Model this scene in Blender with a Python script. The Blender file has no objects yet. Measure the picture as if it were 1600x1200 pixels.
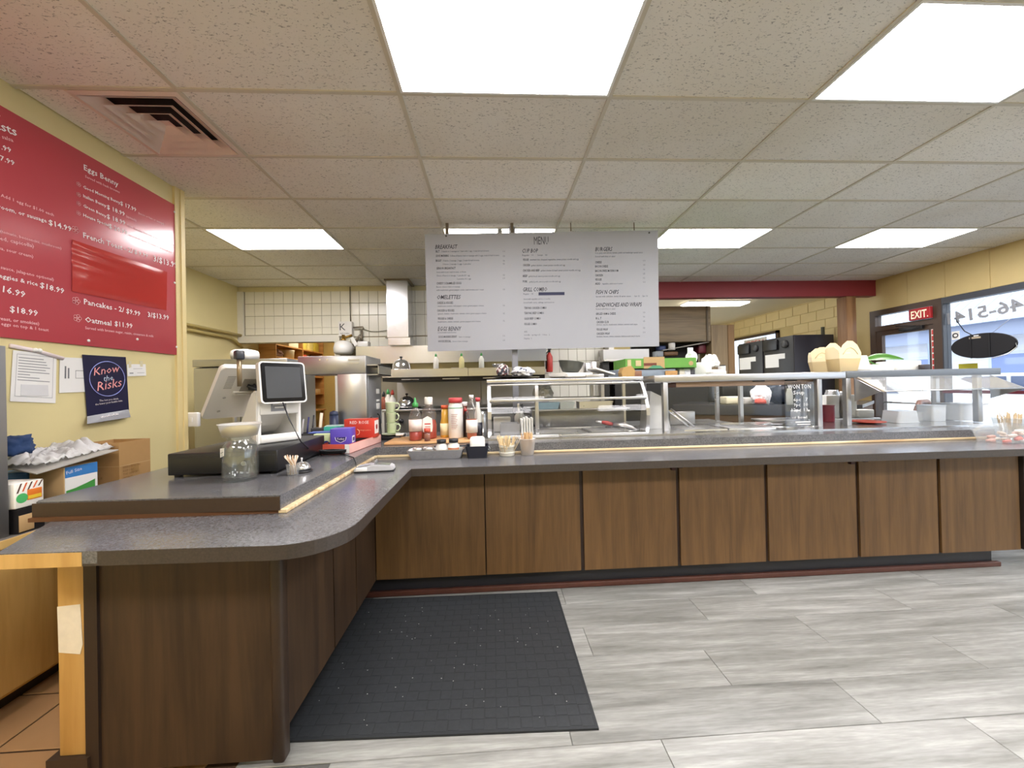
import bpy, bmesh, math, random
from mathutils import Vector, Matrix
import numpy as np
from mathutils import noise as mnoise
random.seed(7)
PI = math.pi
SC = bpy.context.scene
COL = SC.collection
# ------------------------------------------------------------------ camera
F, YAW, PITCH, ROLL, CAMZ = 590.06, .05138, .0065, -.02188, 1.40
_cy, _sy, _cp, _sp = math.cos(YAW), math.sin(YAW), math.cos(PITCH), math.sin(PITCH)
FW = Vector((_sy*_cp, _cy*_cp, _sp)); _r = Vector((_cy, -_sy, 0)); _u = _r.cross(FW)
RT = _r*math.cos(ROLL) + _u*math.sin(ROLL); UP = _u*math.cos(ROLL) - _r*math.sin(ROLL)
cd = bpy.data.cameras.new('camera'); cam = bpy.data.objects.new('camera', cd); COL.objects.link(cam)
cd.sensor_width = 36; cd.lens = 36*F/1600; cd.clip_start = .05; cd.clip_end = 300
cam.matrix_world = Matrix(((RT.x, UP.x, -FW.x, 0), (RT.y, UP.y, -FW.y, 0), (RT.z, UP.z, -FW.z, CAMZ), (0, 0, 0, 1)))
SC.camera = cam
# ------------------------------------------------------------------ world, exposure, lights
w = bpy.data.worlds.new('sky'); SC.world = w; w.use_nodes = True
wn = w.node_tree.nodes; wl = w.node_tree.links
bg = wn['Background']; bg.inputs[0].default_value = (.88, .94, 1, 1); bg.inputs[1].default_value = 1.7
SC.view_settings.view_transform = 'Standard'; SC.view_settings.look = 'None'
SC.view_settings.gamma = 1; SC.view_settings.use_curve_mapping = False
SC.view_settings.exposure = 1.1
PANEL_STRENGTH = 15.0
SC.cycles.max_bounces = 8; SC.cycles.diffuse_bounces = 5; SC.cycles.glossy_bounces = 4
SC.cycles.transparent_max_bounces = 16; SC.cycles.caustics_reflective = False; SC.cycles.caustics_refractive = False
SC.cycles.sample_clamp_indirect = 6

def at(px, py, x=None, y=None, z=None):
    """room point seen at a photo pixel, on the plane x=, y= or z="""
    d = RT*((px-800)/F) - UP*((py-600)/F) + FW
    if y is not None: t = y/d.y
    elif x is not None: t = x/d.x
    else: t = (z-CAMZ)/d.z
    return Vector((0, 0, CAMZ)) + d*t

# ------------------------------------------------------------------ materials
MATS = {}
def srgb(c):
    if isinstance(c, str): c = tuple(int(c[i:i+2], 16)/255 for i in (0, 2, 4))
    return tuple(((v+.055)/1.055)**2.4 if v > .04045 else v/12.92 for v in c) + (1,)
def base_mat(name):
    m = bpy.data.materials.new(name); m.use_nodes = True
    n = m.node_tree.nodes; return m, n, m.node_tree.links, n['Principled BSDF']
def M(col, rough=.5, metal=0, noise=.06, scale=30, bump=0, name=None, emit=0, coat=0, stretch=None, alpha=None):
    key = (col, rough, metal, noise, scale, bump, emit, coat, stretch)
    if key in MATS: return MATS[key]
    m, n, l, b = base_mat(name or 'paint_%s' % col)
    c = srgb(col)
    tc = n.new('ShaderNodeTexCoord'); nz = n.new('ShaderNodeTexNoise'); nz.inputs['Scale'].default_value = scale; nz.inputs['Detail'].default_value = 4
    mp = n.new('ShaderNodeMapping'); l.new(tc.outputs['Object'], mp.inputs[0]); l.new(mp.outputs[0], nz.inputs['Vector'])
    if stretch: mp.inputs['Scale'].default_value = stretch
    mx = n.new('ShaderNodeMix'); mx.data_type = 'RGBA'
    k1, k2 = 1-noise, 1+noise
    mx.inputs[6].default_value = (c[0]*k1, c[1]*k1, c[2]*k1, 1); mx.inputs[7].default_value = (min(1, c[0]*k2), min(1, c[1]*k2), min(1, c[2]*k2), 1)
    l.new(nz.outputs[0], mx.inputs[0]); l.new(mx.outputs[2], b.inputs['Base Color'])
    b.inputs['Roughness'].default_value = rough; b.inputs['Metallic'].default_value = metal
    if coat: b.inputs['Coat Weight'].default_value = coat
    if bump:
        bp = n.new('ShaderNodeBump'); bp.inputs['Strength'].default_value = bump; bp.inputs['Distance'].default_value = .01
        l.new(nz.outputs[0], bp.inputs['Height']); l.new(bp.outputs[0], b.inputs['Normal'])
    if emit:
        b.inputs['Emission Color'].default_value = c; b.inputs['Emission Strength'].default_value = emit
    MATS[key] = m; return m
def wood_mat(name, c1, c2, axis='Z', scale=1.0, rough=.45, contrast=1.0):
    """grain running along one axis"""
    m, n, l, b = base_mat(name)
    tc = n.new('ShaderNodeTexCoord'); mp = n.new('ShaderNodeMapping')
    s = {'X': (.6, 9, 9), 'Y': (9, .6, 9), 'Z': (9, 9, .6)}[axis]
    mp.inputs['Scale'].default_value = tuple(v*scale for v in s)
    oi = n.new('ShaderNodeObjectInfo'); add = n.new('ShaderNodeVectorMath'); add.operation = 'ADD'
    sc2 = n.new('ShaderNodeVectorMath'); sc2.operation = 'SCALE'; sc2.inputs[3].default_value = 13
    l.new(oi.outputs['Location'], sc2.inputs[0]); l.new(tc.outputs['Object'], add.inputs[0]); l.new(sc2.outputs[0], add.inputs[1])
    l.new(add.outputs[0], mp.inputs[0])
    n1 = n.new('ShaderNodeTexNoise'); n1.inputs['Scale'].default_value = 1.2; n1.inputs['Detail'].default_value = 6; n1.inputs['Distortion'].default_value = 1.2
    n2 = n.new('ShaderNodeTexNoise'); n2.inputs['Scale'].default_value = 9; n2.inputs['Detail'].default_value = 4
    l.new(mp.outputs[0], n1.inputs['Vector']); l.new(mp.outputs[0], n2.inputs['Vector'])
    ad = n.new('ShaderNodeMath'); ad.operation = 'MULTIPLY_ADD'; ad.inputs[1].default_value = .35
    l.new(n2.outputs[0], ad.inputs[0]); l.new(n1.outputs[0], ad.inputs[2])
    cr = n.new('ShaderNodeValToRGB'); cr.color_ramp.elements[0].position = .68-.2*contrast; cr.color_ramp.elements[1].position = .68+.14*contrast
    cr.color_ramp.elements[0].color = srgb(c1); cr.color_ramp.elements[1].color = srgb(c2)
    l.new(ad.outputs[0], cr.inputs[0]); l.new(cr.outputs[0], b.inputs['Base Color'])
    b.inputs['Roughness'].default_value = rough
    bp = n.new('ShaderNodeBump'); bp.inputs['Strength'].default_value = .12; bp.inputs['Distance'].default_value = .004
    l.new(ad.outputs[0], bp.inputs['Height']); l.new(bp.outputs[0], b.inputs['Normal'])
    return m
def laminate(name, c1, c2, rough=.33):
    m, n, l, b = base_mat(name)
    tc = n.new('ShaderNodeTexCoord')
    n1 = n.new('ShaderNodeTexNoise'); n1.inputs['Scale'].default_value = 130; n1.inputs['Detail'].default_value = 5; n1.inputs['Roughness'].default_value = .7
    n2 = n.new('ShaderNodeTexNoise'); n2.inputs['Scale'].default_value = 9; n2.inputs['Detail'].default_value = 4
    l.new(tc.outputs['Object'], n1.inputs['Vector']); l.new(tc.outputs['Object'], n2.inputs['Vector'])
    ad = n.new('ShaderNodeMath'); ad.operation = 'MULTIPLY_ADD'; ad.inputs[1].default_value = .12
    l.new(n2.outputs[0], ad.inputs[0]); l.new(n1.outputs[0], ad.inputs[2])
    cr = n.new('ShaderNodeValToRGB'); cr.color_ramp.elements[0].position = .40; cr.color_ramp.elements[1].position = .74
    cr.color_ramp.elements[0].color = srgb(c1); cr.color_ramp.elements[1].color = srgb(c2)
    l.new(ad.outputs[0], cr.inputs[0]); l.new(cr.outputs[0], b.inputs['Base Color'])
    rr = n.new('ShaderNodeMapRange'); rr.inputs[3].default_value = rough-.03; rr.inputs[4].default_value = rough+.03
    l.new(n2.outputs[0], rr.inputs[0]); l.new(rr.outputs[0], b.inputs['Roughness'])
    b.inputs['Specular IOR Level'].default_value = .75
    return m
def steel(name, c=.62, rough=.28, stretch=(1, 1, 1)):
    m, n, l, b = base_mat(name)
    tc = n.new('ShaderNodeTexCoord'); mp = n.new('ShaderNodeMapping'); mp.inputs['Scale'].default_value = stretch
    nz = n.new('ShaderNodeTexNoise'); nz.inputs['Scale'].default_value = 6; nz.inputs['Detail'].default_value = 5
    l.new(tc.outputs['Object'], mp.inputs[0]); l.new(mp.outputs[0], nz.inputs['Vector'])
    mr = n.new('ShaderNodeMapRange'); mr.inputs[3].default_value = rough-.02; mr.inputs[4].default_value = rough+.02
    l.new(nz.outputs[0], mr.inputs[0]); l.new(mr.outputs[0], b.inputs['Roughness'])
    b.inputs['Base Color'].default_value = (c, c, c*1.01, 1); b.inputs['Metallic'].default_value = .92
    return m
def thin_glass(name, tint=(1, 1, 1), refl=.07, haze=0.0):
    m = bpy.data.materials.new(name); m.use_nodes = True; n = m.node_tree.nodes; l = m.node_tree.links
    n.remove(n['Principled BSDF']); out = n['Material Output']
    tr = n.new('ShaderNodeBsdfTransparent'); tr.inputs[0].default_value = (*tint, 1)
    gl = n.new('ShaderNodeBsdfGlossy'); gl.inputs['Roughness'].default_value = .04
    lw = n.new('ShaderNodeLayerWeight'); lw.inputs[0].default_value = .35
    mr = n.new('ShaderNodeMapRange'); mr.inputs[3].default_value = refl; mr.inputs[4].default_value = .5
    pw = n.new('ShaderNodeMath'); pw.operation = 'POWER'; pw.inputs[1].default_value = 2.5
    l.new(lw.outputs['Facing'], pw.inputs[0]); l.new(pw.outputs[0], mr.inputs[0])
    mx = n.new('ShaderNodeMixShader'); l.new(mr.outputs[0], mx.inputs[0]); l.new(tr.outputs[0], mx.inputs[1]); l.new(gl.outputs[0], mx.inputs[2])
    last = mx
    if haze:
        df = n.new('ShaderNodeBsdfDiffuse'); df.inputs[0].default_value = (.9, .9, .9, 1)
        m2 = n.new('ShaderNodeMixShader'); m2.inputs[0].default_value = haze; l.new(mx.outputs[0], m2.inputs[1]); l.new(df.outputs[0], m2.inputs[2]); last = m2
    l.new(last.outputs[0], out.inputs[0]); return m
def ceiling_mat():
    m, n, l, b = base_mat('fissured_ceiling_panel')
    tc = n.new('ShaderNodeTexCoord'); oi = n.new('ShaderNodeObjectInfo')
    ad = n.new('ShaderNodeVectorMath'); ad.operation = 'ADD'; l.new(tc.outputs['Object'], ad.inputs[0]); l.new(oi.outputs['Location'], ad.inputs[1])
    mp = n.new('ShaderNodeMapping'); mp.inputs['Scale'].default_value = (60, 125, 60); l.new(ad.outputs[0], mp.inputs[0])
    nw = n.new('ShaderNodeTexNoise'); nw.inputs['Scale'].default_value = 1.0; nw.inputs['Detail'].default_value = 2; nw.inputs['Distortion'].default_value = .8
    l.new(mp.outputs[0], nw.inputs['Vector'])
    cr = n.new('ShaderNodeValToRGB'); cr.color_ramp.elements[0].position = .33; cr.color_ramp.elements[1].position = .39
    cr.color_ramp.elements[0].color = (.5, .5, .5, 1); cr.color_ramp.elements[1].color = (1, 1, 1, 1); l.new(nw.outputs[0], cr.inputs[0])
    n2 = n.new('ShaderNodeTexNoise'); n2.inputs['Scale'].default_value = 1.1; n2.inputs['Detail'].default_value = 5; l.new(ad.outputs[0], n2.inputs['Vector'])
    c2 = n.new('ShaderNodeValToRGB'); c2.color_ramp.elements[0].position = .35; c2.color_ramp.elements[1].position = .7
    c2.color_ramp.elements[0].color = srgb('f4f1ea'); c2.color_ramp.elements[1].color = srgb('e9e3d6'); l.new(n2.outputs[0], c2.inputs[0])
    hs = n.new('ShaderNodeHueSaturation'); l.new(c2.outputs[0], hs.inputs['Color'])
    mr = n.new('ShaderNodeMapRange'); mr.inputs[3].default_value = .9; mr.inputs[4].default_value = 1.05; l.new(oi.outputs['Random'], mr.inputs[0]); l.new(mr.outputs[0], hs.inputs['Value'])
    mx = n.new('ShaderNodeMix'); mx.data_type = 'RGBA'; mx.blend_type = 'MULTIPLY'; mx.inputs[0].default_value = 1
    l.new(hs.outputs[0], mx.inputs[6]); l.new(cr.outputs[0], mx.inputs[7]); l.new(mx.outputs[2], b.inputs['Base Color'])
    b.inputs['Roughness'].default_value = .9
    return m
def emitter(name, col, s):
    m = bpy.data.materials.new(name); m.use_nodes = True; n = m.node_tree.nodes
    n.remove(n['Principled BSDF']); e = n.new('ShaderNodeEmission'); e.inputs[0].default_value = (*col, 1); e.inputs[1].default_value = s
    m.node_tree.links.new(e.outputs[0], n['Material Output'].inputs[0]); return m

YEL = M('e0d29c', .55, 0, .05, 3, .03, 'yellow_wall_paint')
CREAM = M('e8d49a', .6, 0, .05, 4)
WHITE = M('eeeeea', .5, 0, .03, 8)
WHITEPL = M('e6e4e0', .32, 0, .02, 8)
STEEL = steel('brushed_steel'); STEELD = steel('dull_steel', .45, .34); STEELH = steel('brushed_steel_sideways', .68, .26, (1, 1, 1))
CHROME = steel('chrome', .8, .1, (1, 1, 1))
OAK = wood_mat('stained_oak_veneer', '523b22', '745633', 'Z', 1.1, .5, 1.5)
OAK_SHADE = wood_mat('shaded_oak_veneer', '2f2217', '453322', 'Z', 1.1, .5)  # same oak made darker: shade on the left leg put into the colour
MAPLE = wood_mat('maple_veneer', 'bd9350', 'd4ac68', 'Z', .6, .45, .8)
MAPLEX = wood_mat('maple_strip', 'c9ab7a', 'e6cfa2', 'X', 1, .5, .8)
SHELFW = wood_mat('pantry_shelf_wood', 'a5713c', 'c99454', 'X', .8, .55)
BROWNW = wood_mat('grey_brown_wood', '6d5f4a', '8c7b60', 'X', .7, .5)
PILLARW = wood_mat('brown_post_wood', '7d5a3c', 'a07a55', 'Z', .7, .5)
LAM = laminate('dark_speckled_laminate', '47474a', '747477', .21)
LAMEDGE = laminate('laminate_edge', '2a231e', '40362f', .5)
BLACK = M('17171b', .42, 0, .1, 20)
BLACKG = M('0c0c10', .12, 0, .1, 20)
NAVY = M('15182a', .4, 0, .1, 20)
DGREY = M('3c3d40', .5, 0, .08, 20)
RED = M('bb4a52', .25, 0, .03, 6, 0, 'red_sign_panel')
REDW = M('8a2a30', .45, 0, .05, 5)
CARD = M('b9925f', .75, 0, .08, 14, .05, 'corrugated_card')
CARDL = M('c9a878', .75, 0, .06, 14)
KRAFT = M('e8d9b2', .65, 0, .04, 10, .02)
PAPER = M('ecebe8', .6, 0, .03, 9)
BROWNF = M('4a3a30', .45, 0, .1, 20, 0, 'dark_brown_frame')
GLASS = thin_glass('clear_glass', (1, 1, 1), .018); WINGLASS = thin_glass('window_glass', (.97, .985, 1), .03)
JARG = thin_glass('jar_glass', (.93, .95, .94), .09, .02); CLEARPL = thin_glass('clear_plastic', (.97, .98, .98), .1, .1)
FROST = thin_glass('frosted_plastic', (.96, .96, .95), .08, .28)
INK = M('3a3a40', .7, 0, 0, 8); INKW = M('f6ecec', .5, 0, 0, 8); INKP = M('f0b8bc', .5, 0, 0, 8)
LIGHTP = emitter('lit_diffuser', (1, .965, .975), PANEL_STRENGTH)
TBAR = M('cfc8b6', .5, 0, .05, 10)

# ------------------------------------------------------------------ mesh builder
class B:
    def __init__(s): s.bm = bmesh.new()
    def add(s, vs, fs, smooth=False):
        v = [s.bm.verts.new(p) for p in vs]; out = []
        for f in fs:
            try:
                fc = s.bm.faces.new([v[i] for i in f]); fc.smooth = smooth; out.append(fc)
            except ValueError: pass
        return v
    def box(s, x0, x1, y0, y1, z0, z1, mat=None):
        vs = [Vector((x, y, z)) for z in (z0, z1) for y in (y0, y1) for x in (x0, x1)]
        if mat is not None: vs = [mat @ v for v in vs]
        s.add(vs, [(0, 2, 3, 1), (4, 5, 7, 6), (0, 1, 5, 4), (2, 6, 7, 3), (0, 4, 6, 2), (1, 3, 7, 5)]); return s
    def rbox(s, x0, x1, y0, y1, z0, z1, r=.004, mat=None, seg=2):
        b2 = bmesh.new(); bmesh.ops.create_cube(b2, size=1)
        for v in b2.verts: v.co = Vector(((x0+x1)/2+v.co.x*(x1-x0), (y0+y1)/2+v.co.y*(y1-y0), (z0+z1)/2+v.co.z*(z1-z0)))
        r = min(r, .45*min(abs(x1-x0), abs(y1-y0), abs(z1-z0)))
        bmesh.ops.bevel(b2, geom=b2.edges[:], offset=r, segments=seg, affect='EDGES', profile=.5)
        return s.join(b2, mat, seg > 1)
    def join(s, b2, mat=None, smooth=False):
        b2.verts.index_update()
        vs = [(mat @ v.co) if mat is not None else v.co.copy() for v in b2.verts]
        s.add(vs, [[v.index for v in f.verts] for f in b2.faces], smooth); b2.free(); return s
    def lathe(s, prof, c=(0, 0, 0), n=20, mat=None, close=True, a0=0, a1=2*PI):
        full = abs(a1-a0-2*PI) < 1e-6; k = n if full else n+1; vs = []; fs = []
        for r, z in prof:
            for i in range(k):
                a = a0+(a1-a0)*i/n; p = Vector((c[0]+r*math.cos(a), c[1]+r*math.sin(a), c[2]+z)); vs.append(mat @ p if mat is not None else p)
        for j in range(len(prof)-1):
            for i in range(n):
                i2 = (i+1) % k; fs.append((j*k+i, j*k+i2, (j+1)*k+i2, (j+1)*k+i))
        v = s.add(vs, fs, True)
        if close and full:
            for j in (0, len(prof)-1):
                if prof[j][0] > 1e-5:
                    try: s.bm.faces.new([v[j*k+i] for i in range(k)])
                    except ValueError: pass
        return s
    def cyl(s, p, q, r, r2=None, n=10):
        p, q = Vector(p), Vector(q); d = q-p; m = Matrix.Translation(p) @ d.to_track_quat('Z', 'Y').to_matrix().to_4x4()
        return s.lathe([(r, 0), (r if r2 is None else r2, d.length)], n=n, mat=m)
    def tube(s, pts, r, n=6):
        pts = [Vector(p) for p in pts]; vs = []; fs = []; m = len(pts); rr = r if isinstance(r, (list, tuple)) else [r]*m
        for i, p in enumerate(pts):
            d = (pts[min(i+1, m-1)]-pts[max(i-1, 0)]); q = d.to_track_quat('Z', 'Y') if d.length > 1e-9 else Matrix.Identity(3).to_quaternion()
            for k in range(n):
                a = 2*PI*k/n; vs.append(p + q @ Vector((rr[i]*math.cos(a), rr[i]*math.sin(a), 0)))
        for i in range(m-1):
            for k in range(n):
                k2 = (k+1) % n; fs.append((i*n+k, i*n+k2, (i+1)*n+k2, (i+1)*n+k))
        fs += [tuple(range(n))[::-1], tuple(range((m-1)*n, m*n))]; s.add(vs, fs, True); return s
    def prism(s, poly, h0, h1, axis='z', mat=None):
        """polygon extruded along an axis"""
        f = {'z': lambda a, b, h: Vector((a, b, h)), 'y': lambda a, b, h: Vector((a, h, b)), 'x': lambda a, b, h: Vector((h, a, b))}[axis]
        n = len(poly); vs = [f(a, b, h) for h in (h0, h1) for a, b in poly]
        if mat is not None: vs = [mat @ v for v in vs]
        s.add(vs, [tuple(range(n))[::-1], tuple(range(n, 2*n))] + [(i, (i+1) % n, n+(i+1) % n, n+i) for i in range(n)]); return s
    def ring(s, outer, inner, h0, h1, axis='z', mat=None):
        """closed band between two outlines with the same point count"""
        f = {'z': lambda a, b, h: Vector((a, b, h)), 'y': lambda a, b, h: Vector((a, h, b)), 'x': lambda a, b, h: Vector((h, a, b))}[axis]
        n = len(outer); vs = [f(a, b, h) for h in (h0, h1) for P_ in (outer, inner) for a, b in P_]
        if mat is not None: vs = [mat @ v for v in vs]
        fs = []
        for i in range(n):
            j = (i+1) % n
            fs += [(i, j, n+j, n+i), (2*n+i, 3*n+i, 3*n+j, 2*n+j), (i, 2*n+i, 2*n+j, j), (n+i, n+j, 3*n+j, 3*n+i)]
        s.add(vs, fs); return s
    def slab(s, quad, thick, nrm):
        q = [Vector(p) for p in quad]; nv = Vector(nrm).normalized()*thick; n = len(q)
        s.add(q+[p+nv for p in q], [tuple(range(n)), tuple(range(n, 2*n))[::-1]] + [(i, n+i, n+(i+1) % n, (i+1) % n) for i in range(n)]); return s
    def grid(s, fn, nu, nv, thick=0):
        vs = [Vector(fn(i/nu, j/nv)) for j in range(nv+1) for i in range(nu+1)]
        fs = [(j*(nu+1)+i, j*(nu+1)+i+1, (j+1)*(nu+1)+i+1, (j+1)*(nu+1)+i) for j in range(nv) for i in range(nu)]
        s.add(vs, fs, True); return s
    def mesh(s, name, mat, off=None, tri=False):
        bmesh.ops.recalc_face_normals(s.bm, faces=s.bm.faces[:])
        if tri: bmesh.ops.triangulate(s.bm, faces=[f for f in s.bm.faces if len(f.verts) > 4])
        if off is not None:
            for v in s.bm.verts: v.co -= off
        me = bpy.data.meshes.new(name); s.bm.to_mesh(me); s.bm.free()
        if mat: me.materials.append(mat)
        return me
def tag(o, label=None, cat=None, group=None, kind=None):
    for k, v in (('label', label), ('category', cat), ('group', group), ('kind', kind)):
        if v: o[k] = v
    return o
def thing(name, label, cat, loc=(0, 0, 0), rot=0, group=None):
    o = bpy.data.objects.new(name, None); COL.objects.link(o); o.empty_display_size = .1
    o.location = loc; o.rotation_euler = (0, 0, rot); return tag(o, label, cat, group)
def part(root, name, b, mat, world=False, label=None, kind=None):
    """one mesh under root; world=True when the shape was laid out in room coordinates"""
    off = None
    if world and root is not None:
        off = Vector(root.location); p = root.parent
        while p is not None: off += Vector(p.location); p = p.parent
    me = b.mesh(name, mat, off, tri=True)
    o = bpy.data.objects.new(name, me); COL.objects.link(o); o.parent = root
    return tag(o, label, None, None, kind)
def single(name, b, mat, label, cat, loc=None, rot=0, group=None, kind=None):
    """a thing that is one mesh; its origin goes to the base of the shape when loc is not given"""
    if loc is None:
        vs = [v.co for v in b.bm.verts]
        off = Vector(((min(v.x for v in vs)+max(v.x for v in vs))/2, (min(v.y for v in vs)+max(v.y for v in vs))/2, min(v.z for v in vs)))
        me = b.mesh(name, mat, off, True); loc = off
    else: me = b.mesh(name, mat, None, True)
    o = bpy.data.objects.new(name, me); COL.objects.link(o); o.location = loc; o.rotation_euler = (0, 0, rot)
    return tag(o, label, cat, group, kind)
def struct(name, b, mat, label=None, loc=(0, 0, 0)):
    me = b.mesh(name, mat, None, True); o = bpy.data.objects.new(name, me); COL.objects.link(o); o.location = loc
    return tag(o, label, None, None, 'structure')
def inst(root, name, me, loc, scale=None, rot=None):
    o = bpy.data.objects.new(name, me); COL.objects.link(o); o.parent = root; o.location = loc
    if scale: o.scale = scale
    if rot: o.rotation_euler = rot
    return o
def copy_tree(o, loc, rot=None, label=None, parent=None):
    c = o.copy(); COL.objects.link(c); c.location = loc
    if rot is not None: c.rotation_euler = (0, 0, rot)
    if label: c['label'] = label
    for ch in list(o.children):
        d = ch.copy(); COL.objects.link(d); d.parent = c
        for g in list(ch.children):
            e = g.copy(); COL.objects.link(e); e.parent = d
    return c
# ------------------------------------------------------------------ lettering
TEXTS = []     # (string, start, end, up, normal, height or None, shear, target list)
def write(target, s, a, b, nrm, up=(0, 0, 1), h=None, shear=0, mirror=False, bold=.0):
    TEXTS.append((target, s, Vector(a), Vector(b), Vector(nrm).normalized(), h, shear, mirror, Vector(up), bold))
def flush_text():
    tmp = []
    for t in TEXTS:
        cu = bpy.data.curves.new('glyphs', 'FONT'); cu.body = t[1]; cu.resolution_u = 2 if (t[2]-t[3]).length > .35 else 1; cu.shear = t[6]; cu.fill_mode = 'FRONT'; cu.offset = t[9]
        ob = bpy.data.objects.new('glyphs', cu); COL.objects.link(ob); tmp.append(ob)
    dg = bpy.context.evaluated_depsgraph_get(); groups = {}
    for t, ob in zip(TEXTS, tmp):
        me = bpy.data.meshes.new_from_object(ob.evaluated_get(dg))
        co = np.array([v.co[:] for v in me.vertices]) if len(me.vertices) else np.zeros((1, 3))
        x0, x1 = co[:, 0].min(), co[:, 0].max()
        target, s, a, b, nrm, h, sh, mir, up, bo = t
        ax = b-a; L = ax.length; axn = ax/L; up = nrm.cross(axn).normalized()
        if up.z < 0: up = -up
        sx = L/max(1e-6, x1-x0); sy = sx if h is None else h/.73
        g = groups.setdefault(target, ([], []))
        base = len(g[0])
        for x, y, z in co:
            u = (x-x0)*sx
            if mir: u = L-u
            g[0].append(a+axn*u+up*(y*sy)+nrm*.0006)
        for p in me.polygons: g[1].append([base+i for i in p.vertices])
        bpy.data.meshes.remove(me)
    for ob in tmp:
        cu = ob.data; bpy.data.objects.remove(ob); bpy.data.curves.remove(cu)
    for (root, name, mat), (vs, fs) in groups.items():
        off = Vector(root.location); p = root.parent
        while p is not None: off += Vector(p.location); p = p.parent
        Rm = root.rotation_euler.to_matrix().inverted()
        if root.parent is not None: Rm = root.parent.rotation_euler.to_matrix().inverted()
        me = bpy.data.meshes.new(name); me.from_pydata([tuple(Rm @ (v-off)) for v in vs], [], fs); me.materials.append(mat)
        o = bpy.data.objects.new(name, me); COL.objects.link(o); o.parent = root; o['kind'] = 'stuff'

# ================================================================== SETTING
CZ = 3.088
GX0, GY0 = -.496, 2.176
# --- floor of vinyl planks
b = B(); b.box(-2.2, 6.62, -3, 6.3, -.06, -.006); b.box(2.4, 6.62, 6.3, 10.6, -.06, -.006)
floor = struct('floor', b, M('5a5a58', .6), 'grey wood look plank floor of the dining area')
def plank_mat():
    m, n, l, bs = base_mat('grey_oak_vinyl')
    tc = n.new('ShaderNodeTexCoord'); oi = n.new('ShaderNodeObjectInfo')
    sc = n.new('ShaderNodeVectorMath'); sc.operation = 'SCALE'; sc.inputs[3].default_value = 7.3; l.new(oi.outputs['Location'], sc.inputs[0])
    ad = n.new('ShaderNodeVectorMath'); ad.operation = 'ADD'; l.new(tc.outputs['Object'], ad.inputs[0]); l.new(sc.outputs[0], ad.inputs[1])
    mp = n.new('ShaderNodeMapping'); mp.inputs['Scale'].default_value = (1.5, 20, 1); l.new(ad.outputs[0], mp.inputs[0])
    n1 = n.new('ShaderNodeTexNoise'); n1.inputs['Scale'].default_value = .9; n1.inputs['Detail'].default_value = 7; n1.inputs['Roughness'].default_value = .62; n1.inputs['Distortion'].default_value = .35; l.new(mp.outputs[0], n1.inputs['Vector'])
    mp2 = n.new('ShaderNodeMapping'); mp2.inputs['Scale'].default_value = (14, 110, 1); l.new(ad.outputs[0], mp2.inputs[0])
    n2 = n.new('ShaderNodeTexNoise'); n2.inputs['Scale'].default_value = 1; n2.inputs['Detail'].default_value = 4; l.new(mp2.outputs[0], n2.inputs['Vector'])
    mm = n.new('ShaderNodeMath'); mm.operation = 'MULTIPLY_ADD'; mm.inputs[1].default_value = .3; l.new(n2.outputs[0], mm.inputs[0]); l.new(n1.outputs[0], mm.inputs[2])
    cr = n.new('ShaderNodeValToRGB'); e = cr.color_ramp.elements; e[0].position = .36; e[1].position = .95
    e[0].color = srgb('5f5f5a'); e[1].color = srgb('b0b0ac'); k = e.new(.66); k.color = srgb('898985')
    l.new(mm.outputs[0], cr.inputs[0])
    hs = n.new('ShaderNodeHueSaturation'); mr = n.new('ShaderNodeMapRange'); mr.inputs[3].default_value = .85; mr.inputs[4].default_value = 1.1
    l.new(oi.outputs['Random'], mr.inputs[0]); l.new(mr.outputs[0], hs.inputs['Value']); l.new(cr.outputs[0], hs.inputs['Color']); l.new(hs.outputs[0], bs.inputs['Base Color'])
    bs.inputs['Roughness'].default_value = .36
    bp = n.new('ShaderNodeBump'); bp.inputs['Strength'].default_value = .15; bp.inputs['Distance'].default_value = .003; l.new(mm.outputs[0], bp.inputs['Height']); l.new(bp.outputs[0], bs.inputs['Normal'])
    return m
PLANK = plank_mat()
b = B(); b.rbox(-.634, .634, -.1165, .1165, -.006, 0, .0015, seg=1); PLK = b.mesh('plank', PLANK)
OFFS = {3: 1.073, 2: .28, 1: 1.76, 4: 1.55, 0: .68}
rows = int((3.75+.66)/.235)
for r in range(-1, 24):
    yc = 1.70-.235*6+.235*r+.1175           # row edges at 1.70, 1.935, 2.17
    if yc > 5.2: break
    k = r-6
    x = {-1: 1.55, 0: 1.073, 1: 1.76}.get(k, .3+(k*.47) % 1.27)
    x0 = x-1.27*3
    while x0 < 6.6:
        if x0 > -1.5 and not (yc > 2.75 and x0+.6 < 3.4): inst(floor, 'plank', PLK, (x0+.635, yc, 0), (min(1, 1), 1, 1))
        x0 += 1.27
# --- tiled floor of the kitchen side
b = B(); b.box(-4.2, -2.2, -1, 6.3, -.06, -.004); b.box(-4.2, 2.4, 6.3, 9, -.06, -.004)
kfloor = struct('floor_kitchen', b, M('4a3626', .7), 'brown tiled floor behind the counter')
b = B(); b.rbox(-.146, .146, -.146, .146, -.004, .003, .003, seg=1); FT = b.mesh('floor_tile', M('a9835a', .4, 0, .12, 5))
b = B(); b.box(-2.2, -.9, -1, 2.7, -.05, -.004); part(kfloor, 'subfloor', b, M('4a3626', .7))
for i in range(8):
    for j in range(10): inst(kfloor, 'floor_tile', FT, (-2.75+.30*i if i < 6 else -2.75+.3*i, .25+.30*j, .0)) if -2.75+.3*i < -1.0 else None
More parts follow.
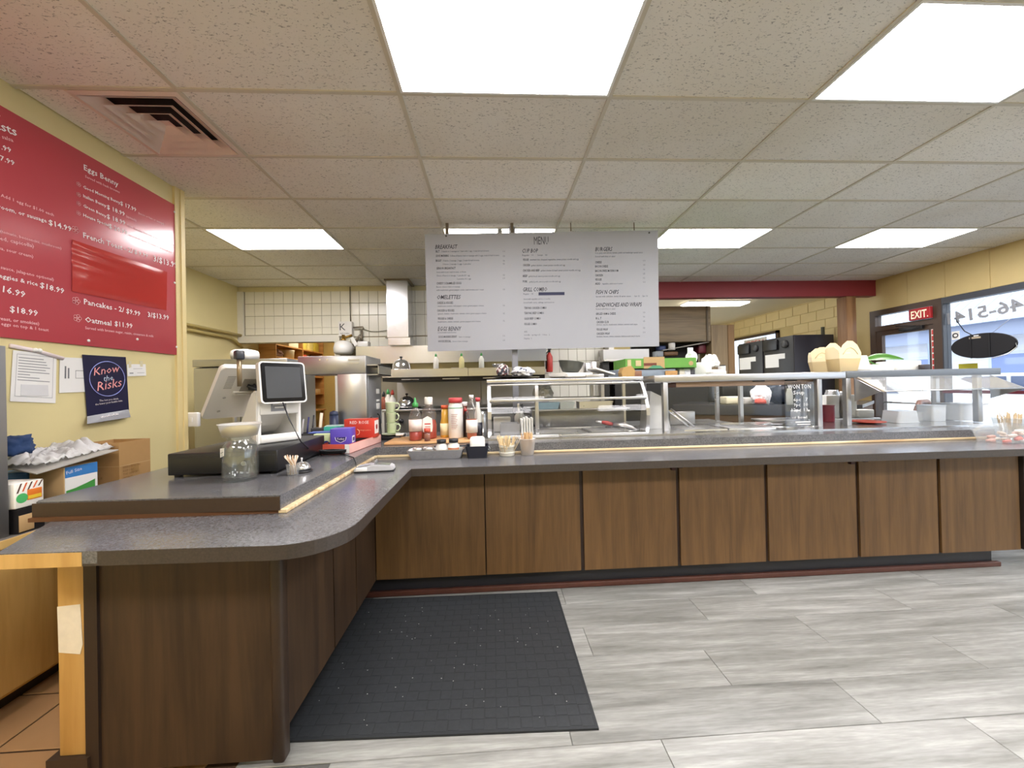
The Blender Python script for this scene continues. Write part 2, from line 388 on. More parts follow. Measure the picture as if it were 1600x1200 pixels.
# --- walls
b = B(); b.box(-2.64, -2.57, -3, 3.25, 0, 3.3); wall_left = struct('wall_left', b, YEL, 'yellow painted partition carrying the red menu')
b = B(); b.box(-2.645, -2.545, 3.25, 3.29, 0, 3.3); b.box(-2.57, -2.552, 3.2, 3.25, 0, 3.3); struct('trim_1', b, CREAM, 'cream corner trim at the end of the yellow partition')
b = B(); b.box(-4.15, -4.05, 3, 8.85, 0, 3.3); struct('wall_kitchen_left', b, YEL, 'yellow kitchen side wall with two pipes')
b = B(); b.box(-4.15, -2.64, 2.95, 3.05, 0, 3.3); struct('wall_kitchen_front', b, YEL)
GROUT = M('9b927c', .8, 0, .05, 10); WHP = M('e3e0d6', .5, 0, .03, 6)
b = B(); b.box(-4.05, -2.5, 6.285, 6.4, 2.19, 3.3); b.box(-2.54, 1.95, 6.285, 6.4, 0, 3.3); b.box(1.95, 6.3, 6.285, 6.4, 3.07, 3.3)
wall_back = struct('wall_back', b, WHP, 'white tiled kitchen back wall with a pass-through to the pantry')
b = B(); b.box(-3.96, 1.9, 6.276, 6.285, 2.31, 3.02); b.box(-2.46, 1.9, 6.276, 6.285, 1.2, 2.32); part(wall_back, 'grout_bed', b, GROUT)
b = B(); b.box(-4.05, 1.95, 6.262, 6.285, 3.01, 3.09); part(wall_back, 'top_band', b, M('d9cfa6', .5)); b = B(); b.box(-4.05, -2.46, 6.24, 6.283, 2.19, 2.30); b.box(-2.54, -2.46, 6.24, 6.283, 1.0, 2.19); b.box(-4.05, -3.96, 6.24, 6.283, 2.30, 3.01); part(wall_back, 'painted_frame', b, WHP)
b = B(); b.rbox(-.0725, .0725, -.006, .006, -.096, .096, .003, seg=1); WT = b.mesh('wall_tile', M('eeebdf', .22, 0, .02, 5))
zr = [2.914, 2.715, 2.517, 2.366]
for i in range(20):
    xx = -3.87+.1502*i
    for j, z in enumerate(zr): inst(wall_back, 'wall_tile', WT, (xx, 6.272, z), (1, 1, .55 if j == 3 and i < 10 else 1))
    if i >= 10: inst(wall_back, 'wall_tile', WT, (xx, 6.272, 2.16), (1, 1, .95))
for i in range(7):
    for j in range(5): inst(wall_back, 'wall_tile', WT, (.90+.1502*i, 6.272, 2.1-.199*j))
# pantry behind the pass-through
b = B(); b.box(-4.05, -1.0, 8.75, 8.85, 0, 3.3); struct('wall_pantry', b, M('c9ad68', .6), 'tan back wall of the pantry')
b = B(); b.box(-1.1, -1.0, 6.4, 8.75, 0, 3.3); struct('wall_pantry_right', b, M('b99a5a', .6))
b = B(); b.box(-4.05, -1.0, 6.4, 8.75, 2.75, 2.8); struct('ceiling_pantry', b, M('cfc29a', .7))
# right wall with door and window, beam, second room
PAN = M('cbb680', .5, 0, .06, 4, .02)
b = B(); b.box(6.62, 6.74, -3, 6.22, 2.56, 3.3); b.box(6.62, 6.74, -3, 5.2, 0, .55); b.box(6.62, 6.74, 6.22, 8.35, 0, 3.4); b.box(6.62, 6.74, 8.35, 10.2, 0, 1.0); b.box(6.62, 6.74, 8.35, 10.2, 2.56, 3.4); b.box(6.62, 6.74, 10.2, 10.6, 0, 3.4)
wall_right = struct('wall_right', b, PAN, 'yellow panelled wall over the shop window')
for i in range(16):
    b = B(); b.box(6.612, 6.62, 6.15-.5*i-.485, 6.15-.5*i, 2.565, 3.07); part(wall_right, 'wall_panel', b, PAN)
# block courses of the far stretch of the right wall
b = B(); b.rbox(-.008, .004, -.195, .195, -.095, .095, .004, seg=1); BLK = b.mesh('block', M('e6d29c', .6, 0, .05, 6, .03))
for j in range(11):
    for i in range(10):
        y = 6.75+.4*i+(.2 if j % 2 else 0)
        if y > 10.3 or (8.1 < y < 10.4 and 1.1+.2*j < 2.66): continue
        inst(wall_right, 'block', BLK, (6.618, y, 1.1+.2*j))
b = B(); b.box(2.35, 6.74, 10.5, 10.6, 0, 3.4); struct('wall_far', b, CREAM, 'cream end wall of the far room')
b = B(); b.box(1.9, 6.62, 6.15, 6.30, 2.822, 3.09); beam = struct('trim_2', b, M('8a3038', .5, 0, .04, 5), 'dark red beam over the opening to the far room')
b = B(); b.box(2.35, 6.62, 6.3, 10.6, 3.02, 3.1); struct('ceiling_far', b, M('efe3c4', .7, 0, .03, 4), 'cream ceiling of the far room')
b = B(); b.box(-4.15, -2.0, -3.1, -3.0, 0, 3.3); b.box(-2.0, 6.74, -3.1, -3.0, 0, 3.3); struct('wall_front', b, YEL, 'yellow end wall of the dining room')
b = B(); b.rbox(6.08, 6.26, 6.16, 6.34, 0, 2.822, .006); post1 = struct('trim_3', b, PILLARW, 'brown wooden post under the end of the red beam')
# --- suspended ceiling: panels in a T-bar grid
ceil = struct('ceiling', B().box(-4.2, 6.7, -3.05, 6.4, 3.2, 3.25), M('8d8a80', .9), 'suspended ceiling of fissured panels')
CM = ceiling_mat()
b = B(); b.box(-.604, .604, -.299, .299, 0, .014); CP = b.mesh('ceiling_panel', CM)
LIT = {(0, -1), (2, -1), (-2, 3), (0, 3), (2, 3), (4, 3), (0, -5), (2, -5), (4, -1), (4, -5), (-2, -5)}
TINT = {}
for i in range(-4, 6):
    for j in range(-9, 7):
        xc, yc = GX0+1.22*(i+.5), GY0+.61*(j+.5)
        if xc+.6 < -4.1: continue
        if yc < 3.2 and xc < -3: continue
        if (i, j) in LIT: continue
        if (i, j) == (-2, 0): continue
        inst(ceil, 'ceiling_panel', CP, (xc, yc, CZ+.004))
b = B(); b.box(-2.56, -2.306, 2.18, 2.782, CZ+.004, CZ+.018); part(ceil, 'ceiling_panel', b, CM)
b = B(); b.box(-.012, .012, -4.7, 4.7, 0, .02); RUN = b.mesh('grid_bar', TBAR)
for i in range(-2, 6): inst(ceil, 'grid_bar', RUN, (GX0+1.22*i, 1.63, CZ-.004))
b = B(); b.box(-.6, .6, -.012, .012, 0, .02); CRS = b.mesh('cross_bar', TBAR)
for i in range(-4, 6):
    for j in range(-8, 8):
        if GY0+.61*j > 6.3 or (i < -2 and GY0+.61*j < 3.2): continue
        inst(ceil, 'cross_bar', CRS, (GX0+1.22*(i+.5), GY0+.61*j, CZ-.003))
b = B(); b.box(-4.05, 6.62, 6.24, 6.285, CZ-.003, CZ+.03); part(ceil, 'wall_angle', b, TBAR)
# --- ceiling lights
LBL = {(0, -1): 'large lit ceiling light panel above the counter mat', (2, -1): 'large lit ceiling light panel in the upper right corner of the photo', (-2, 3): 'lit ceiling light panel beyond the red wall menu',
       (0, 3): 'ceiling light with bare glowing tubes behind the hanging menu board', (2, 3): 'lit ceiling light panel beside the hanging menu board', (4, 3): 'lit ceiling light panel nearest the exit sign'}
for (i, j) in sorted(LIT):
    x0, y0 = GX0+1.22*i, GY0+.61*j
    t = thing('ceiling_light', LBL.get((i, j)) or 'added unseen ceiling light panel over the dining floor in the %s row from the yellow partition, %s' % ({-2: 'first', 0: 'second', 2: 'third', 4: 'fourth'}[i], 'farther from the counter' if j < -2 else 'nearer the counter'), 'ceiling light', (x0+.61, y0+.305, CZ), 0, 'recessed ceiling lights')  # panels with this fallback label are out of view, added for light
    if (i, j) == (0, 3):
        b = B(); b.box(-.6, .6, -.295, .295, .03, .05); b.box(-.6, .6, -.295, -.285, -.002, .03); b.box(-.6, .6, .285, .295, -.002, .03); part(t, 'housing', b, M('f4efe0', .4))
        for s in (-.18, .18):
            b = B(); b.cyl((-.58, s, .012), (-.03, s, .012), .018); b.cyl((.03, s, .012), (.58, s, .012), .018); part(t, 'tube', b, LIGHTP)
        b = B(); b.box(-.02, .02, -.28, .28, .0, .03); part(t, 'centre_bracket', b, M('8f8b80', .4))
    else:
        o = [(-.6, -.295), (.6, -.295), (.6, .295), (-.6, .295)]; q = [(-.585, -.282), (.585, -.282), (.585, .282), (-.585, .282)]
        b = B(); b.ring(o, q, -.006, .012); part(t, 'frame', b, WHITE)
        b = B(); b.box(-.587, .587, -.284, .284, .0, .008); part(t, 'diffuser', b, LIGHTP)
# --- supply air vent
t = thing('ceiling_vent', 'square stepped ceiling air vent above the red wall menu', 'vent', (-2.02, 2.481, CZ))
VM = M('e2d2c4', .45)
def sq(h, z): return [Vector((-h, -h, z)), Vector((h, -h, z)), Vector((h, h, z)), Vector((-h, h, z))]
def cone(h0, z0, h1, z1, name):
    b = B(); vs = sq(h0, z0)+sq(h1, z1)+sq(h0-.003, z0+.004)+sq(h1-.003, z1+.004)
    b.add(vs, [(i, (i+1) % 4, 4+(i+1) % 4, 4+i) for i in range(4)]+[(8+i, 12+i, 12+(i+1) % 4, 8+(i+1) % 4) for i in range(4)]+[(i, 8+i, 8+(i+1) % 4, (i+1) % 4) for i in range(4)]+[(4+i, 4+(i+1) % 4, 12+(i+1) % 4, 12+i) for i in range(4)]); part(t, name, b, VM)
cone(.298, -.008, .268, -.012, 'outer_frame')
cone(.262, -.010, .19, .035, 'louver'); cone(.195, -.010, .125, .035, 'louver'); cone(.128, -.010, .06, .035, 'louver')
b = B(); b.add(sq(.066, -.008)+sq(.02, .02), [(0, 1, 5, 4), (1, 2, 6, 5), (2, 3, 7, 6), (3, 0, 4, 7), (4, 5, 6, 7)]); part(t, 'centre_cone', b, VM)
b = B(); b.box(-.285, .285, -.285, .285, .06, .07); part(t, 'duct_backing', b, M('2e2420', .7))
# ------------------------------------------------------------------ door and window of the right wall
b = B()
for (y0, y1, z0, z1) in ((6.15, 6.24, 0, 2.56), (5.19, 5.30, 0, 2.56), (5.30, 6.15, 2.47, 2.56), (5.30, 6.15, 2.2, 2.285)): b.box(6.58, 6.70, y0, y1, z0, z1)
door = struct('door_1', b, BROWNF, 'dark framed glass exit door with transom')
b = B()
for (y0, y1, z0, z1) in ((6.06, 6.15, .02, 2.2), (5.3, 5.37, .02, 2.2), (5.37, 6.06, 2.12, 2.2), (5.37, 6.06, .02, .25)): b.box(6.60, 6.66, y0, y1, z0, z1)
part(door, 'door_leaf', b, BROWNF)
b = B(); b.box(6.625, 6.633, 5.37, 6.06, .25, 2.12); part(door, 'door_glass', b, WINGLASS)
b = B(); b.box(6.63, 6.638, 5.3, 6.15, 2.285, 2.47); part(door, 'transom_glass', b, WINGLASS)
b = B(); b.rbox(6.545, 6.60, 5.42, 5.75, 2.15, 2.2, .006); b.cyl((6.55, 5.5, 2.2), (6.5, 5.75, 2.235), .008); part(door, 'closer', b, BLACK)
b = B(); b.cyl((6.56, 5.4, 1.0), (6.56, 6.02, 1.0), .015); b.cyl((6.56, 5.42, 1.0), (6.61, 5.42, 1.0), .012); b.cyl((6.56, 6.0, 1.0), (6.61, 6.0, 1.0), .012); part(door, 'push_bar', b, STEEL)
b = B()
for k in range(7): b.box(6.597, 6.60, 5.31, 5.335, 1.5+.09*k, 1.57+.09*k)
part(door, 'height_tape', b, M('c9433f', .4)); b = B(); b.box(6.598, 6.6, 5.305, 5.34, 1.48, 2.12); part(door, 'tape_backing', b, PAPER)
b = B()
for (y0, y1, z0, z1) in ((5.172, 5.188, .57, 2.47), (-2.9, 5.188, 2.47, 2.555), (-2.9, 5.188, .5, .57), (2.0, 2.07, .57, 2.47), (-.9, -.83, .57, 2.47)): b.box(6.58, 6.70, y0, y1, z0, z1)
win = struct('window_1', b, M('40444c', .4), 'wide shop window lettered with a telephone number')
for (y0, y1) in ((2.07, 5.172), (-.83, 2.0), (-2.9, -.9)):
    b = B(); b.box(6.635, 6.643, y0, y1, .57, 2.47); part(win, 'pane', b, WINGLASS)
b = B(); b.box(6.56, 6.60, 2.0, 5.19, 1.165, 1.21); part(win, 'guard_rail', b, M('5a1c28', .4))
# writing on the pane: read from outside, mirrored from inside (goes out of the frame on the right)
NUMC = M('8f9298', .6, 0, .02, 5)
write((win, 'number_lettering', NUMC), '946-5141', (6.63, 5.155, 2.165), (6.63, 4.24, 2.225), (-1, 0, 0), h=.165, mirror=True, bold=.025)
# stickers
b = B(); b.box(6.626, 6.632, 4.83, 5.04, 1.485, 1.58); single('window_sticker', b, M('c9c23c', .5), 'yellow rectangular sticker on the window below the oval sign', 'sticker')
b = B(); b.box(6.626, 6.632, 5.02, 5.11, 1.93, 2.05); t = single('window_notice', b, PAPER, 'small white notice with a grey circle on the window edge', 'sticker')
b = B(); b.lathe([(.02, 0), (.036, .002)], mat=Matrix.Translation((0, -.0, .06)) @ Matrix.Rotation(-PI/2, 4, 'Y') @ Matrix.Translation((0, 0, .003)), close=False); part(t, 'ring_mark', b, INK)
b = B(); b.box(6.628, 6.633, 5.42, 5.51, 1.44, 1.545); t = single('door_sticker', b, DGREY, 'small dark and white sticker low on the door glass', 'sticker')
b = B(); b.box(-.004, -.003, -.038, .03, .012, .05); part(t, 'white_field', b, PAPER)
# EXIT sign
t = thing('exit_sign', 'red EXIT sign with cream letters above the glass door', 'sign', (6.565, 5.437, 2.285))
b = B(); b.rbox(-.035, .015, -.145, .145, 0, .175, .006); part(t, 'housing', b, M('b02a30', .4))
b = B(); b.box(-.0365, -.035, -.125, -.09, .02, .03)
write((t, 'exit_lettering', M('f4e6c8', .5, 0, 0, 8, 0, None, .25)), 'EXIT.', (6.529, 5.548, 2.312), (6.529, 5.315, 2.312), (-1, 0, 0), h=.12, bold=.015)
# oval window sign seen from behind
c = at(1535, 540, x=6.42); t = thing('oval_window_sign', 'black oval sign hung in the shop window, seen from its back', 'sign', (6.42, c.y, c.z))
mo = Matrix.Rotation(-PI/2, 4, 'Y')
el = [(.325*math.cos(2*PI*k/40), .155*math.sin(2*PI*k/40)) for k in range(40)]
b = B(); b.prism(el, -.02, .02, 'x'); part(t, 'panel', b, M('101014', .8))
b = B(); b.tube([(-.0, .325*math.cos(a)*1.02, .155*math.sin(a)*1.02) for a in [2*PI*k/40 for k in range(41)]], .007, 5); part(t, 'rim', b, BLACK)
for s in (-.09, .1):
    b = B(); b.box(-.03, -.02, s-.006, s+.006, -.16, .155); part(t, 'strap', b, BLACK)
b = B(); b.box(-.024, -.02, -.0, .12, .1, .122); part(t, 'rating_plate', b, M('a89a86', .5)); b = B(); b.box(-.024, -.02, .02, .07, .13, .142); part(t, 'small_label', b, PAPER)
b = B(); b.tube([(0, .1, .15), (.05, .22, .22), (.1, .34, .38), (.17, .40, .42)], .006, 6); part(t, 'cord', b, BLACK); b = B(); b.tube([(0, -.1, .15), (.1, -.22, .33), (.17, -.35, .46)], .0025, 5); part(t, 'chain', b, STEEL)
b = B(); b.tube([(-.01, -.32, .0), (-.01, -.335, -.05), (-.01, -.25, -.13), (-.01, -.1, -.17)], .006, 6); part(t, 'white_flex', b, PAPER)
# ------------------------------------------------------------------ outside
b = B(); b.box(6.8, 45, -30, 40, -.25, -.05); struct('ground_outside', b, M('a9adb4', .8, 0, .06, 2), 'pale asphalt lot outside the window')
t = thing('outside_building', 'white clapboard building with a ribbed blue grey awning across the lot', 'building', (15, 8, -.05))
b = B(); b.box(15, 22, -12, 26, -.05, 5.2); part(t, 'wall', b, M('e8eaee', .6), True)
for k in range(26):
    b = B(); z = .2+.19*k; b.add([(14.97, -12, z), (14.97, 26, z), (14.995, 26, z+.185), (14.995, -12, z+.185), (15, -12, z), (15, 26, z)], [(0, 1, 2, 3), (0, 4, 5, 1)]); part(t, 'siding_board', b, M('eceef2', .6), True)
b = B(); b.box(14.0, 14.06, 8.3, 20, 2.5, 2.95); part(t, 'soffit_band', b, M('8f9ab4', .5), True)
b = B(); b.add([(13.7, 8.3, 2.95), (13.7, 20, 2.95), (14.9, 20, 3.9), (14.9, 8.3, 3.9), (13.7, 8.3, 2.9), (13.7, 20, 2.9), (14.9, 20, 3.85), (14.9, 8.3, 3.85)], [(0, 1, 2, 3), (4, 7, 6, 5), (0, 4, 5, 1), (1, 5, 6, 2), (2, 6, 7, 3), (3, 7, 4, 0)]); aw = part(t, 'awning', b, M('b3bfd4', .45, 0, .05, 3), True)
b = B()
for k in range(40): b.add([(13.69, 8.35+.3*k, 2.96), (13.69, 8.39+.3*k, 2.96), (14.9, 8.39+.3*k, 3.93), (14.9, 8.35+.3*k, 3.93), (13.69, 8.35+.3*k, 2.9), (13.69, 8.39+.3*k, 2.9)], [(0, 1, 2, 3), (0, 4, 5, 1)])
part(t, 'awning_rib', b, M('e6ebf2', .45), True, kind='stuff')
for y in (8.6, 11.3, 14, 16.7):
    b = B(); b.box(13.95, 14.05, y, y+.1, -.05, 2.5); part(t, 'post', b, M('8d9cc0', .5), True)
for y in (9.3, 12.0, 14.6):
    f = part(t, 'window', B().box(14.9, 14.965, y, y+1.3, .9, 2.1), M('d5dcea', .5), True); b = B(); b.box(14.885, 14.9, y+.08, y+1.22, .98, 2.02); part(f, 'pane', b, M('7f93c4', .15), True)
def car(label, x, y, rot, name='car'):
    t = thing(name, label, 'car', (x, y, -.05), rot, 'parked cars')
    pro = [(-2.15, .35), (-2.2, .75), (-2.05, .98), (-1.2, 1.08), (-.55, 1.5), (1.05, 1.52), (1.75, 1.1), (2.15, 1.0), (2.2, .6), (2.15, .35)]
    b = B(); b.prism(pro, -.85, .85, 'y'); bmesh.ops.bevel(b.bm, geom=b.bm.edges[:], offset=.06, segments=2, affect='EDGES')
    part(t, 'body', b, M('eef0f4', .25, 0, .01, 4, 0, None, 0, .5))
    for s in (-.87, .87):
        b = B(); b.prism([(-1.0, 1.1), (-.5, 1.42), (.25, 1.44), (.25, 1.08)], s-.01, s+.01, 'y'); part(t, 'side_window', b, M('5a6684', .1))
        b = B(); b.prism([(.33, 1.08), (.33, 1.44), (1.0, 1.44), (1.5, 1.12)], s-.01, s+.01, 'y'); part(t, 'side_window', b, M('5a6684', .1))
        for wx in (-1.35, 1.35):
            b = B(); mt = Matrix.Translation((wx, s, .33)) @ Matrix.Rotation(PI/2, 4, 'X'); b.lathe([(.2, -.1), (.33, -.1), (.34, 0), (.33, .1), (.2, .1)], mat=mt, n=24); wh = part(t, 'wheel', b, M('4a5878', .6))
            b = B(); b.lathe([(.0, -.105), (.2, -.105), (.2, .105), (0, .105)], mat=mt, n=20); part(wh, 'hub', b, M('aab4c8', .3, .6))
    b = B(); b.box(2.14, 2.2, -.8, -.5, .75, .9); b.box(2.14, 2.2, .5, .8, .75, .9); part(t, 'tail_lamp', b, M('c86a70', .3))
c = at(1575, 612, x=13.2); car('white car parked farther off, roof and rear seen above the rail', 12.6, c.y-1.2, PI/2+.15)
c = at(1500, 640, x=10.6); car('white car parked nearer, seen through the food display glass', 10.2, c.y+1.0, PI/2-.1)

# ================================================================== COUNTER
t = thing('service_counter', 'L-shaped dark oak panelled counter base under the serving ledge', 'counter', (.5, 2.9, 0))
CB = t
b = B(); b.box(-.76, 3.80, 2.60, 3.02, .13, .858); b.box(-1.47, -.83, 1.50, 2.7, .13, .858); part(t, 'carcass', b, M('2a1d14', .6), True)
sx = [at(px, 800, y=2.56).x for px in (758, 909, 1060, 1198, 1341, 1468)]
edges = [-.80]+sx+[3.82]
for k in range(len(edges)-1):
    g = .011 if k not in (0,) else .003
    b = B(); b.box(edges[k]+(.004 if k < 2 else .013), edges[k+1]-(.004 if k < 1 else .013), 2.56, 2.60, .135, .857); part(t, 'panel', b, OAK, True)
    if k >= 1:
        b = B(); b.box(edges[k+1]-.013, edges[k+1]+.013, 2.575, 2.60, .135, .857); part(t, 'batten', b, M('30201a', .5), True)
for px in (1057, 1341):
    x = at(px, 745, y=2.5).x; b = B(); b.box(x-.014, x+.014, 2.44, 2.56, .835, .858); b.box(x-.014, x+.014, 2.535, 2.56, .72+.08, .858); part(t, 'bracket', b, M('3a1a1c', .4, .3), True)
for (y0, y1) in ((1.46, 1.90), (1.91, 2.2), (2.21, 2.555)):
    b = B(); b.box(-.83, -.80, y0, y1, .135, .857); part(t, 'panel', b, OAK_SHADE, True)
b = B(); b.box(-1.45, -.84, 1.46, 1.49, .03, .857); part(t, 'panel', b, OAK_SHADE, True)
b = B(); b.rbox(-.84, -.795, 1.44, 1.49, .03, .857, .01); part(t, 'corner_post', b, M('35281e', .45, 0, .15, 30), True)
b = B(); b.box(-1.495, -1.45, 1.45, 1.5, .03, .857); part(t, 'end_stile', b, M('2c2018', .5), True)
b = B(); b.rbox(3.82, 3.85, 2.54, 3.3, .135, .857, .004); part(t, 'end_panel', b, M('241a16', .5), True)
b = B(); b.box(-.93, 3.66, 2.62, 2.7, 0, .135); b.box(-.97, -.93, 1.5, 2.64, 0, .135); b.box(-1.45, -.93, 1.5, 1.6, 0, .04); part(t, 'toe_kick', b, M('26262c', .45), True)
MOLD = M('57332a', .5, 0, .35, 18)
b = B(); b.rbox(-.92, 3.70, 2.592, 2.62, 0, .036, .006); b.rbox(-.93, -.902, 1.5, 2.6, 0, .036, .006); part(t, 'base_moulding', b, MOLD, True)
b = B(); b.rbox(-1.59, -1.497, 1.455, 1.50, .1, .858, .004); mp = part(t, 'maple_post', b, MAPLE, True, 'light maple end post with a torn paper patch')
b = B(); b.slab([(-1.588, 1.454, .64), (-1.51, 1.454, .645), (-1.503, 1.454, .50), (-1.512, 1.454, .465), (-1.585, 1.454, .475)], .0015, (0, -1, 0)); part(mp, 'torn_patch', b, M('e6ddc8', .8, 0, .1, 40), True)
b = B(); b.box(-1.62, -1.48, 1.44, 1.52, 0, .1); part(t, 'plinth_block', b, M('3a2a1c', .6), True)
# lower worktop
arc = [(-.72+.2*math.cos(a), 1.47+.2*math.sin(a)) for a in [-PI/2+PI/2*k/8 for k in range(9)]]
low = [(-1.60, 1.295)]+arc+[(-.52, 2.39), (4.25, 2.39), (4.25, 2.95), (-.95, 2.95), (-.95, 1.72), (-1.84, 1.72)]
t = thing('lower_countertop', 'dark speckled laminate serving ledge with a rounded corner', 'countertop', (.5, 2.6, .858))
b = B(); b.prism(low, .86, .90); part(t, 'slab', b, LAM, True)
def offs(p, d):
    return p
edge_path = [(-1.33, 1.2895)]+arc+[(-.52, 2.39), (4.25, 2.39)]
def band(path, z0, z1, th, mat, name, root):
    b = B(); L = []
    for i, (x, y) in enumerate(path):
        a = Vector(path[max(0, i-1)]); c = Vector(path[min(len(path)-1, i+1)]); d = (c-a).normalized(); L.append((x+d.y*th, y-d.x*th))
    for i in range(len(path)-1):
        b.add([(*path[i], z0), (*path[i+1], z0), (*path[i+1], z1), (*path[i], z1), (*L[i], z0), (*L[i+1], z0), (*L[i+1], z1), (*L[i], z1)], [(4, 5, 6, 7), (7, 6, 2, 3), (0, 1, 5, 4), (0, 4, 7, 3), (1, 2, 6, 5)])
    return part(root, name, b, mat, True)
band(edge_path[:-1][:11]+[(-.52, 2.385)], .852, .899, .002, LAMEDGE, 'edge_band', t)
b = B(); b.box(-.52, 4.25, 2.387, 2.39, .852, .899); part(t, 'edge_band', b, LAMEDGE, True)
b = B(); b.slab([(-1.6, 1.294, .852), (-1.33, 1.289, .852), (-1.33, 1.289, .897), (-1.6, 1.294, .897)], .003, (0, -1, 0)); part(t, 'bare_edge', b, MAPLE, True, 'bare maple edge where the laminate is missing')
# raised tier
hi = [(-1.87, 1.65), (-1.85, 1.625), (-.88, 1.60), (-.87, 2.82), (4.0, 2.82), (4.0, 3.02), (-.2, 3.02), (-.2, 3.7), (-1.95, 3.7)]
t = thing('raised_countertop', 'upper speckled laminate tier carrying the till and the food display', 'countertop', (-1, 2.8, .9))
b = B(); b.prism(hi, .915, .975); part(t, 'slab', b, LAM, True)
b = B(); b.slab([(-1.86, 1.622, .915), (-.88, 1.597, .915), (-.88, 1.597, .970), (-1.86, 1.622, .970)], .003, (0, -1, 0)); part(t, 'edge_band', b, M('3d2d20', .5, 0, .15, 60), True)
BEAD = wood_mat('worn_bead', 'b9966a', 'e8d6ae', 'X', 1.2, .55)
b = B(); b.rbox(-.89, -.855, 1.60, 2.84, .90, .917, .003); b.rbox(-.87, 4.0, 2.805, 2.83, .90, .917, .003); part(t, 'wood_bead', b, BEAD, True)
b = B(); b.box(-1.86, -.885, 1.605, 1.63, .9, .916); part(t, 'front_bead', b, M('5f3c22', .5), True)
b = B(); b.box(-1.6, -.2, 3.3, 3.7, 0, .915); part(t, 'support', b, M('6a5a48', .6), True)
# floor mat
q = [(-.895, 2.565), (.405, 2.545), (.40, 1.52), (-.885, 1.56)]
t = thing('floor_mat', 'dark charcoal rubber mat embossed with small squares', 'mat', (-.25, 2.05, 0))
MATM = M('24272a', .6, 0, .25, 60, .1)
b = B(); b.prism(q, .0, .009); part(t, 'base', b, MATM, True)
b = B()
for i in range(25):
    for j in range(19):
        u0, u1, v0, v1 = (i+.025)/25, (i+.975)/25, (j+.025)/19, (j+.975)/19
        def qq(u, v): return Vector(q[0]).lerp(Vector(q[1]), u*.98+.01).lerp(Vector(q[3]).lerp(Vector(q[2]), u*.98+.01), v*.98+.01)
        if (i+j) % 2: u0 += .004; v1 -= .004
        P4 = [qq(u0, v0), qq(u1, v0), qq(u1, v1), qq(u0, v1)]
        b.add([(*p, .009) for p in P4]+[(*p, .0098) for p in P4], [(4, 5, 6, 7), (0, 1, 5, 4), (1, 2, 6, 5), (2, 3, 7, 6), (3, 0, 4, 7)])
part(t, 'embossed_squares', b, M('2b2e31', .5, 0, .4, 60), True, kind='stuff')
b = B(); rr = random.Random(3)
for k in range(60):
    u, v = rr.random()*.9+.05, rr.random()*.85+.1; p = Vector(q[0]).lerp(Vector(q[1]), u).lerp(Vector(q[3]).lerp(Vector(q[2]), u), v); s = .0012+.0015*rr.random()
    b.box(p.x-s, p.x+s, p.y-s*.6, p.y+s*.6, .0098, .0108)
single('crumbs', b, M('d8d8d4', .6), 'tiny white crumbs scattered on the charcoal floor mat', 'crumbs', kind='stuff')
# ================================================================== ON THE LEFT WALL
WX = -2.57
def wall_pt(px, py, x=WX+.016): return at(px, py, x=x)
t = thing('wall_menu', 'big glossy red breakfast menu panel with white lettering on the yellow wall', 'menu board', (WX, 2.2, 1.716))
b = B(); b.rbox(WX, WX+.014, .95, 3.252, 1.716, 2.94, .002); part(t, 'panel', b, RED, True)
for y, z in ((3.20, 1.78), (2.53, 1.75), (3.2, 2.88), (3.19, 2.3), (2.86, 1.8), (2.1, 2.88)):
    b = B(); b.lathe([(.009, 0), (.009, .003), (.004, .005)], mat=Matrix.Translation((WX+.014, y, z)) @ Matrix.Rotation(PI/2, 4, 'Y'), n=8); part(t, 'screw', b, PAPER, True)
def wt(s, a, e, m=INKW, h=None): write((t, 'lettering' if m is INKW else 'small_lettering', m), s, wall_pt(*a), wall_pt(*e), (1, 0, 0), h=h, bold=.012)
for s, a, e in (('Eggs Benny', (131, 265), (185, 292)), ('Good Morning Benny', (130, 294), (188, 319)), ('$ 17.99', (188, 320), (213, 331)), ('Italian Benny', (130, 308), (166, 324)), ('$ 18.99', (167, 326), (195, 338)),
    ('Green Benny', (130, 323), (166, 340)), ('$ 18.99', (167, 341), (196, 352)), ('House Special', (130, 338), (170, 354)), ('$ 20.99', (170, 356), (199, 367)), ('French Toast - 2/', (130, 371), (208, 396)), ('$ 9.99', (210, 396), (231, 403)),
    ('3/$13.99', (240, 408), (277, 419)), ('Pancakes - 2/', (131, 475), (194, 488)), ('$9.99', (197, 489), (219, 494)), ('3/$13.99', (231, 495), (264, 500)), ('Oatmeal', (133, 503), (174, 509)), ('$11.99', (179, 509), (207, 513)),
    ('Toasts', (-38, 188), (27, 213)), ('$11.99', (-20, 225), (18, 239)), ('$17.99', (-15, 244), (23, 259)), ('mushroom, or sausage', (-30, 317), (73, 348)), ('$14.99', (76, 351), (112, 362)), ('veggies & rice', (-8, 432), (59, 447)),
    ('$18.99', (62, 449), (100, 459)), ('16.99', (4, 456), (39, 465)), ('$18.99', (15, 487), (59, 494))): wt(s, a, e)
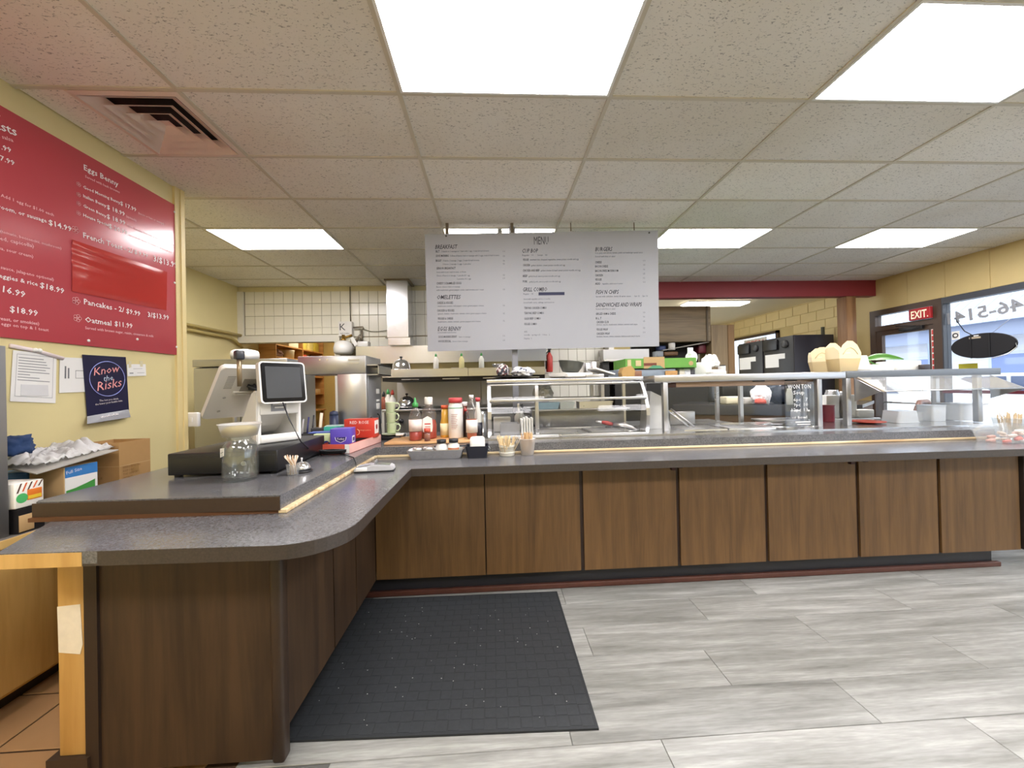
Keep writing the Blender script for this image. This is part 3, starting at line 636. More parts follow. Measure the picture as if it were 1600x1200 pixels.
for s, a, e in (('Served with hash browns', (133, 277), (187, 302)), ('(bacon or ham or sausage)', (216, 334), (256, 351)), ('(spinach)', (197, 339), (213, 346)), ('(ham, cheese, tomato, mushroom, onion)', (198, 353), (272, 385)), ('(roast beef, spicy chicken or pulled pork)', (201, 368), (270, 396)),
    ('Served with brown sugar, raisin, cinnamon & milk', (133, 514), (240, 527)), ('& salsa', (-6, 213), (21, 222)), ('Add 1 egg for $1.00 each', (1, 307), (84, 338)), ('(tomato, bocconcini, mushroom)', (0, 363), (96, 390)), ('red, capicolla)', (-4, 374), (53, 387)), ('salsa, sour cream)', (-12, 387), (52, 403)),
    ('hot sauce, jalapeno optional)', (-15, 416), (84, 439)), ('sausage, chicken breast, or smokies)', (-80, 489), (61, 508)), ('2 eggs on top & 1 toast', (-6, 507), (76, 518))): wt(s, a, e, INKP)
for px, py, rr in ((118, 359, .022), (119, 470, .024), (121, 497, .024), (123, 288, .014), (123, 304, .014), (123, 318, .014), (123, 333, .014)):
    c = wall_pt(px, py, WX+.0155); b = B()
    for k in range(5):
        a = 2*PI*k/5; cc = (c.y+rr*.55*math.cos(a), c.z+rr*.55*math.sin(a))
        b.tube([(c.x, cc[0]+rr*.42*math.cos(u), cc[1]+rr*.42*math.sin(u)) for u in [2*PI*q/9 for q in range(10)]], rr*.06, 4)
    part(t, 'flower_emblem', b, INKP, True, kind='stuff')
# unprinted patch of red film, a little wrinkled
b = B(); c00, c10, c11, c01 = [wall_pt(*p, WX+.016) for p in ((112, 455), (260, 485), (261, 425), (112, 374))]
def film(u, v):
    p = c00.lerp(c10, u).lerp(c01.lerp(c11, u), v); e = min(u, v, 1-u, 1-v); x = .0015+.006*min(1, e*9)+.0025*math.sin(9*v*PI+3*u)*(1-u)**2*(1 if v > .45 else .2)+.001*math.sin(5*u+7*v); return p+Vector((x, 0, 0))
b.grid(film, 26, 18); part(t, 'film_patch', b, M('b83a34', .18, 0, .02, 6), True, 'blank glossy red film patch')
# papers and poster
def sheet(name, quad, mat, label, lines=0, x=WX+.004, group=None, cat='paper'):
    P4 = [at(*p, x=x) for p in quad]
    c = sum(P4, Vector())/4; c.z = min(p.z for p in P4)
    tt = thing(name, label, cat, (WX, c.y, c.z), 0, group)
    b = B(); b.slab(P4, .0025, (1, 0, 0)); part(tt, 'sheet', b, mat, True)
    return tt, P4
tt, P4 = sheet('wall_notice', ((20, 547), (88, 554), (86, 630), (15, 627)), PAPER, 'white paper notice in a clear sleeve, nearest the steel framed cabinet', 0)
fx = Vector((.004, 0, 0))
def on(P4, u, v, d=.0032): return P4[3].lerp(P4[2], u).lerp(P4[0].lerp(P4[1], u), v)+Vector((d, 0, 0))
def rule(tt, P4, name, mat, rects):
    b = B()
    for (u0, u1, v0, v1) in rects: b.add([on(P4, u0, v0), on(P4, u1, v0), on(P4, u1, v1), on(P4, u0, v1)], [(0, 1, 2, 3)])
    part(tt, name, b, mat, True, kind='stuff')
rr = random.Random(5)
rule(tt, P4, 'printed_lines', M('8d8d90', .7), [(.12, .12+.25+.5*rr.random(), .86-.055*k, .875-.055*k) for k in range(9)]+[(.08, .92, .93, .937), (.08, .92, .1, .107), (.08, .088, .1, .93), (.912, .92, .1, .93)])
b = B(); b.slab([on(P4, .2, .12), on(P4, .82, .14), on(P4, .80, .36), on(P4, .2, .34)], .002, (1, 0, 0)); part(tt, 'clipped_slip', b, M('d9d9da', .6), True)
b = B(); b.tube([on(P4, -.08, 1.08), on(P4, .5, 1.03), on(P4, 1.15, .93)], .012, 6); part(tt, 'rolled_sleeve', b, M('e6d8d8', .3), True)
for s in (.42, .52):
    b = B(); b.lathe([(.008, 0), (.011, .004), (.012, .016), (.004, .022)], mat=Matrix.Translation(on(P4, s, 1.04)) @ Matrix.Rotation(PI/2, 4, 'Y'), n=10); part(tt, 'push_pin', b, WHITE, True)
tt, P4 = sheet('taped_notice', ((93, 558), (140, 560), (140, 612), (92, 614)), PAPER, 'white paper notice with a boxed note, half behind the neon poster')
rule(tt, P4, 'printed_lines', M('77777a', .7), [(.5, .9, .62, .635), (.5, .515, .4, .62), (.5, .9, .4, .412), (.15, .2, .4, .75), (.25, .3, .4, .7)])
tt, P4 = sheet('poster', ((128, 554), (196, 558), (201, 640), (136, 651)), M('1d1b3c', .35, 0, .25, 3), 'dark blue neon style poster with pink and white lettering', 0, WX+.008, None, 'poster')
b = B(); cc = on(P4, .52, .60, .004); W = (P4[1]-P4[0]).length
b.tube([cc+Vector((0, .41*W*math.cos(a), .41*W*math.sin(a))) for a in [2*PI*k/36 for k in range(37)]], .0022, 4); part(tt, 'neon_ring', b, M('aab4ff', .5, emit=0), True)
NEP = M('f2a7a4', .5, 0, 0, 8); NEW = M('cfe0f2', .5, 0, 0, 8)
write((tt, 'pink_lettering', NEP), 'Know', on(P4, .2, .66, .005), on(P4, .83, .73, .005), (1, 0, 0), shear=.3); write((tt, 'pale_lettering', NEW), 'the', on(P4, .42, .56, .005), on(P4, .64, .58, .005), (1, 0, 0), shear=.3)
write((tt, 'pink_lettering', NEP), 'Risks', on(P4, .25, .40, .005), on(P4, .86, .46, .005), (1, 0, 0), shear=.3)
write((tt, 'white_lettering', INKW), 'The less you drink,', on(P4, .28, .22, .005), on(P4, .74, .22, .005), (1, 0, 0)); write((tt, 'white_lettering', INKW), 'the lower your health risks.', on(P4, .18, .165, .005), on(P4, .84, .175, .005), (1, 0, 0))
b = B(); q = [at(136, 651, x=WX+.012), at(201, 640, x=WX+.012), at(204, 652, x=WX+.05), at(136, 663, x=WX+.05)]; b.slab(q, .002, (.3, 0, 1)); f = part(tt, 'folded_foot', b, M('3c3c44', .4), True)
write((f, 'foot_lettering', INKW), '#KnowYourRisks', q[0].lerp(q[3], .55)+(q[1]-q[0])*.3+Vector((.004, 0, .002)), q[0].lerp(q[3], .5)+(q[1]-q[0])*.72+Vector((.004, 0, .002)), (1, 0, .4))
tt, P4 = sheet('note_slip', ((198, 569), (227, 569), (228, 587), (199, 588)), PAPER, 'small white slip taped right of the neon poster')
rule(tt, P4, 'printed_lines', M('9a9a9c', .7), [(.3, .8, .6, .63), (.1, .3, .2, .3), (.5, .9, .25, .28)])
b = B(); b.slab([at(*p, x=WX+.006) for p in ((201, 565), (205, 564), (205, 574), (201, 575))], .001, (1, 0, 0)); b.slab([at(*p, x=WX+.006) for p in ((218, 564), (223, 564), (223, 573), (219, 573))], .001, (1, 0, 0)); part(tt, 'tape', b, M('d8cfae', .3), True, kind='stuff')
# ================================================================== MAPLE CABINET ALONG THE LEFT WALL
t = thing('maple_cabinet', 'light maple base cabinet along the yellow wall', 'cabinet', (-2.36, 2.1, 0))
b = B(); b.box(-2.55, -2.16, .9, 3.18, .09, .745); part(t, 'body', b, MAPLE, True)
for (y0, y1) in ((1.10, 1.605), (1.615, 2.30), (2.31, 3.1)):
    b = B(); b.rbox(-2.16, -2.14, y0, y1, .11, .735, .003); part(t, 'door', b, MAPLE, True)
b = B(); b.box(-2.55, -2.24, .9, 3.18, 0, .09); part(t, 'toe_kick', b, M('2b211c', .5), True)
b = B(); b.rbox(-2.552, -2.135, .9, 3.18, .746, .782, .004); part(t, 'worktop', b, M('6e6a66', .4, 0, .2, 60), True)
b = B(); b.box(-2.137, -2.13, .9, 3.2, .745, .78); part(t, 'maple_lip', b, M('e8c27a', .4), True)
# steel framed cabinet at the left edge
t = thing('display_cabinet', 'grey steel framed dark glass cabinet standing on the maple worktop', 'cabinet', (-2.38, 1.86, .784))
o = [(-2.55, .784), (-2.165, .784), (-2.17, 1.63), (-2.55, 1.63)]; q = [(-2.51, .86), (-2.262, .86), (-2.268, 1.58), (-2.51, 1.58)]
b = B(); b.ring(o, q, 1.765, 1.80, 'y'); part(t, 'door_frame', b, STEELD, True)
b = B(); b.prism(q, 1.78, 1.79, 'y'); part(t, 'door_glass', b, BLACKG, True)
b = B(); b.prism([(-2.55, .784), (-2.20, .784), (-2.205, 1.62), (-2.55, 1.62)], 1.80, 1.812, 'y'); part(t, 'rear_body', b, M('4c4c50', .45), True)
# boxes behind the tier
def open_box(root, w, d, h, mat, inner, wall=.006, flaps=()):
    o = [(-w/2, -d/2), (w/2, -d/2), (w/2, d/2), (-w/2, d/2)]; q = [(x*(1-2*wall/w), y*(1-2*wall/d)) for x, y in o]
    b = B(); b.ring(o, q, 0, h); b.prism(q, 0, .006); part(root, 'box_body', b, mat)
    for s, ang in flaps:
        b = B(); L = d*.5 if s in 'lr' else w*.4
        if s == 'l': b.slab([(-w/2, -d/2, h), (-w/2, d/2, h), (-w/2-.12*math.cos(ang), d/2, h+.12*math.sin(ang)), (-w/2-.12*math.cos(ang), -d/2, h+.12*math.sin(ang))], .004, (0, 0, 1))
        if s == 'r': b.slab([(w/2, -d/2, h), (w/2, d/2, h), (w/2+.12*math.cos(ang), d/2, h+.12*math.sin(ang)), (w/2+.12*math.cos(ang), -d/2, h+.12*math.sin(ang))], .004, (0, 0, 1))
        if s == 'b': b.slab([(-w/2, d/2, h), (w/2, d/2, h), (w/2, d/2+.12*math.cos(ang), h+.12*math.sin(ang)), (-w/2, d/2+.12*math.cos(ang), h+.12*math.sin(ang))], .004, (0, 0, 1))
        if s == 'f': b.slab([(-w/2, -d/2, h), (w/2, -d/2, h), (w/2, -d/2-.12*math.cos(ang), h+.12*math.sin(ang)), (-w/2, -d/2-.12*math.cos(ang), h+.12*math.sin(ang))], .004, (0, 0, 1))
        part(root, 'flap', b, inner)
t = thing('cardboard_box', 'tall open brown cardboard box with printed lines at the far end of the wall cabinet', 'box', (-2.29, 2.416, .782), .0)
open_box(t, .22, .20, .34, CARD, CARDL, .006, ())
for z in (.2,): b = B(); b.box(.1102, .1112, -.098, .098, z, z+.004); b.box(-.108, .108, -.1012, -.1002, z, z+.004); part(t, 'fold_line', b, CARDL, kind='stuff')
for s_, y0, y1, z in (('HANDLE WITH CARE', -.08, .03, .185), ('KEEP DRY', -.08, -.01, .165), ('THIS SIDE UP', -.08, .01, .145), ('24 PACK', -.08, -.02, .125)): write((t, 'box_lettering', M('8a6238', .7)), s_, (-2.29+.1115, 2.416+y0, .782+z), (-2.29+.1115, 2.416+y1, .782+z), (1, 0, 0), h=.012)
write((t, 'box_lettering', M('8a6238', .7)), 'FRAGILE', (-2.37, 2.3145, .782+.13), (-2.27, 2.3145, .782+.13), (0, -1, 0), h=.014)
b = B(); b.box(.1102, .1112, -.03, .02, .15, .2); part(t, 'tape', b, M('a98450', .5))
t = thing('printer_paper_box', 'cardboard box with a blue, white and green full size label', 'box', (-2.265, 2.115, .782), 0)
b = B(); b.rbox(-.085, .083, -.08, .08, 0, .256, .004); part(t, 'box_body', b, CARDL)
b = B(); b.box(.083, .085, -.078, .079, .005, .255); lb2 = part(t, 'side_label', b, PAPER)
b = B(); b.box(.085, .0858, -.078, .079, .20, .255); part(lb2, 'blue_band', b, M('3f80c4', .4)); b = B(); b.prism([(-.074, .08), (.066, .115), (.066, .165), (.02, .152), (-.03, .14), (-.074, .135)], .085, .0858, 'x'); part(lb2, 'green_hill', b, M('4a9a4a', .4))
write((lb2, 'label_lettering', INKW), 'Full Size', (-2.265+.0866, 2.042, 1.0), (-2.265+.0866, 2.115, 1.01), (1, 0, 0))
t = thing('carton', 'blue carton half hidden left of the full size box', 'box', (-2.45, 2.11, .782), 0)
b = B(); b.rbox(-.09, .085, -.07, .07, 0, .235, .004); part(t, 'box_body', b, M('3f7ab8', .5)); b = B(); b.box(-.09, .085, -.0712, -.07, .0, .15); part(t, 'pale_print', b, PAPER)
t = thing('black_carton', 'black and tan open carton at the front of the maple worktop', 'box', (-2.22, 1.866, .784), 0)
b = B(); b.ring([(-.08, -.05), (.075, -.05), (.075, .05), (-.08, .05)], [(-.075, -.045), (.07, -.045), (.07, .045), (-.075, .045)], 0, .11); b.box(-.075, .07, -.045, .045, 0, .006); part(t, 'box_body', b, M('1c1a1c', .5))
b = B(); b.rbox(.075, .0765, -.048, .008, .006, .08, .0005); part(t, 'tan_window', b, CARDL)
write((t, 'carton_lettering', INKW), 'ZERO', (-2.143, 1.88, .868), (-2.143, 1.91, .868), (1, 0, 0)); write((t, 'carton_lettering', INKW), 'ALOE', (-2.143, 1.876, .85), (-2.143, 1.908, .85), (1, 0, 0))
t = thing('snack_carton', 'striped white carton with an orange panel lying on the black carton', 'box', (-2.225, 1.866, .895), 0)
b = B(); b.rbox(-.08, .073, -.056, .056, .0, .115, .006); part(t, 'box_body', b, M('f0efe6', .4))
b = B(); b.rbox(.073, .0745, -.01, .046, .03, .078, .0005); part(t, 'orange_panel', b, M('e07a2c', .4)); b = B(); b.box(.0745, .0752, -.007, .043, .034, .05); part(t, 'yellow_stripe', b, M('e8c53c', .4))
for k in range(5):
    b = B(); y = -.05+.02*k; b.add([(.0735, y, .07+.004*k), (.0735, y+.007, .07+.004*k), (.0735, y+.022, .112), (.0735, y+.015, .112)], [(0, 1, 2, 3)]); part(t, 'stripe', b, M(['5a3a2a', 'd8622c'][k % 2], .5))
b = B(); b.lathe([(.0, 0), (.02, .0), (.022, .001)], mat=Matrix.Translation((.0735, -.03, .045)) @ Matrix.Rotation(PI/2, 4, 'Y')); part(t, 'green_blot', b, M('4fb86a', .5))
def crumple(name, label, cat, c, s, mat, seed, res=22, group=None, amp=.35):
    r = random.Random(seed); ph = [(r.uniform(2, 6), r.uniform(2, 6), r.uniform(0, 6)) for _ in range(5)]
    b = B(); bmesh.ops.create_icosphere(b.bm, subdivisions=4, radius=1)
    for v in b.bm.verts:
        n = v.co.copy()
        o_ = Vector((seed*3.1, seed*1.7, 0)); k = 1+amp*(.7*mnoise.noise(n*1.6+o_)+.7*(abs(mnoise.noise(n*3.3+o_))-.22)+.5*(abs(mnoise.noise(n*7+o_))-.2)); v.co = Vector((n.x*s[0]*k, n.y*s[1]*k, max(-.6, n.z)*s[2]*k+s[2]*.55))
    for f in b.bm.faces: f.smooth = seed % 2 == 0
    return single(name, b, mat, label, cat, c, 0, group)
crumple('blue_cloth', 'dark blue bundled cloth lying on the packing paper', 'cloth', (-2.43, 2.03, 1.115), (.075, .075, .062), M('1f3a63', .8, 0, .2, 20, .2), 4, amp=.35)
b = B(); b.slab([(-2.5, 2.04, 1.05), (-2.15, 1.89, 1.035), (-2.14, 2.27, 1.085), (-2.5, 2.29, 1.09)], .005, (0, 0, 1)); single('cardboard_sheet', b, M('a9a69f', .7), 'flat grey cardboard sheet laid over the boxes', 'cardboard')
b = B()
def pap(u, v):
    x = -2.50+.30*u; y = 1.96+.35*v; q_ = Vector((x*8, y*8, 0)); e_ = min(1, 6*min(u, 1-u, v, 1-v)+.1)
    return (x+.03*mnoise.noise(q_*1.7), y, 1.062+.03*v+.035*e_*(.6+mnoise.noise(q_))+.05*e_*abs(mnoise.noise(q_*2.1+Vector((3, 0, 0))))+.03*abs(mnoise.noise(q_*5))+.10*max(0, v-.72)*e_)
b.grid(pap, 40, 48); bmesh.ops.solidify(b.bm, geom=b.bm.faces[:], thickness=.004); single('packing_paper', b, M('f4f4f4', .5), 'crumpled white packing paper lying over the boxes', 'paper')
# ================================================================== KITCHEN, LEFT PART
for k, (pz, py2) in enumerate((((292, 504), (378, 520)), ((292, 512), (360, 525)))):
    a = at(*pz, x=-4.02); a.y = 3.6; e = at(*py2, x=-4.02); z = a.z
    b = B(); pts = [(-4.0, 3.4, 2.31-.07*k), (-4.0, 5.5, 2.31-.07*k), (-4.0, 6.0, 2.31-.07*k)]
    pts += [(-4.0, 6.27, 2.31)] if k == 0 else [(-4.0, 6.12, 2.2), (-4.0, 6.27, 2.12)]
    b.tube(pts, .022, 8); single('wall_pipe', b, M('b5a266', .4), ['upper yellow painted pipe along the kitchen side wall', 'lower yellow painted pipe bending down at the kitchen corner'][k], 'pipe')
t = thing('upright_fridge', 'tall dull steel refrigerator behind the till', 'refrigerator', (-2.95, 4.95, 0))
b = B(); b.rbox(-3.47, -2.42, 4.6, 5.3, .06, 1.70, .01); part(t, 'body', b, STEELD, True)
b = B(); b.rbox(-3.48, -2.41, 4.57, 5.3, 1.705, 1.79, .006); part(t, 'top_panel', b, STEELD, True)
for (x0, x1) in ((-3.465, -2.95), (-2.94, -2.425)):
    b = B(); b.rbox(x0, x1, 4.565, 4.598, .1, 1.69, .008); d = part(t, 'door', b, STEELD, True); b = B(); xh = x1-.05 if x0 < -3 else x0+.05; b.rbox(xh-.012, xh+.012, 4.53, 4.566, .9, 1.2, .004); part(d, 'handle', b, STEEL, True)
b = B(); b.box(-3.4, -2.5, 4.65, 5.25, 0, .06); part(t, 'base', b, BLACK, True)
b = B(); b.rbox(-3.2, -2.95, 4.75, 5.0, 1.792, 1.93, .05); t = single('paper_roll_pack', b, PAPER, 'white wrapped pack lying on top of the tall refrigerator', 'package')
# pantry shelves seen through the pass-through
t = thing('pantry_shelving', 'brown wooden shelving on the pantry side wall behind the pass-through', 'shelf', (-3.9, 7.7, 0))
for z in (2.235, 2.02, 1.70, 1.34):
    b = B(); b.box(-4.04, -3.75, 6.79 if z > 1.9 else 7.4, 8.6, z-.022, z); part(t, 'shelf_board', b, SHELFW, True)
for y in (6.765, 7.7, 8.6):
    b = B(); b.box(-4.04, -3.75, y, y+.022, 1.1 if y > 7 else 1.9, 2.5); part(t, 'upright', b, SHELFW, True)
def bag(name, label, y, z, w, h, mat, seed): crumple(name, label, 'bag', (-3.89, y, z), (.11, w/2, h*.62), mat, seed, 12, None, .3)
bag('brown_bag', 'brown paper bag on the pantry shelf below the white tiles', 7.0, 2.022, .26, .15, M('6a4a38', .7, 0, .2, 10), 3)
bag('red_bag', 'red plastic bag on the pantry shelf', 7.95, 2.022, .3, .14, M('c24e34', .5, 0, .2, 10), 5)
b = B(); b.lathe([(.09, 0), (.1, .13), (.105, .14), (.105, .16), (0, .16)], (-3.87, 7.4, 2.022)); single('white_tub', b, M('d8ceb0', .5), 'round cream tub between the bags on the pantry shelf', 'tub')
b = B(); b.rbox(-4.0, -3.78, 7.25, 7.6, 2.237, 2.36, .01); single('flat_carton', b, M('d8cfb5', .6), 'flat pale carton on the top pantry shelf', 'box')
for k in range(3): b = B(); b.rbox(-3.98, -3.79, 7.75+.26*k, 7.97+.26*k, 2.237, 2.43, .012); single('yellow_packet', b, M(['d4c25c', 'dcc878', 'c0aa3c'][k], .45, 0, .2, 14), ['first', 'second', 'third'][k]+' yellow food packet from the left on the top pantry shelf', 'packet', group='yellow packets on the top pantry shelf')
b = B(); b.lathe([(.04, 0), (.045, .12), (.025, .15), (.025, .2), (0, .2)], (-3.82, 7.50, 1.702)); single('glass_bottle', b, M('d6dccb', .2), 'pale bottle beside the till screen on the pantry shelf', 'bottle')
b = B(); b.lathe([(.035, 0), (.035, .1), (.018, .14), (.018, .18), (0, .18)], (-3.82, 7.62, 1.702)); single('dark_bottle', b, M('2c2a28', .2), 'dark bottle next to the pale bottle on the pantry shelf', 'bottle')
bag('red_net_bag', 'red net bag on the lower pantry shelf seen under the brewer top', 8.2, 1.342, .3, .2, M('c23c32', .6, 0, .3, 20), 7)
b = B(); b.rbox(-4.0, -3.8, 8.38, 8.56, 1.342, 1.44, .01); single('tan_carton', b, CARDL, 'tan carton beside the red net bag on the pantry shelf', 'carton')
t = thing('pantry_table', 'wooden table in the pantry under the soap bottle', 'table', (-3.85, 8.0, 0))
b = B(); b.rbox(-4.04, -3.7, 7.3, 8.6, .97, 1.0, .004); part(t, 'top', b, SHELFW, True)
for y in (7.34, 8.54): b = B(); b.box(-3.78, -3.73, y-.025, y+.025, 0, .97); part(t, 'leg', b, SHELFW, True)
t = thing('soap_bottle', 'green liquid soap pump bottle on the pantry table behind the steel brewer', 'bottle', (-3.8, 8.15, 1.001))
b = B(); b.lathe([(.06, 0), (.065, .1), (.05, .16), (.025, .18)], n=14); part(t, 'body', b, M('4aa86a', .2)); b = B(); b.lathe([(.025, .18), (.025, .22), (.01, .23), (.01, .28)]); b.box(-.05, .012, -.012, .012, .27, .29); part(t, 'pump', b, M('d8efe0', .3))
t = thing('pantry_light', 'lit ceiling light inside the pantry', 'ceiling light', (-3.0, 7.6, 2.74)); b = B(); b.box(-.5, .5, -.12, .12, -.03, .0); part(t, 'diffuser', b, emitter('pantry_lamp', (1, .9, .72), 14)); b = B(); b.box(-.52, .52, -.14, .14, 0.0, .01); part(t, 'frame', b, WHITE)
b = B(); b.rbox(-2.60, -2.47, 3.293, 3.33, 1.12, 1.24, .01); t = thing('switch_box', 'white plastic box fixed beside the cream corner trim', 'switch box', (-2.53, 3.31, 1.12)); part(t, 'case', b, WHITEPL, True); b = B(); b.rbox(-2.53, -2.51, 3.288, 3.293, 1.16, 1.2, .002); part(t, 'rocker', b, PAPER, True)
# fire suppression cylinder
t = thing('fire_suppression_unit', 'white fire suppression cylinder with brass valve and sign on the tiled wall', 'cylinder', (-2.33, 6.1, 1.93))
c = at(537, 548, y=6.08)
b = B(); b.lathe([(.0, 0), (.11, 0), (.145, .03), (.15, .10), (.13, .17), (.06, .215), (.035, .22)], (c.x, 6.08, c.z-.06), 20); part(t, 'tank', b, WHITEPL, True)
b = B(); b.lathe([(.035, 0), (.04, .03), (.025, .04), (.025, .1)], (c.x, 6.08, c.z+.15)); b.cyl((c.x, 6.08, c.z+.2), (c.x+.12, 6.12, c.z+.25), .018); part(t, 'brass_valve', b, M('a8843c', .3, .9), True)
q0, q1 = at(530, 503, y=6.2), at(551, 525, y=6.2); b = B(); b.box(q0.x, q1.x, 6.17, 6.26, q1.z, q0.z); sg = part(t, 'sign_box', b, WHITEPL, True)
write((sg, 'sign_lettering', INK), 'K', (q0.x+.02, 6.168, q1.z+.09), (q0.x+.11, 6.168, q1.z+.09), (0, -1, 0)); write((sg, 'sign_lettering', INK), 'KITCHEN', (q0.x+.03, 6.168, q1.z+.025), (q1.x-.04, 6.168, q1.z+.025), (0, -1, 0))
b = B(); b.slab([at(*p, y=6.05) for p in ((547, 528), (552, 526), (559, 538), (554, 541))], .004, (0, -1, 0)); part(t, 'paper_tag', b, PAPER, True)
b = B(); b.tube([at(*p, y=6.2) for p in ((552, 512), (567, 511), (568, 514))], .014, 6); b.tube([at(*p, y=6.22) for p in ((565, 516), (565, 542))], .02, 6); b.tube([at(*p, y=6.2) for p in ((552, 541), (558, 530), (562, 524), (566, 532))], .022, 6); part(t, 'pipework', b, M('8a8070', .35, .6), True, kind='stuff')
b = B(); b.tube([at(*p, y=6.24) for p in ((547, 448), (547, 475), (548, 502))], .008, 5); b.tube([at(*p, y=6.24) for p in ((566, 514), (580, 518), (592, 518), (606, 516))], .005, 5); part(t, 'cable', b, M('5a5238', .5), True, kind='stuff')
b = B(); b.rbox(at(551, 0, y=6.1).x, at(567, 0, y=6.1).x, 6.02, 6.16, at(0, 552, y=6.1).z+.0, at(0, 543, y=6.1).z, .008); part(t, 'white_case', b, WHITEPL, True)
# ================================================================== HOOD LINE
t = thing('exhaust_hood', 'low stainless exhaust hood with shelf and duct on the kitchen back wall', 'hood', (-.4, 5.6, 1.5))
hx0, hx1 = -1.435, .70
b = B(); b.box(hx0, -.32, 5.0, 6.2, 1.55, 1.655); b.box(-.315, hx1, 5.0, 6.2, 1.55, 1.655); part(t, 'front_fascia', b, STEELH, True)
b = B(); b.box(hx0, hx1, 5.02, 6.2, 1.50, 1.55); part(t, 'dark_filter_recess', b, M('1c1814', .5), True)
for k in range(4):
    x = hx0+.25+.53*k; b = B(); b.box(x, x+.22, 4.995, 5.02, 1.515, 1.525); part(t, 'filter_handle', b, STEEL, True)
b = B(); b.box(-2.1, hx1+.16, 5.95, 6.26, 1.80, 2.07); b.box(hx0, hx1+.16, 5.9, 5.95, 1.795, 1.81); part(t, 'upper_panel', b, STEELH, True)
b = B(); b.box(hx0, hx1+.16, 6.2, 6.26, 1.655, 1.80); part(t, 'rear_strip', b, M('b8ab7c', .35, .6), True)
b = B(); b.box(-1.59, -1.27, 5.85, 6.2, 2.18, 3.07); part(t, 'duct', b, STEELH, True); b = B(); b.box(-1.57, -1.24, 5.82, 6.2, 2.07, 2.18); part(t, 'duct_collar', b, STEELH, True)
b = B(); b.box(-1.62, -1.25, 5.84, 6.2, 2.178, 2.19); part(t, 'collar_flange', b, M('7a6a50', .5), True); b = B(); b.box(-1.62, -1.24, 5.83, 6.22, 3.06, 3.08); part(t, 'collar_flange', b, M('7a6a50', .5), True)
t = thing('back_splash', 'dull steel splash wall below the exhaust hood', 'splashback', (-.4, 6.1, 1.0))
for (x0, x1) in ((-1.5, -.19), (-.18, .9)):
    b = B(); b.box(x0, x1, 6.02, 6.06, .9, 1.50); part(t, 'steel_sheet', b, steel('splash_steel', .5, .42), True)
t = thing('cooking_line', 'dark steel cooking range with a flat front under the hood', 'range', (-.4, 5.4, 0))
b = B(); b.rbox(-1.42, .75, 5.0, 6.0, .12, 1.10, .008); part(t, 'body', b, M('5b5a58', .4, .3, .08, 8), True); b = B(); b.rbox(-1.44, .77, 4.98, 6.0, 1.10, 1.13, .004); part(t, 'top', b, STEELD, True)
for x in (-1.4, .7): b = B(); b.box(x-.03, x+.03, 5.05, 5.9, 0, .12); part(t, 'leg', b, BLACK, True)
for k in range(5): b = B(); b.lathe([(.03, 0), (.026, .03), (0, .032)], mat=Matrix.Translation((-1.2+.4*k, 5.0, .98)) @ Matrix.Rotation(PI/2, 4, 'X')); part(t, 'knob', b, BLACK, True)
def dome(label, px, py, y, r, z=None, plate=True):
    c = at(px, py, y=y); z = c.z if z is None else z
    t = thing('dome_cover', label, 'dish cover', (c.x, y, z), 0, 'steel dome covers')
    b = B(); b.lathe([(r*1.25, 0), (r*1.3, .012), (r*1.05, .016), (r, .018), (r*.93, .08), (r*.7, .125), (r*.35, .15), (0.0, .155)], n=24); part(t, 'dome', b, CHROME)
    b = B(); b.lathe([(.008, .15), (.008, .165), (.02, .175), (.02, .19), (0, .195)], n=10); part(t, 'knob', b, BLACK)
    return t
t = dome('steel dome cover on a dark plate on the cooking range', 636, 636, 5.25, .115, 1.145); b = B(); b.lathe([(.06, -.014), (.18, -.008), (.19, -.002), (.1, -.003)], n=24); part(t, 'plate', b, BLACK)
dome('steel dome cover lying on the hood shelf', 627, 572, 5.3, .125, 1.656)
def bottle(name, label, px, y, zb, prof, body, cap=None, capprof=None, labelmat=None, labelband=None, n=16, liquid=None, liqprof=None, group=None, x=None):
    x = at(px, 650, y=y).x if x is None else x
    t = thing(name, label, 'bottle', (x, y, zb), 0, group)
    b = B(); b.lathe(prof, n=n); part(t, 'body', b, body)
    if capprof: b = B(); b.lathe(capprof, n=n); part(t, 'cap', b, cap)
    if labelband: r, z0, z1 = labelband; b = B(); b.lathe([(r, z0), (r+.0012, z0), (r+.0012, z1), (r, z1)], n=n, close=False); part(t, 'label', b, labelmat)
    if liqprof: b = B(); b.lathe(liqprof, n=n); part(t, 'sauce', b, liquid)
    return t
for px, lab, cm, lbm in ((683, 'white squeeze bottle with green cap on the hood shelf', '4aa05a', 'efece2'), (723, 'yellow squeeze bottle with green cap on the hood shelf', '4aa05a', 'e0d69a'), (754, 'pale glass bottle with green tip on the hood shelf', '3f8a4a', 'dfe0d4')):
    bottle('squeeze_bottle', lab, px, 5.2, 1.656, [(.03, 0), (.036, .01), (.036, .13), (.02, .16), (.013, .175)], M(lbm, .3), M(cm, .4), [(.014, .17), (.016, .195), (.005, .215), (0, .216)], group='squeeze bottles on the hood shelf')
c = at(779, 572, y=5.3); b = B(); b.lathe([(.03, 0), (.06, .005), (.09, .05), (.1, .06), (.095, .06), (.055, .01), (0, .008)], (c.x, 5.3, 1.657)); single('metal_bowl', b, CHROME, 'shiny metal bowl on the hood shelf', 'bowl')
b = B(); b.lathe([(.05, 0), (.10, .012), (.11, .02), (.05, .01), (0, .008)], (at(705, 0, y=5.3).x, 5.3, 1.657)); single('plate', b, M('d8d2c0', .3), 'pale plate lying on the hood shelf', 'plate')
t = thing('fire_extinguisher', 'red fire extinguisher hung at the end of the hood', 'extinguisher', (.93, 6.1, 1.62))
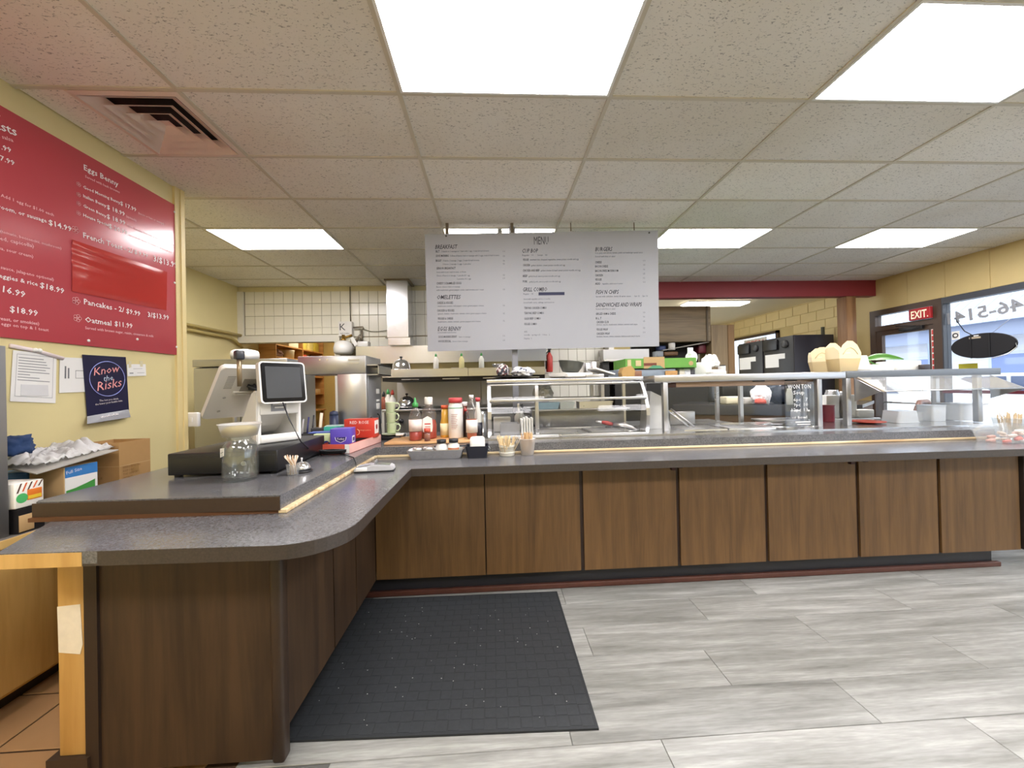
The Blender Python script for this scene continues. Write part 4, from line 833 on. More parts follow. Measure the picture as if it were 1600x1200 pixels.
b = B(); b.lathe([(.0, 0), (.05, 0), (.055, .02), (.055, .25), (.03, .3), (.02, .32)], n=14); part(t, 'tank', b, M('c23a30', .35)); b = B(); b.cyl((0, 0, .32), (0, 0, .38), .02); b.box(-.02, .02, -.1, .02, .36, .39); b.tube([(0, -.03, .35), (-.06, -.05, .3), (-.06, -.04, .05)], .012); part(t, 'valve', b, BLACK)
# ================================================================== STRUCTURAL POLE AND HANGING MENU
t = single('support_pole', B().rbox(.21, .272, 3.96, 4.02, 0, 3.085, .006), M('8f9199', .4, .3), 'square grey steel pole behind the hanging menu board', 'pole')
t = thing('menu_board', 'large light grey hanging menu board with dark lettering', 'menu board', (.55, 3.88, 1.78))
BY = 3.88
m4 = [at(663.5, 366, y=BY), at(1028, 360, y=BY), at(1030, 541, y=BY), at(668.5, 549, y=BY)]
b = B(); b.slab([m4[3], m4[2], m4[1], m4[0]], .008, (0, 1, 0)); part(t, 'panel', b, M('a9acb4', .5, 0, .01, 2), True)
for px, py in ((892, 361), (991, 360), (697, 366), (1014, 361)):
    p = at(px, py, y=BY+.004); b = B()
    if px in (892, 991): b.tube([p, (p.x, p.y, 3.1)], .005, 6); part(t, 'hanger', b, M('6a5a3a', .4, .5), True)
    else: b.cyl((p.x, BY+.002, p.z-.02), (p.x, BY-.004, p.z-.02), .009); part(t, 'rivet', b, DGREY, True)
for px in (699, 800):
    p = at(px, 366, y=BY+.03); b = B(); b.box(p.x-.015, p.x+.015, BY+.01, BY+.04, p.z-.05, 3.095); part(t, 'hanger', b, M('6a6050', .5), True)
INKM = M('45454c', .7, 0, 0, 8); INKM2 = M('5a5a62', .7, 0, 0, 8)
BS = -6/365
def mt(s, x0, x1, y, h, m=INKM, sh=0):
    y2 = y+(x1-x0)*-.0125; a, e = at(x0, y, y=BY-.001), at(x1, y2, y=BY-.001)
    write((t, 'lettering' if m is INKM else 'small_lettering', m), s, a, e, (0, -1, 0), h=h*3.9/590, shear=sh, bold=.012 if m is INKM and h < 10 else .0)
for s, x0, x1, y in (('BREAKFAST', 680, 715, 389), ('OMELETTES', 683, 720, 467.5), ('EGGS BENNY', 684, 721, 517), ('CUP BOP', 816, 841, 395), ('GRILL COMBO', 817, 855, 455.5), ('BURGERS', 930, 957, 392.5), ('FISH N CHIPS', 931, 967, 459.5), ('SANDWICHES AND WRAPS', 931, 1003, 479.5)): mt(s, x0, x1, y, 6.6, INKM, .25)
mt('MENU', 834.5, 857, 382, 13)
for s, x0, x1, y in (('GOOD MORNING', 681, 701, 401.5), ('BLT', 681, 687, 394.5), ('BIGGY', 681, 690, 409), ('SENIOR BREAKFAST', 682, 712, 421), ('CHEESY SCRAMBLED EGGS', 682, 721, 444.5), ('CHEESE & VEGGIES', 683, 708, 475), ('CHICKEN & VEGGIES', 683, 710, 487), ('VEGGIE & CHEESE', 684, 708, 499.5), ('GOOD MORNING BENNY', 685, 714, 528), ('HOUSE SPECIAL', 685, 705, 535),
    ('VEGGIE', 817, 826, 407.5), ('CHICKEN', 817, 828, 416), ('CHICKEN AND BEEF', 817, 843, 424.5), ('BEEF', 817, 824, 433), ('PORK', 817, 824, 441.5), ('TERIYAKI CHICKEN COMBO', 819, 854, 483), ('TERIYAKI BEEF COMBO', 819, 850, 491), ('GALBI BEEF COMBO', 819, 845, 499.5), ('VEGGIE COMBO', 819, 839, 508),
    ('CHEESE', 930, 940, 411.5), ('BACON CHEESE', 930, 950, 418), ('BACON SWISS MUSHROOM', 930, 966, 425), ('CHICKEN', 930, 942, 432), ('VEGGIE', 930, 940, 438.5), ('ADD', 930, 938, 445), ('GRILLED HAM & CHEESE', 931, 962, 492), ('B.L.T', 931, 940, 499), ('CHICKEN CLUB', 932, 951, 505), ('VEGGIE WRAP', 932, 950, 516.5), ('CHICKEN WRAP', 932, 953, 523)): mt(s, x0, x1, y, 3.6)
for s, x0, x1, y in (('2 bacon or 2 sausage or 1 ham with 1 egg, 1 toast & hash browns', 690, 764, 394), ('3 slices of bacon, ham or sausage with 2 eggs, toast & hash browns', 703, 780, 401), ('3 bacon, 2 sausage, 2 eggs, 2 toast & hash browns', 692, 749, 408.5), ('3 bacon, 2 sausage, 2 eggs, 2 pancakes', 692, 736, 414), ('Serve with toast, hash browns, or fruits', 682, 728, 426.5),
    ('Choice of bacon or sausage  1 pancake & 1 egg', 682, 734, 432), ('2 pancakes & 2 eggs', 714, 736, 437), ('Bacon, cheese, ham or sausage', 682, 719, 449.5), ('with mushroom, green pepper, onion, hash browns and 1 toast', 682, 756, 454.5), ('mushroom, tomato, bell pepper, onion, green pepper, cheese', 684, 756, 479.5), ('spinach, chicken, mushroom, tomato, onion, green pepper, cheese', 684, 760, 491.5), ('mushroom, onion, tomato, green pepper and cheese', 684, 751, 504),
    ('Served with hash browns', 684, 713, 520.8), ('ham or sausage', 717, 735, 527.5), ('bacon, ham, sausage', 707, 731, 534.5), ('Regular   11      Large   16', 816, 855, 400), ('assorted rice, chopped vegetables, sweet potato noodle and egg', 828, 904, 407), ('grilled chicken, sweet potato noodle and egg', 830, 883, 416), ('grilled chicken & beef, sweet potato noodle and egg', 845, 907, 424), ('grilled beef, sweet potato noodle and egg', 826, 875, 433), ('grilled pork, sweet potato noodle and egg', 827, 876, 441.5),
    ('Regular    18', 818, 833, 460.5), ('Served with vegetables and rice or noodles', 818, 860, 468.5), ('Served with curry, cabbage and macaroni', 818, 866, 474), ('ADD', 819, 824, 519.5), ('noodle · spring roll · 1 fries · 2', 819, 859, 524.5), ('Dipping · 2', 819, 831, 530), ('4 oz. patty with lettuce, tomato, pickle and hamburger special sauce', 930, 1004, 396.5), ('Served with fries or salad', 930, 961, 402), ('vegetables, mushroom or tomato', 941, 973, 444.5), ('Served with coleslaw, lemon & tartar sauce      1pc 12     2pc 16', 931, 1012, 464.5),
    ('Served with fries or salad', 931, 961, 484), ('chicken, bacon, mushroom, lettuce, tomato and mayo', 932, 996, 508.5), ('chicken, bacon, onion, tomato, lettuce and ranch sauce', 932, 1000, 527)): mt(s, x0, x1, y, 2.6, INKM2)
for x, ys in ((787, (394, 401.5, 408.5, 413.5, 431, 436, 453.5, 478.5, 491, 502.5, 526, 533)), (1006, (408.5, 415, 422, 429, 435.5, 442, 489.5, 496, 503, 513.5, 520.5))):
    for k, y in enumerate(ys): mt(['11', '13', '16', '15', '12'][k % 5], x-1, x+1.8, y, 2.6, INKM2)
b = B(); b.slab([at(*p, y=BY-.0015) for p in ((841.5, 461.5), (882, 461), (882, 456.3), (841.5, 456.8))], .0015, (0, -1, 0)); part(t, 'navy_bar', b, M('23284c', .5), True)
# ================================================================== TILL AND THINGS ON THE RAISED TIER
TZ = .976
t = thing('cash_drawer', 'wide black cash drawer box under the white till', 'cash drawer', (-1.395, 2.31, TZ), .05)
b = B(); b.rbox(-.262, .262, -.31, .31, .012, .122, .006); part(t, 'body', b, M('19191c', .38, 0, .08, 40, .02)); b = B(); b.rbox(-.25, .25, -.313, -.309, .02, .10, .003); f = part(t, 'drawer_front', b, M('141416', .4))
b = B(); b.cyl((.1, -.313, .06), (.1, -.318, .06), .012); part(f, 'lock', b, STEELD)
for x in (-.23, .23):
    for y in (-.28, .28): b = B(); b.cyl((x, y, 0), (x, y, .012), .018); part(t, 'foot', b, BLACK)
t = thing('pos_terminal', 'white twin screen point of sale till on the black cash drawer', 'till', (*at(436, 692, z=1.10).xy, 1.099), math.radians(53)); t.location.x -= .02; t.location.y += .05
PROF = [(0, 0), (.36, 0), (.37, .02), (.30, .05), (.22, .10), (.15, .17), (.10, .25), (.06, .30), (.02, .31), (0, .30)]
b = B()
b.prism(PROF, -.125, -.10, 'x'); b.prism(PROF, .10, .125, 'x')
bmesh.ops.bevel(b.bm, geom=b.bm.edges[:], offset=.006, segments=2, affect='EDGES')
n = len(PROF)
for i in range(1, 9):
    (y0, z0), (y1, z1) = PROF[i], PROF[i+1] if i+1 < n else PROF[0]
    if i in (1,): continue
    nrm = Vector((0, -(z1-z0), (y1-y0))).normalized()*-.016
    b.add([(-.1, y0, z0), (.1, y0, z0), (.1, y1, z1), (-.1, y1, z1)]+[(-.1, y0-abs(nrm.y), z0-.01), (.1, y0-abs(nrm.y), z0-.01), (.1, y1-abs(nrm.y), z1-.01), (-.1, y1-abs(nrm.y), z1-.01)], [(0, 1, 2, 3), (4, 7, 6, 5)])
b.rbox(-.11, .11, -.004, .02, .165, .30, .008); b.rbox(-.11, .11, -.004, .30, .0, .022, .01); b.rbox(-.11, .11, -.004, .02, .0, .05, .01)
bs = part(t, 'base_stand', b, WHITEPL)
b = B(); b.box(-.05, .035, -.0055, -.004, .185, .245); lb = part(bs, 'grey_label', b, M('8b8c90', .4), False, 'grey label with two white lines')
b = B(); b.box(-.04, .025, -.0065, -.0055, .222, .23); b.box(-.03, .02, -.0065, -.0055, .203, .211)
for f in [b]: part(bs, 'label_lines', f, PAPER, kind='stuff')
mt2 = Matrix.Translation((0.0, -.055, .355)) @ Matrix.Rotation(math.radians(-7), 4, 'X')
def rrect(w_, h_, r, n=5):
    out = []
    for cx, cy, a0 in ((w_/2-r, h_/2-r, 0), (-w_/2+r, h_/2-r, PI/2), (-w_/2+r, -h_/2+r, PI), (w_/2-r, -h_/2+r, 1.5*PI)):
        out += [(cx+r*math.cos(a0+PI/2*k/n), cy+r*math.sin(a0+PI/2*k/n)) for k in range(n+1)]
    return out
b = B(); b.prism(rrect(.255, .245, .022), 0, .04, 'y', mt2); sc = part(t, 'customer_screen', b, WHITEPL)
b = B(); b.prism(rrect(.238, .228, .016), -.003, 0, 'y', mt2); part(sc, 'black_bezel', b, BLACKG)
b = B(); b.prism(rrect(.195, .185, .004), -.004, -.003, 'y', mt2); part(sc, 'screen_glass', b, M('4b4d50', .06, 0, .1, 6))
b = B(); b.rbox(-.04, .04, -.02, .05, .26, .32, .01); part(t, 'screen_bracket', b, BLACK)
# main screen: leans back, its white back towards the dining room
d = Vector((0, .33, -.30)).normalized(); nb = Vector((1, 0, 0)).cross(d).normalized(); nb = nb if nb.y < 0 else -nb
mm = Matrix.Translation((-.075, .20, .30)) @ Matrix(((1, 0, 0, 0), (0, -d.y, nb.y, 0), (0, -d.z, nb.z, 0), (0, 0, 0, 1)))
b = B(); b.prism(rrect(.40, .43, .02), -.02, .012, 'z', mm); bmesh.ops.bevel(b.bm, geom=[e for e in b.bm.edges], offset=.004, segments=2, affect='EDGES'); ms = part(t, 'main_screen', b, WHITEPL)
b = B(); b.prism(rrect(.37, .40, .01), -.024, -.02, 'z', mm); part(ms, 'screen_glass', b, BLACKG)
b = B()
for k in range(9): b.prism([(-.155+.008*0, .05+.012*k), (-.115, .05+.012*k), (-.115, .054+.012*k), (-.155, .054+.012*k)], .012, .0128, 'z', mm)
part(ms, 'vent_slots', b, M('8e8a84', .5), kind='stuff')
b = B(); b.prism([(-.07, .02), (.1, .02), (.1, .13), (-.07, .13)], .012, .0135, 'z', mm); part(ms, 'port_recess', b, M('9a958d', .5))
b = B(); b.ring([(-.10, -.0), (.12, -.0), (.12, .025), (-.10, .025)], [(-.09, .005), (.11, .005), (.11, .02), (-.09, .02)], .012, .022, 'z', mm); part(ms, 'cable_clip', b, WHITEPL)
for x, y in ((-.13, -.03), (-.13, -.15)): b = B(); b.lathe([(.009, .012), (.005, .0135), (0, .0135)], mat=mm @ Matrix.Translation((x, y, 0)), n=10); part(ms, 'screw_hole', b, M('a8a49c', .5))
b = B(); r = random.Random(2)
for k in range(9):
    p0 = Vector((r.uniform(-.12, .08), r.uniform(.02, .09), .02)); p1 = Vector((r.uniform(-.02, .16), r.uniform(-.01, .14), r.uniform(.04, .09))); p2 = Vector((r.uniform(.02, .16), r.uniform(.0, .16), r.uniform(.05, .1)))
    b.tube([mm @ p0, mm @ (p0.lerp(p1, .5)+Vector((0, 0, .03))), mm @ p1, mm @ p2], .011, 6)
part(ms, 'cable_bunch', b, BLACK, kind='stuff', label='bunch of black cables and plugs')
b = B(); b.prism([(-.01, .045), (.04, .06), (.035, .085), (-.015, .07)], .05, .075, 'z', mm); part(ms, 'gold_connector', b, M('c9a23c', .3, .8))
p = at(374, 575, y=2.12); lp = Matrix.Rotation(-math.radians(53), 4, 'Z') @ (p-Vector(t.location))
b = B(); b.cyl((lp.x, lp.y, lp.z-.1), (lp.x, lp.y, lp.z+.06), .012); dp = part(t, 'display_pole', b, M('8a7a60', .3, .5)); b = B(); b.rbox(lp.x-.022, lp.x+.022, lp.y-.02, lp.y+.02, lp.z+.045, lp.z+.095, .008); part(dp, 'display_head', b, M('2c2d33', .3))
POSX = t
# cables
pts = [at(442, 629, y=2.02), at(452, 655, y=1.99), at(470, 690, y=2.0), at(488, 706, z=TZ+.008), at(505, 709, z=TZ+.006), at(520, 706, z=TZ+.006)]
b = B(); b.tube(pts, .0035, 6)
r = random.Random(9)
for k in range(9):
    c0 = at(520, 708, z=TZ+.004+.002*k); b.tube([c0+Vector((.085*math.cos(a)*(.8+.25*r.random()), .035*math.sin(a)*(.7+.4*r.random()), .004*k*.6)) for a in [2*PI*q/14 for q in range(15)]], .0032, 5)
b.tube([at(470, 722, z=TZ+.004), at(480, 714, z=TZ+.006), at(500, 709, z=TZ+.008)], .004); b.tube([at(466, 719, z=TZ+.004), at(478, 711, z=TZ+.006), at(500, 707, z=TZ+.008)], .004)
p = [at(528, 706, z=TZ+.01), at(537, 710, z=TZ+.006), Vector((-.872, 2.395, TZ+.004)), Vector((-.858, 2.39, .95)), Vector((-.845, 2.37, .906)), at(547, 734, z=.905)]
b.tube(p, .0035, 6); single('till_cable', b, BLACK, 'coiled black cable between the till and the card terminal', 'cable')
# glass jar with a plastic cup
c = Vector((-1.237, 1.912, TZ))
t = thing('glass_jar', 'large empty clear glass jar with a paper tag in front of the cash drawer', 'jar', c)
b = B(); b.lathe([(.055, 0), (.068, .006), (.075, .025), (.075, .15), (.068, .175), (.052, .192), (.05, .196), (.054, .2), (.054, .208), (.05, .21), (.046, .208), (.046, .195), (.062, .172), (.0715, .15), (.0715, .025), (.06, .008), (0, .008)], n=32, close=False); part(t, 'glass', b, JARG)
b = B(); b.slab([(-.066, -.040, .115), (-.028, -.0715, .128), (-.026, -.0715, .165), (-.066, -.040, .158)], .0012, (-.5, -.85, 0)); tg = part(t, 'tag', b, PAPER)
b = B(); b.slab([(-.058, -.0478, .135), (-.036, -.066, .142), (-.036, -.066, .146), (-.058, -.0478, .139)], .0003, (-.5, -.85, 0)); part(tg, 'pencil_line', b, INK)
t = thing('plastic_tub', 'frosted plastic tub with yellow paper resting in the mouth of the glass jar', 'tub', (c.x, c.y, TZ+.212))
b = B(); b.lathe([(0, 0), (.072, 0), (.086, .056), (.091, .058), (.091, .061), (.084, .06), (.07, .003), (0, .003)], n=28, close=False); part(t, 'tub_wall', b, FROST)
b = B(); b.lathe([(0, .004), (.066, .005), (.074, .034), (.05, .046), (.02, .036), (0, .04)], n=16, close=False); part(t, 'yellow_paper', b, M('e8d38a', .7, 0, .25, 14, .2))
# bell
c = at(467, 739, z=TZ); t = thing('counter_bell', 'chrome counter bell beside the stir stick cup', 'bell', (c.x, c.y+.03, TZ))
b = B(); b.lathe([(.05, 0), (.052, .006), (.045, .01), (0, .01)], n=24); part(t, 'base', b, BLACK); b = B(); b.lathe([(.044, .014), (.043, .024), (.035, .04), (.02, .05), (.006, .053), (0, .053)], n=24); part(t, 'dome', b, CHROME); b = B(); b.cyl((0, 0, .05), (0, 0, .068), .004); b.lathe([(.0, .066), (.008, .067), (.007, .073), (0, .075)], n=10); part(t, 'button', b, CHROME)
# little cup of picks
c = at(453, 744, z=TZ); t = thing('toothpick_cup', 'small clear cup stuffed with a twist of paper straws in front of the bell', 'cup', (c.x, c.y+.03, TZ))
b = B(); b.lathe([(.026, 0), (.032, .052), (.033, .054), (.031, .053), (.024, .003), (0, .003)], n=18, close=False); part(t, 'cup', b, CLEARPL)
r = random.Random(4)
for k in range(14):
    a = 2*PI*k/14; b = B(); b.tube([(.016*math.cos(a+.8), .016*math.sin(a+.8), .004), (.010*math.cos(a+.4), .010*math.sin(a+.4), .055), (.03*math.cos(a)-.008, .03*math.sin(a), .092+.008*r.random())], .0035, 5); part(t, 'paper_straw', b, M('e2d6c6', .6) if k % 2 else M('c9a98a', .6))
# card terminal
c = at(576, 737, z=.902); t = thing('card_terminal', 'grey and white payment card terminal on the lower ledge', 'payment terminal', (c.x+.03, c.y+.02, .901), .1)
b = B(); b.prism([(-.115, .0), (.115, .0), (.12, .02), (.105, .036), (.0, .046), (-.11, .028)], -.042, .042, 'y'); bmesh.ops.bevel(b.bm, geom=b.bm.edges[:], offset=.006, segments=2, affect='EDGES'); part(t, 'body', b, M('c3c4c8', .3, .1))
b = B(); b.rbox(-.112, .118, -.044, .044, .001, .01, .004); part(t, 'black_foot', b, BLACK)
b = B(); b.prism([(.01, .0462), (.095, .0375), (.095, .0385), (.01, .0475)], -.03, .03, 'y'); part(t, 'display', b, M('6a6c66', .2)); b = B(); b.rbox(-.1, -.035, -.046, -.042, .01, .032, .002); part(t, 'paper_sticker', b, PAPER); b = B(); b.prism([(-.095, .033), (-.02, .045), (-.02, .047), (-.095, .035)], -.032, .032, 'y'); part(t, 'keypad', b, M('9a9ba2', .4)); b = B(); b.rbox(.005, .012, -.034, .034, .045, .066, .002); part(t, 'raised_fin', b, M('9fa0a6', .3, .4))
# red tray box with tea cartons
t = thing('tea_tray', 'low red and white open display carton holding tea boxes', 'carton', (-1.04, 2.84, TZ))
o = [(-1.17, 2.60), (-.965, 2.575), (-.91, 3.10), (-1.13, 3.12)]; cx = sum(p[0] for p in o)/4; cy = sum(p[1] for p in o)/4; q = [(cx+(x-cx)*.97, cy+(y-cy)*.985) for x, y in o]
b = B(); b.ring(o, q, TZ, TZ+.062); b.prism(q, TZ, TZ+.004); part(t, 'tray_wall', b, M('d9604c', .4), True)
b = B(); A, D = Vector((*o[1], 0)), Vector((*o[2], 0)); b.slab([(A.x+.001, A.y, TZ+.002), (D.x+.001, D.y, TZ+.002), (D.x+.001, D.y, TZ+.06), (A.x+.001, A.y, TZ+.06)], .001, (1, -.1, 0)); part(t, 'pale_side', b, M('e9b8ae', .4, 0, .2, 6), True)
b = B(); b.slab([(-.993, 2.576, TZ+.002), (-.963, 2.572, TZ+.002), (-.963, 2.572, TZ+.062), (-.993, 2.576, TZ+.062)], .0015, (0, -1, 0)); part(t, 'white_corner', b, PAPER, True)
def tea(name, label, loc, rot, w, d, h, mat, tilt=0):
    t = thing(name, label, 'tea box', loc, rot); b = B(); b.rbox(-w/2, w/2, -d/2, d/2, 0, h, .002); bd = part(t, 'carton_body', b, mat); return t, bd
def local_text(t, bd, name, mat, s, x0, x1, z, y, h=None):
    R_ = Matrix.Rotation(t.rotation_euler.z, 4, 'Z'); L = Vector(t.location); a = L+R_ @ Vector((x0, y, z)); e = L+R_ @ Vector((x1, y, z))
    tmpn = R_ @ Vector((0, -1, 0)); write((t, name, mat), s, a, e, tmpn, h=h)
c = at(533, 697, y=2.66)
t, bd = tea('tea_box_purple', 'purple tea box standing at the front of the red tray', (c.x, 2.70, TZ+.005), .1, .135, .12, .155, M('5a48b0', .35))
b = B(); b.prism([(-.034, .098), (.034, .098), (.03, .075), (.0, .062), (-.03, .075)], -.0612, -.0604, 'y'); e = part(t, 'dark_emblem', b, M('2c2468', .4)); b = B(); b.tube([(-.036, -.0614, .098), (-.03, -.0614, .075), (0, -.0614, .061), (.03, -.0614, .075), (.036, -.0614, .098)], .0012, 4); part(t, 'emblem_rim', b, PAPER); local_text(t, bd, 'emblem_lettering', INKW, 'Tetley', -.024, .024, .08, -.0616)
b = B(); b.box(-.055, .01, -.0608, -.0602, .012, .038); part(t, 'pale_sticker', b, M('e6e6d0', .5))
b = B(); b.box(.0676, .0684, -.05, .05, .02, .04); b.box(.0676, .0684, -.035, .03, .055, .1); part(t, 'side_print', b, PAPER, kind='stuff'); b = B(); b.box(.0684, .069, -.022, .018, .065, .09); part(t, 'side_emblem', b, M('2c2468', .4))
c = at(504, 698, y=2.70)
t, bd = tea('tea_box_green', 'pale green and blue tea box left of the purple one', (c.x-.01, 2.78, TZ+.005), .1, .12, .14, .115, M('d9e6b0', .4))
b = B(); b.lathe([(.026, 0), (.026, .0008)], mat=Matrix.Translation((.022, -.0702, .04)) @ Matrix.Rotation(PI/2, 4, 'X'), n=20); part(t, 'blue_emblem', b, M('27408c', .4)); local_text(t, bd, 'emblem_lettering', INKW, 'Tetley', .0, .044, .036, -.0718)
b = B(); b.rbox(-.11, .055, -.03, .07, .117, .123, .001); part(t, 'open_flap', b, M('4a63b8', .4, 0, .3, 10))
c = at(562, 682, y=2.95)
t, bd = tea('tea_box_red', 'red tea box raised at the back of the red tray', (c.x, 3.0, TZ+.055), -.06, .23, .10, .145, M('cf4234', .35))
local_text(t, bd, 'box_lettering', INKW, 'RED ROSE', -.07, .075, .108, -.0506); local_text(t, bd, 'cream_lettering', M('e8b890', .5, 0, 0, 8), 'orange pekoe', .0, .09, .055, -.0506)
b = B(); b.tube([(-.02+.022*math.cos(a), -.0506, .045+.022*math.sin(a)) for a in [-1.6+.3*k for k in range(11)]], .003, 5); part(t, 'swirl_mark', b, M('e8b890', .5)); b = B(); b.box(.1152, .1165, -.04, .04, .03, .13); part(t, 'white_end_panel', b, PAPER)
b = B(); b.lathe([(.02, 0), (.02, .001)], mat=Matrix.Translation((.1166, 0, .08)) @ Matrix.Rotation(PI/2, 4, 'Y'), n=14); part(t, 'end_emblem', b, M('a03a38', .5))
b = B(); b.rbox(-1.06, -.94, 2.93, 3.06, TZ+.005, TZ+.052, .002); single('black_tea_carton', b, M('222026', .4), 'black carton lying under the red tea box', 'tea box')
c = at(527, 668, y=3.0)
t, bd = tea('tea_box_teal', 'teal and white tea box lying behind the purple one', (c.x-.02, 3.05, TZ+.07), .25, .17, .15, .075, M('3fae9c', .4)); b = B(); b.rbox(-.085, .085, -.06, .07, .0755, .078, .001); part(t, 'pale_top', b, M('cdeee6', .4))
b = B(); b.rbox(c.x-.12, c.x+.1, 2.96, 3.14, TZ, TZ+.069, .002); single('white_carton', b, M('e8e2e2', .5), 'white carton under the teal tea box', 'box')
c = at(497, 676, y=3.1); t = thing('pen_caddy', 'dark grey caddy with pens behind the till', 'caddy', (c.x-.03, 3.09, TZ))
b = B(); b.ring([(-.14, -.05), (.1, -.05), (.1, .05), (-.14, .05)], [(-.135, -.045), (.095, -.045), (.095, .045), (-.135, .045)], 0, .09); b.box(-.135, .095, -.045, .045, 0, .005); b.rbox(.0, .1, -.05, .05, .09, .13, .004); part(t, 'tray_body', b, DGREY)
for k, (x, m_) in enumerate(((-.10, 'b9b9bd'), (-.06, '2a2c6a'), (-.02, '2c2d33'), (.04, 'e8dcc4'))):
    b = B(); b.cyl((x, 0, .01), (x+.02, .01, .2+.015*k), .006+.006*(k == 3)); part(t, 'pen', b, M(m_, .4))
b = B(); b.cyl((.14, .05, 0), (.14, .05, .22), .035); b.lathe([(.035, .22), (.03, .25), (0, .26)], (.14, .05, 0), n=14); part(t, 'brush_handle', b, M('2c3550', .4))
# steel drink machine
t = thing('steel_brewer', 'tall stainless drink machine with an overhanging top box', 'drink machine', (-1.2, 3.4, TZ))
b = B(); b.rbox(-1.285, -1.05, 3.2, 3.60, TZ, 1.535, .004); part(t, 'column', b, steel('brewer_steel', .55, .3, (60, 1, 1)), True); b = B(); b.rbox(-1.60, -1.05, 3.198, 3.62, 1.535, 1.685, .004); part(t, 'top_box', b, steel('brewer_steel_top', .5, .32, (60, 1, 1)), True)
for (z) in (1.625, 1.65): b = B(); b.box(-1.19, -1.10, 3.192, 3.198, z-.006, z+.006); part(t, 'vent_slot', b, STEEL, True)
for x in (-1.42, -1.36): b = B(); b.cyl((x, 3.198, 1.655), (x, 3.192, 1.655), .006); part(t, 'screw', b, CHROME, True)
b = B(); b.rbox(-1.05, -1.044, 3.24, 3.60, 1.08, 1.52, .002); sp = part(t, 'switch_panel', b, M('8e8f92', .35, .4), True)
for z, h in ((1.36, .045), (1.29, .02), (1.22, .055)): b = B(); b.rbox(-1.044, -1.036, 3.44, 3.52, z, z+h, .003); part(sp, 'switch', b, WHITEPL, True)
b = B(); b.box(-1.05, -.95, 3.22, 3.6, 1.60, 1.612); b.box(-1.05, -.95, 3.22, 3.6, 1.52, 1.53); b.box(-.958, -.95, 3.22, 3.6, 1.52, 1.61); part(t, 'side_basket', b, STEELD, True, kind='stuff')
b = B(); b.tube([(-1.04, 3.46, 1.18), (-1.02, 3.44, 1.17), (-1.0, 3.4, 1.13), (-.965, 3.3, 1.05), (-.95, 3.26, TZ+.01)], .005, 6); part(t, 'power_cord', b, BLACK, True)
b = B(); b.tube([(-1.03, 3.2, 1.15), (-1.0, 3.16, 1.165), (-.97, 3.14, 1.14), (-.955, 3.13, 1.05), (-.955, 3.12, TZ+.005)], .012, 7); part(t, 'spout', b, M('3c3d40', .3, .6), True)
# mugs, saucers
MUG = M('dbe8c4', .3, 0, .03, 8)
b = B(); b.rbox(-.99, -.78, 3.2, 3.42, TZ, TZ+.028, .01); single('black_tray', b, BLACK, 'black tray under the stacked pale green mugs', 'tray')
c = at(612, 678, y=3.3); mugs = None
for k in range(3):
    lab = ['lowest pale green mug of the stack by the drink machine', 'middle pale green mug of the stack by the drink machine', 'topmost pale green mug of the stack by the drink machine'][k]
    if k == 0:
        mugs = thing('mug', lab, 'mug', (c.x, 3.3, TZ+.045), 0, 'stacked pale green mugs'); b = B(); b.lathe([(.03, 0), (.036, .004), (.043, .085), (.045, .088), (.04, .088), (.034, .01), (0, .008)], n=20, close=False); part(mugs, 'cup', b, MUG)
        b = B(); b.tube([(.04, -.0, .075), (.062, -.004, .078), (.076, -.008, .06), (.072, -.008, .035), (.055, -.004, .02), (.038, 0, .022)], .006, 7); part(mugs, 'handle', b, MUG)
    else: copy_tree(mugs, (c.x-.006*k, 3.3+.01*k, TZ+.045+.089*k), [0, -.2, .35][k], lab)
for k in range(2):
    b = B(); b.lathe([(.03, 0), (.06, .006), (.078, .016), (.074, .016), (.03, .004), (0, .004)], (c.x+.0+.05*k, 3.28-.0*k, TZ+.03+.0), 20)
    if k == 0: single('saucer', b, MUG, 'pale green saucer under the stacked mugs', 'saucer')
    else: b.bm.free()
b = B(); b.rbox(c.x+.055, c.x+.12, 3.2, 3.26, TZ+.03, TZ+.05, .008); single('white_cloth', b, WHITE, 'white folded cloth on the black tray right of the mugs', 'cloth')
# spice bottles behind the mugs on the range
for k, (px, hgt, cl, cp, lab) in enumerate(((600, .17, '8a4a34', '2c2c2c', 'dark sauce bottle leftmost behind the mugs'), (607, .2, 'e0dcd0', '4aa05a', 'white squeeze bottle with green tip behind the mugs'), (614, .19, 'd8d4cc', 'c9483c', 'white bottle with red cap behind the mugs'))):
    bottle('condiment_bottle', lab, px, 5.15, 1.131, [(.04, 0), (.044, .01), (.044, hgt*.7), (.02, hgt*.9), (.018, hgt)], M(cl, .35), M(cp, .4), [(.02, hgt), (.022, hgt+.03), (.006, hgt+.07), (0, hgt+.07)])
# cutting board and bottles
t = single('cutting_board', B().rbox(-.83, -.09, 2.90, 3.26, TZ, TZ+.018, .004), wood_mat('beech_board', 'c08d5c', 'd8ab7a', 'X', 1, .5), 'wooden cutting board carrying the sauce bottles', 'cutting board')
BZ = TZ+.019
REDS = M('a3301e', .25, 0, .1, 10)
CLB = thin_glass('bottle_plastic', (.97, .93, .9), .06, .04)
def sb(name, label, px, y, prof, body, **k): return bottle(name, label, px, y, BZ, prof, body, **k)
sb('sauce_bottle', 'clear squeeze bottle of red chilli sauce with green nozzle on the cutting board', 649, 2.99, [(.045, 0), (.05, .01), (.05, .19), (.04, .22), (.022, .25), (.02, .262)], CLB, cap=M('3f9a4e', .35), capprof=[(.024, .26), (.024, .29), (.012, .295), (.01, .31), (.004, .335), (0, .335)], labelmat=M('ecdcd4', .5, 0, .05, 6), labelband=(.0506, .075, .165), liquid=REDS, liqprof=[(.0, .004), (.044, .004), (.0475, .012), (.0475, .07), (0, .07)])
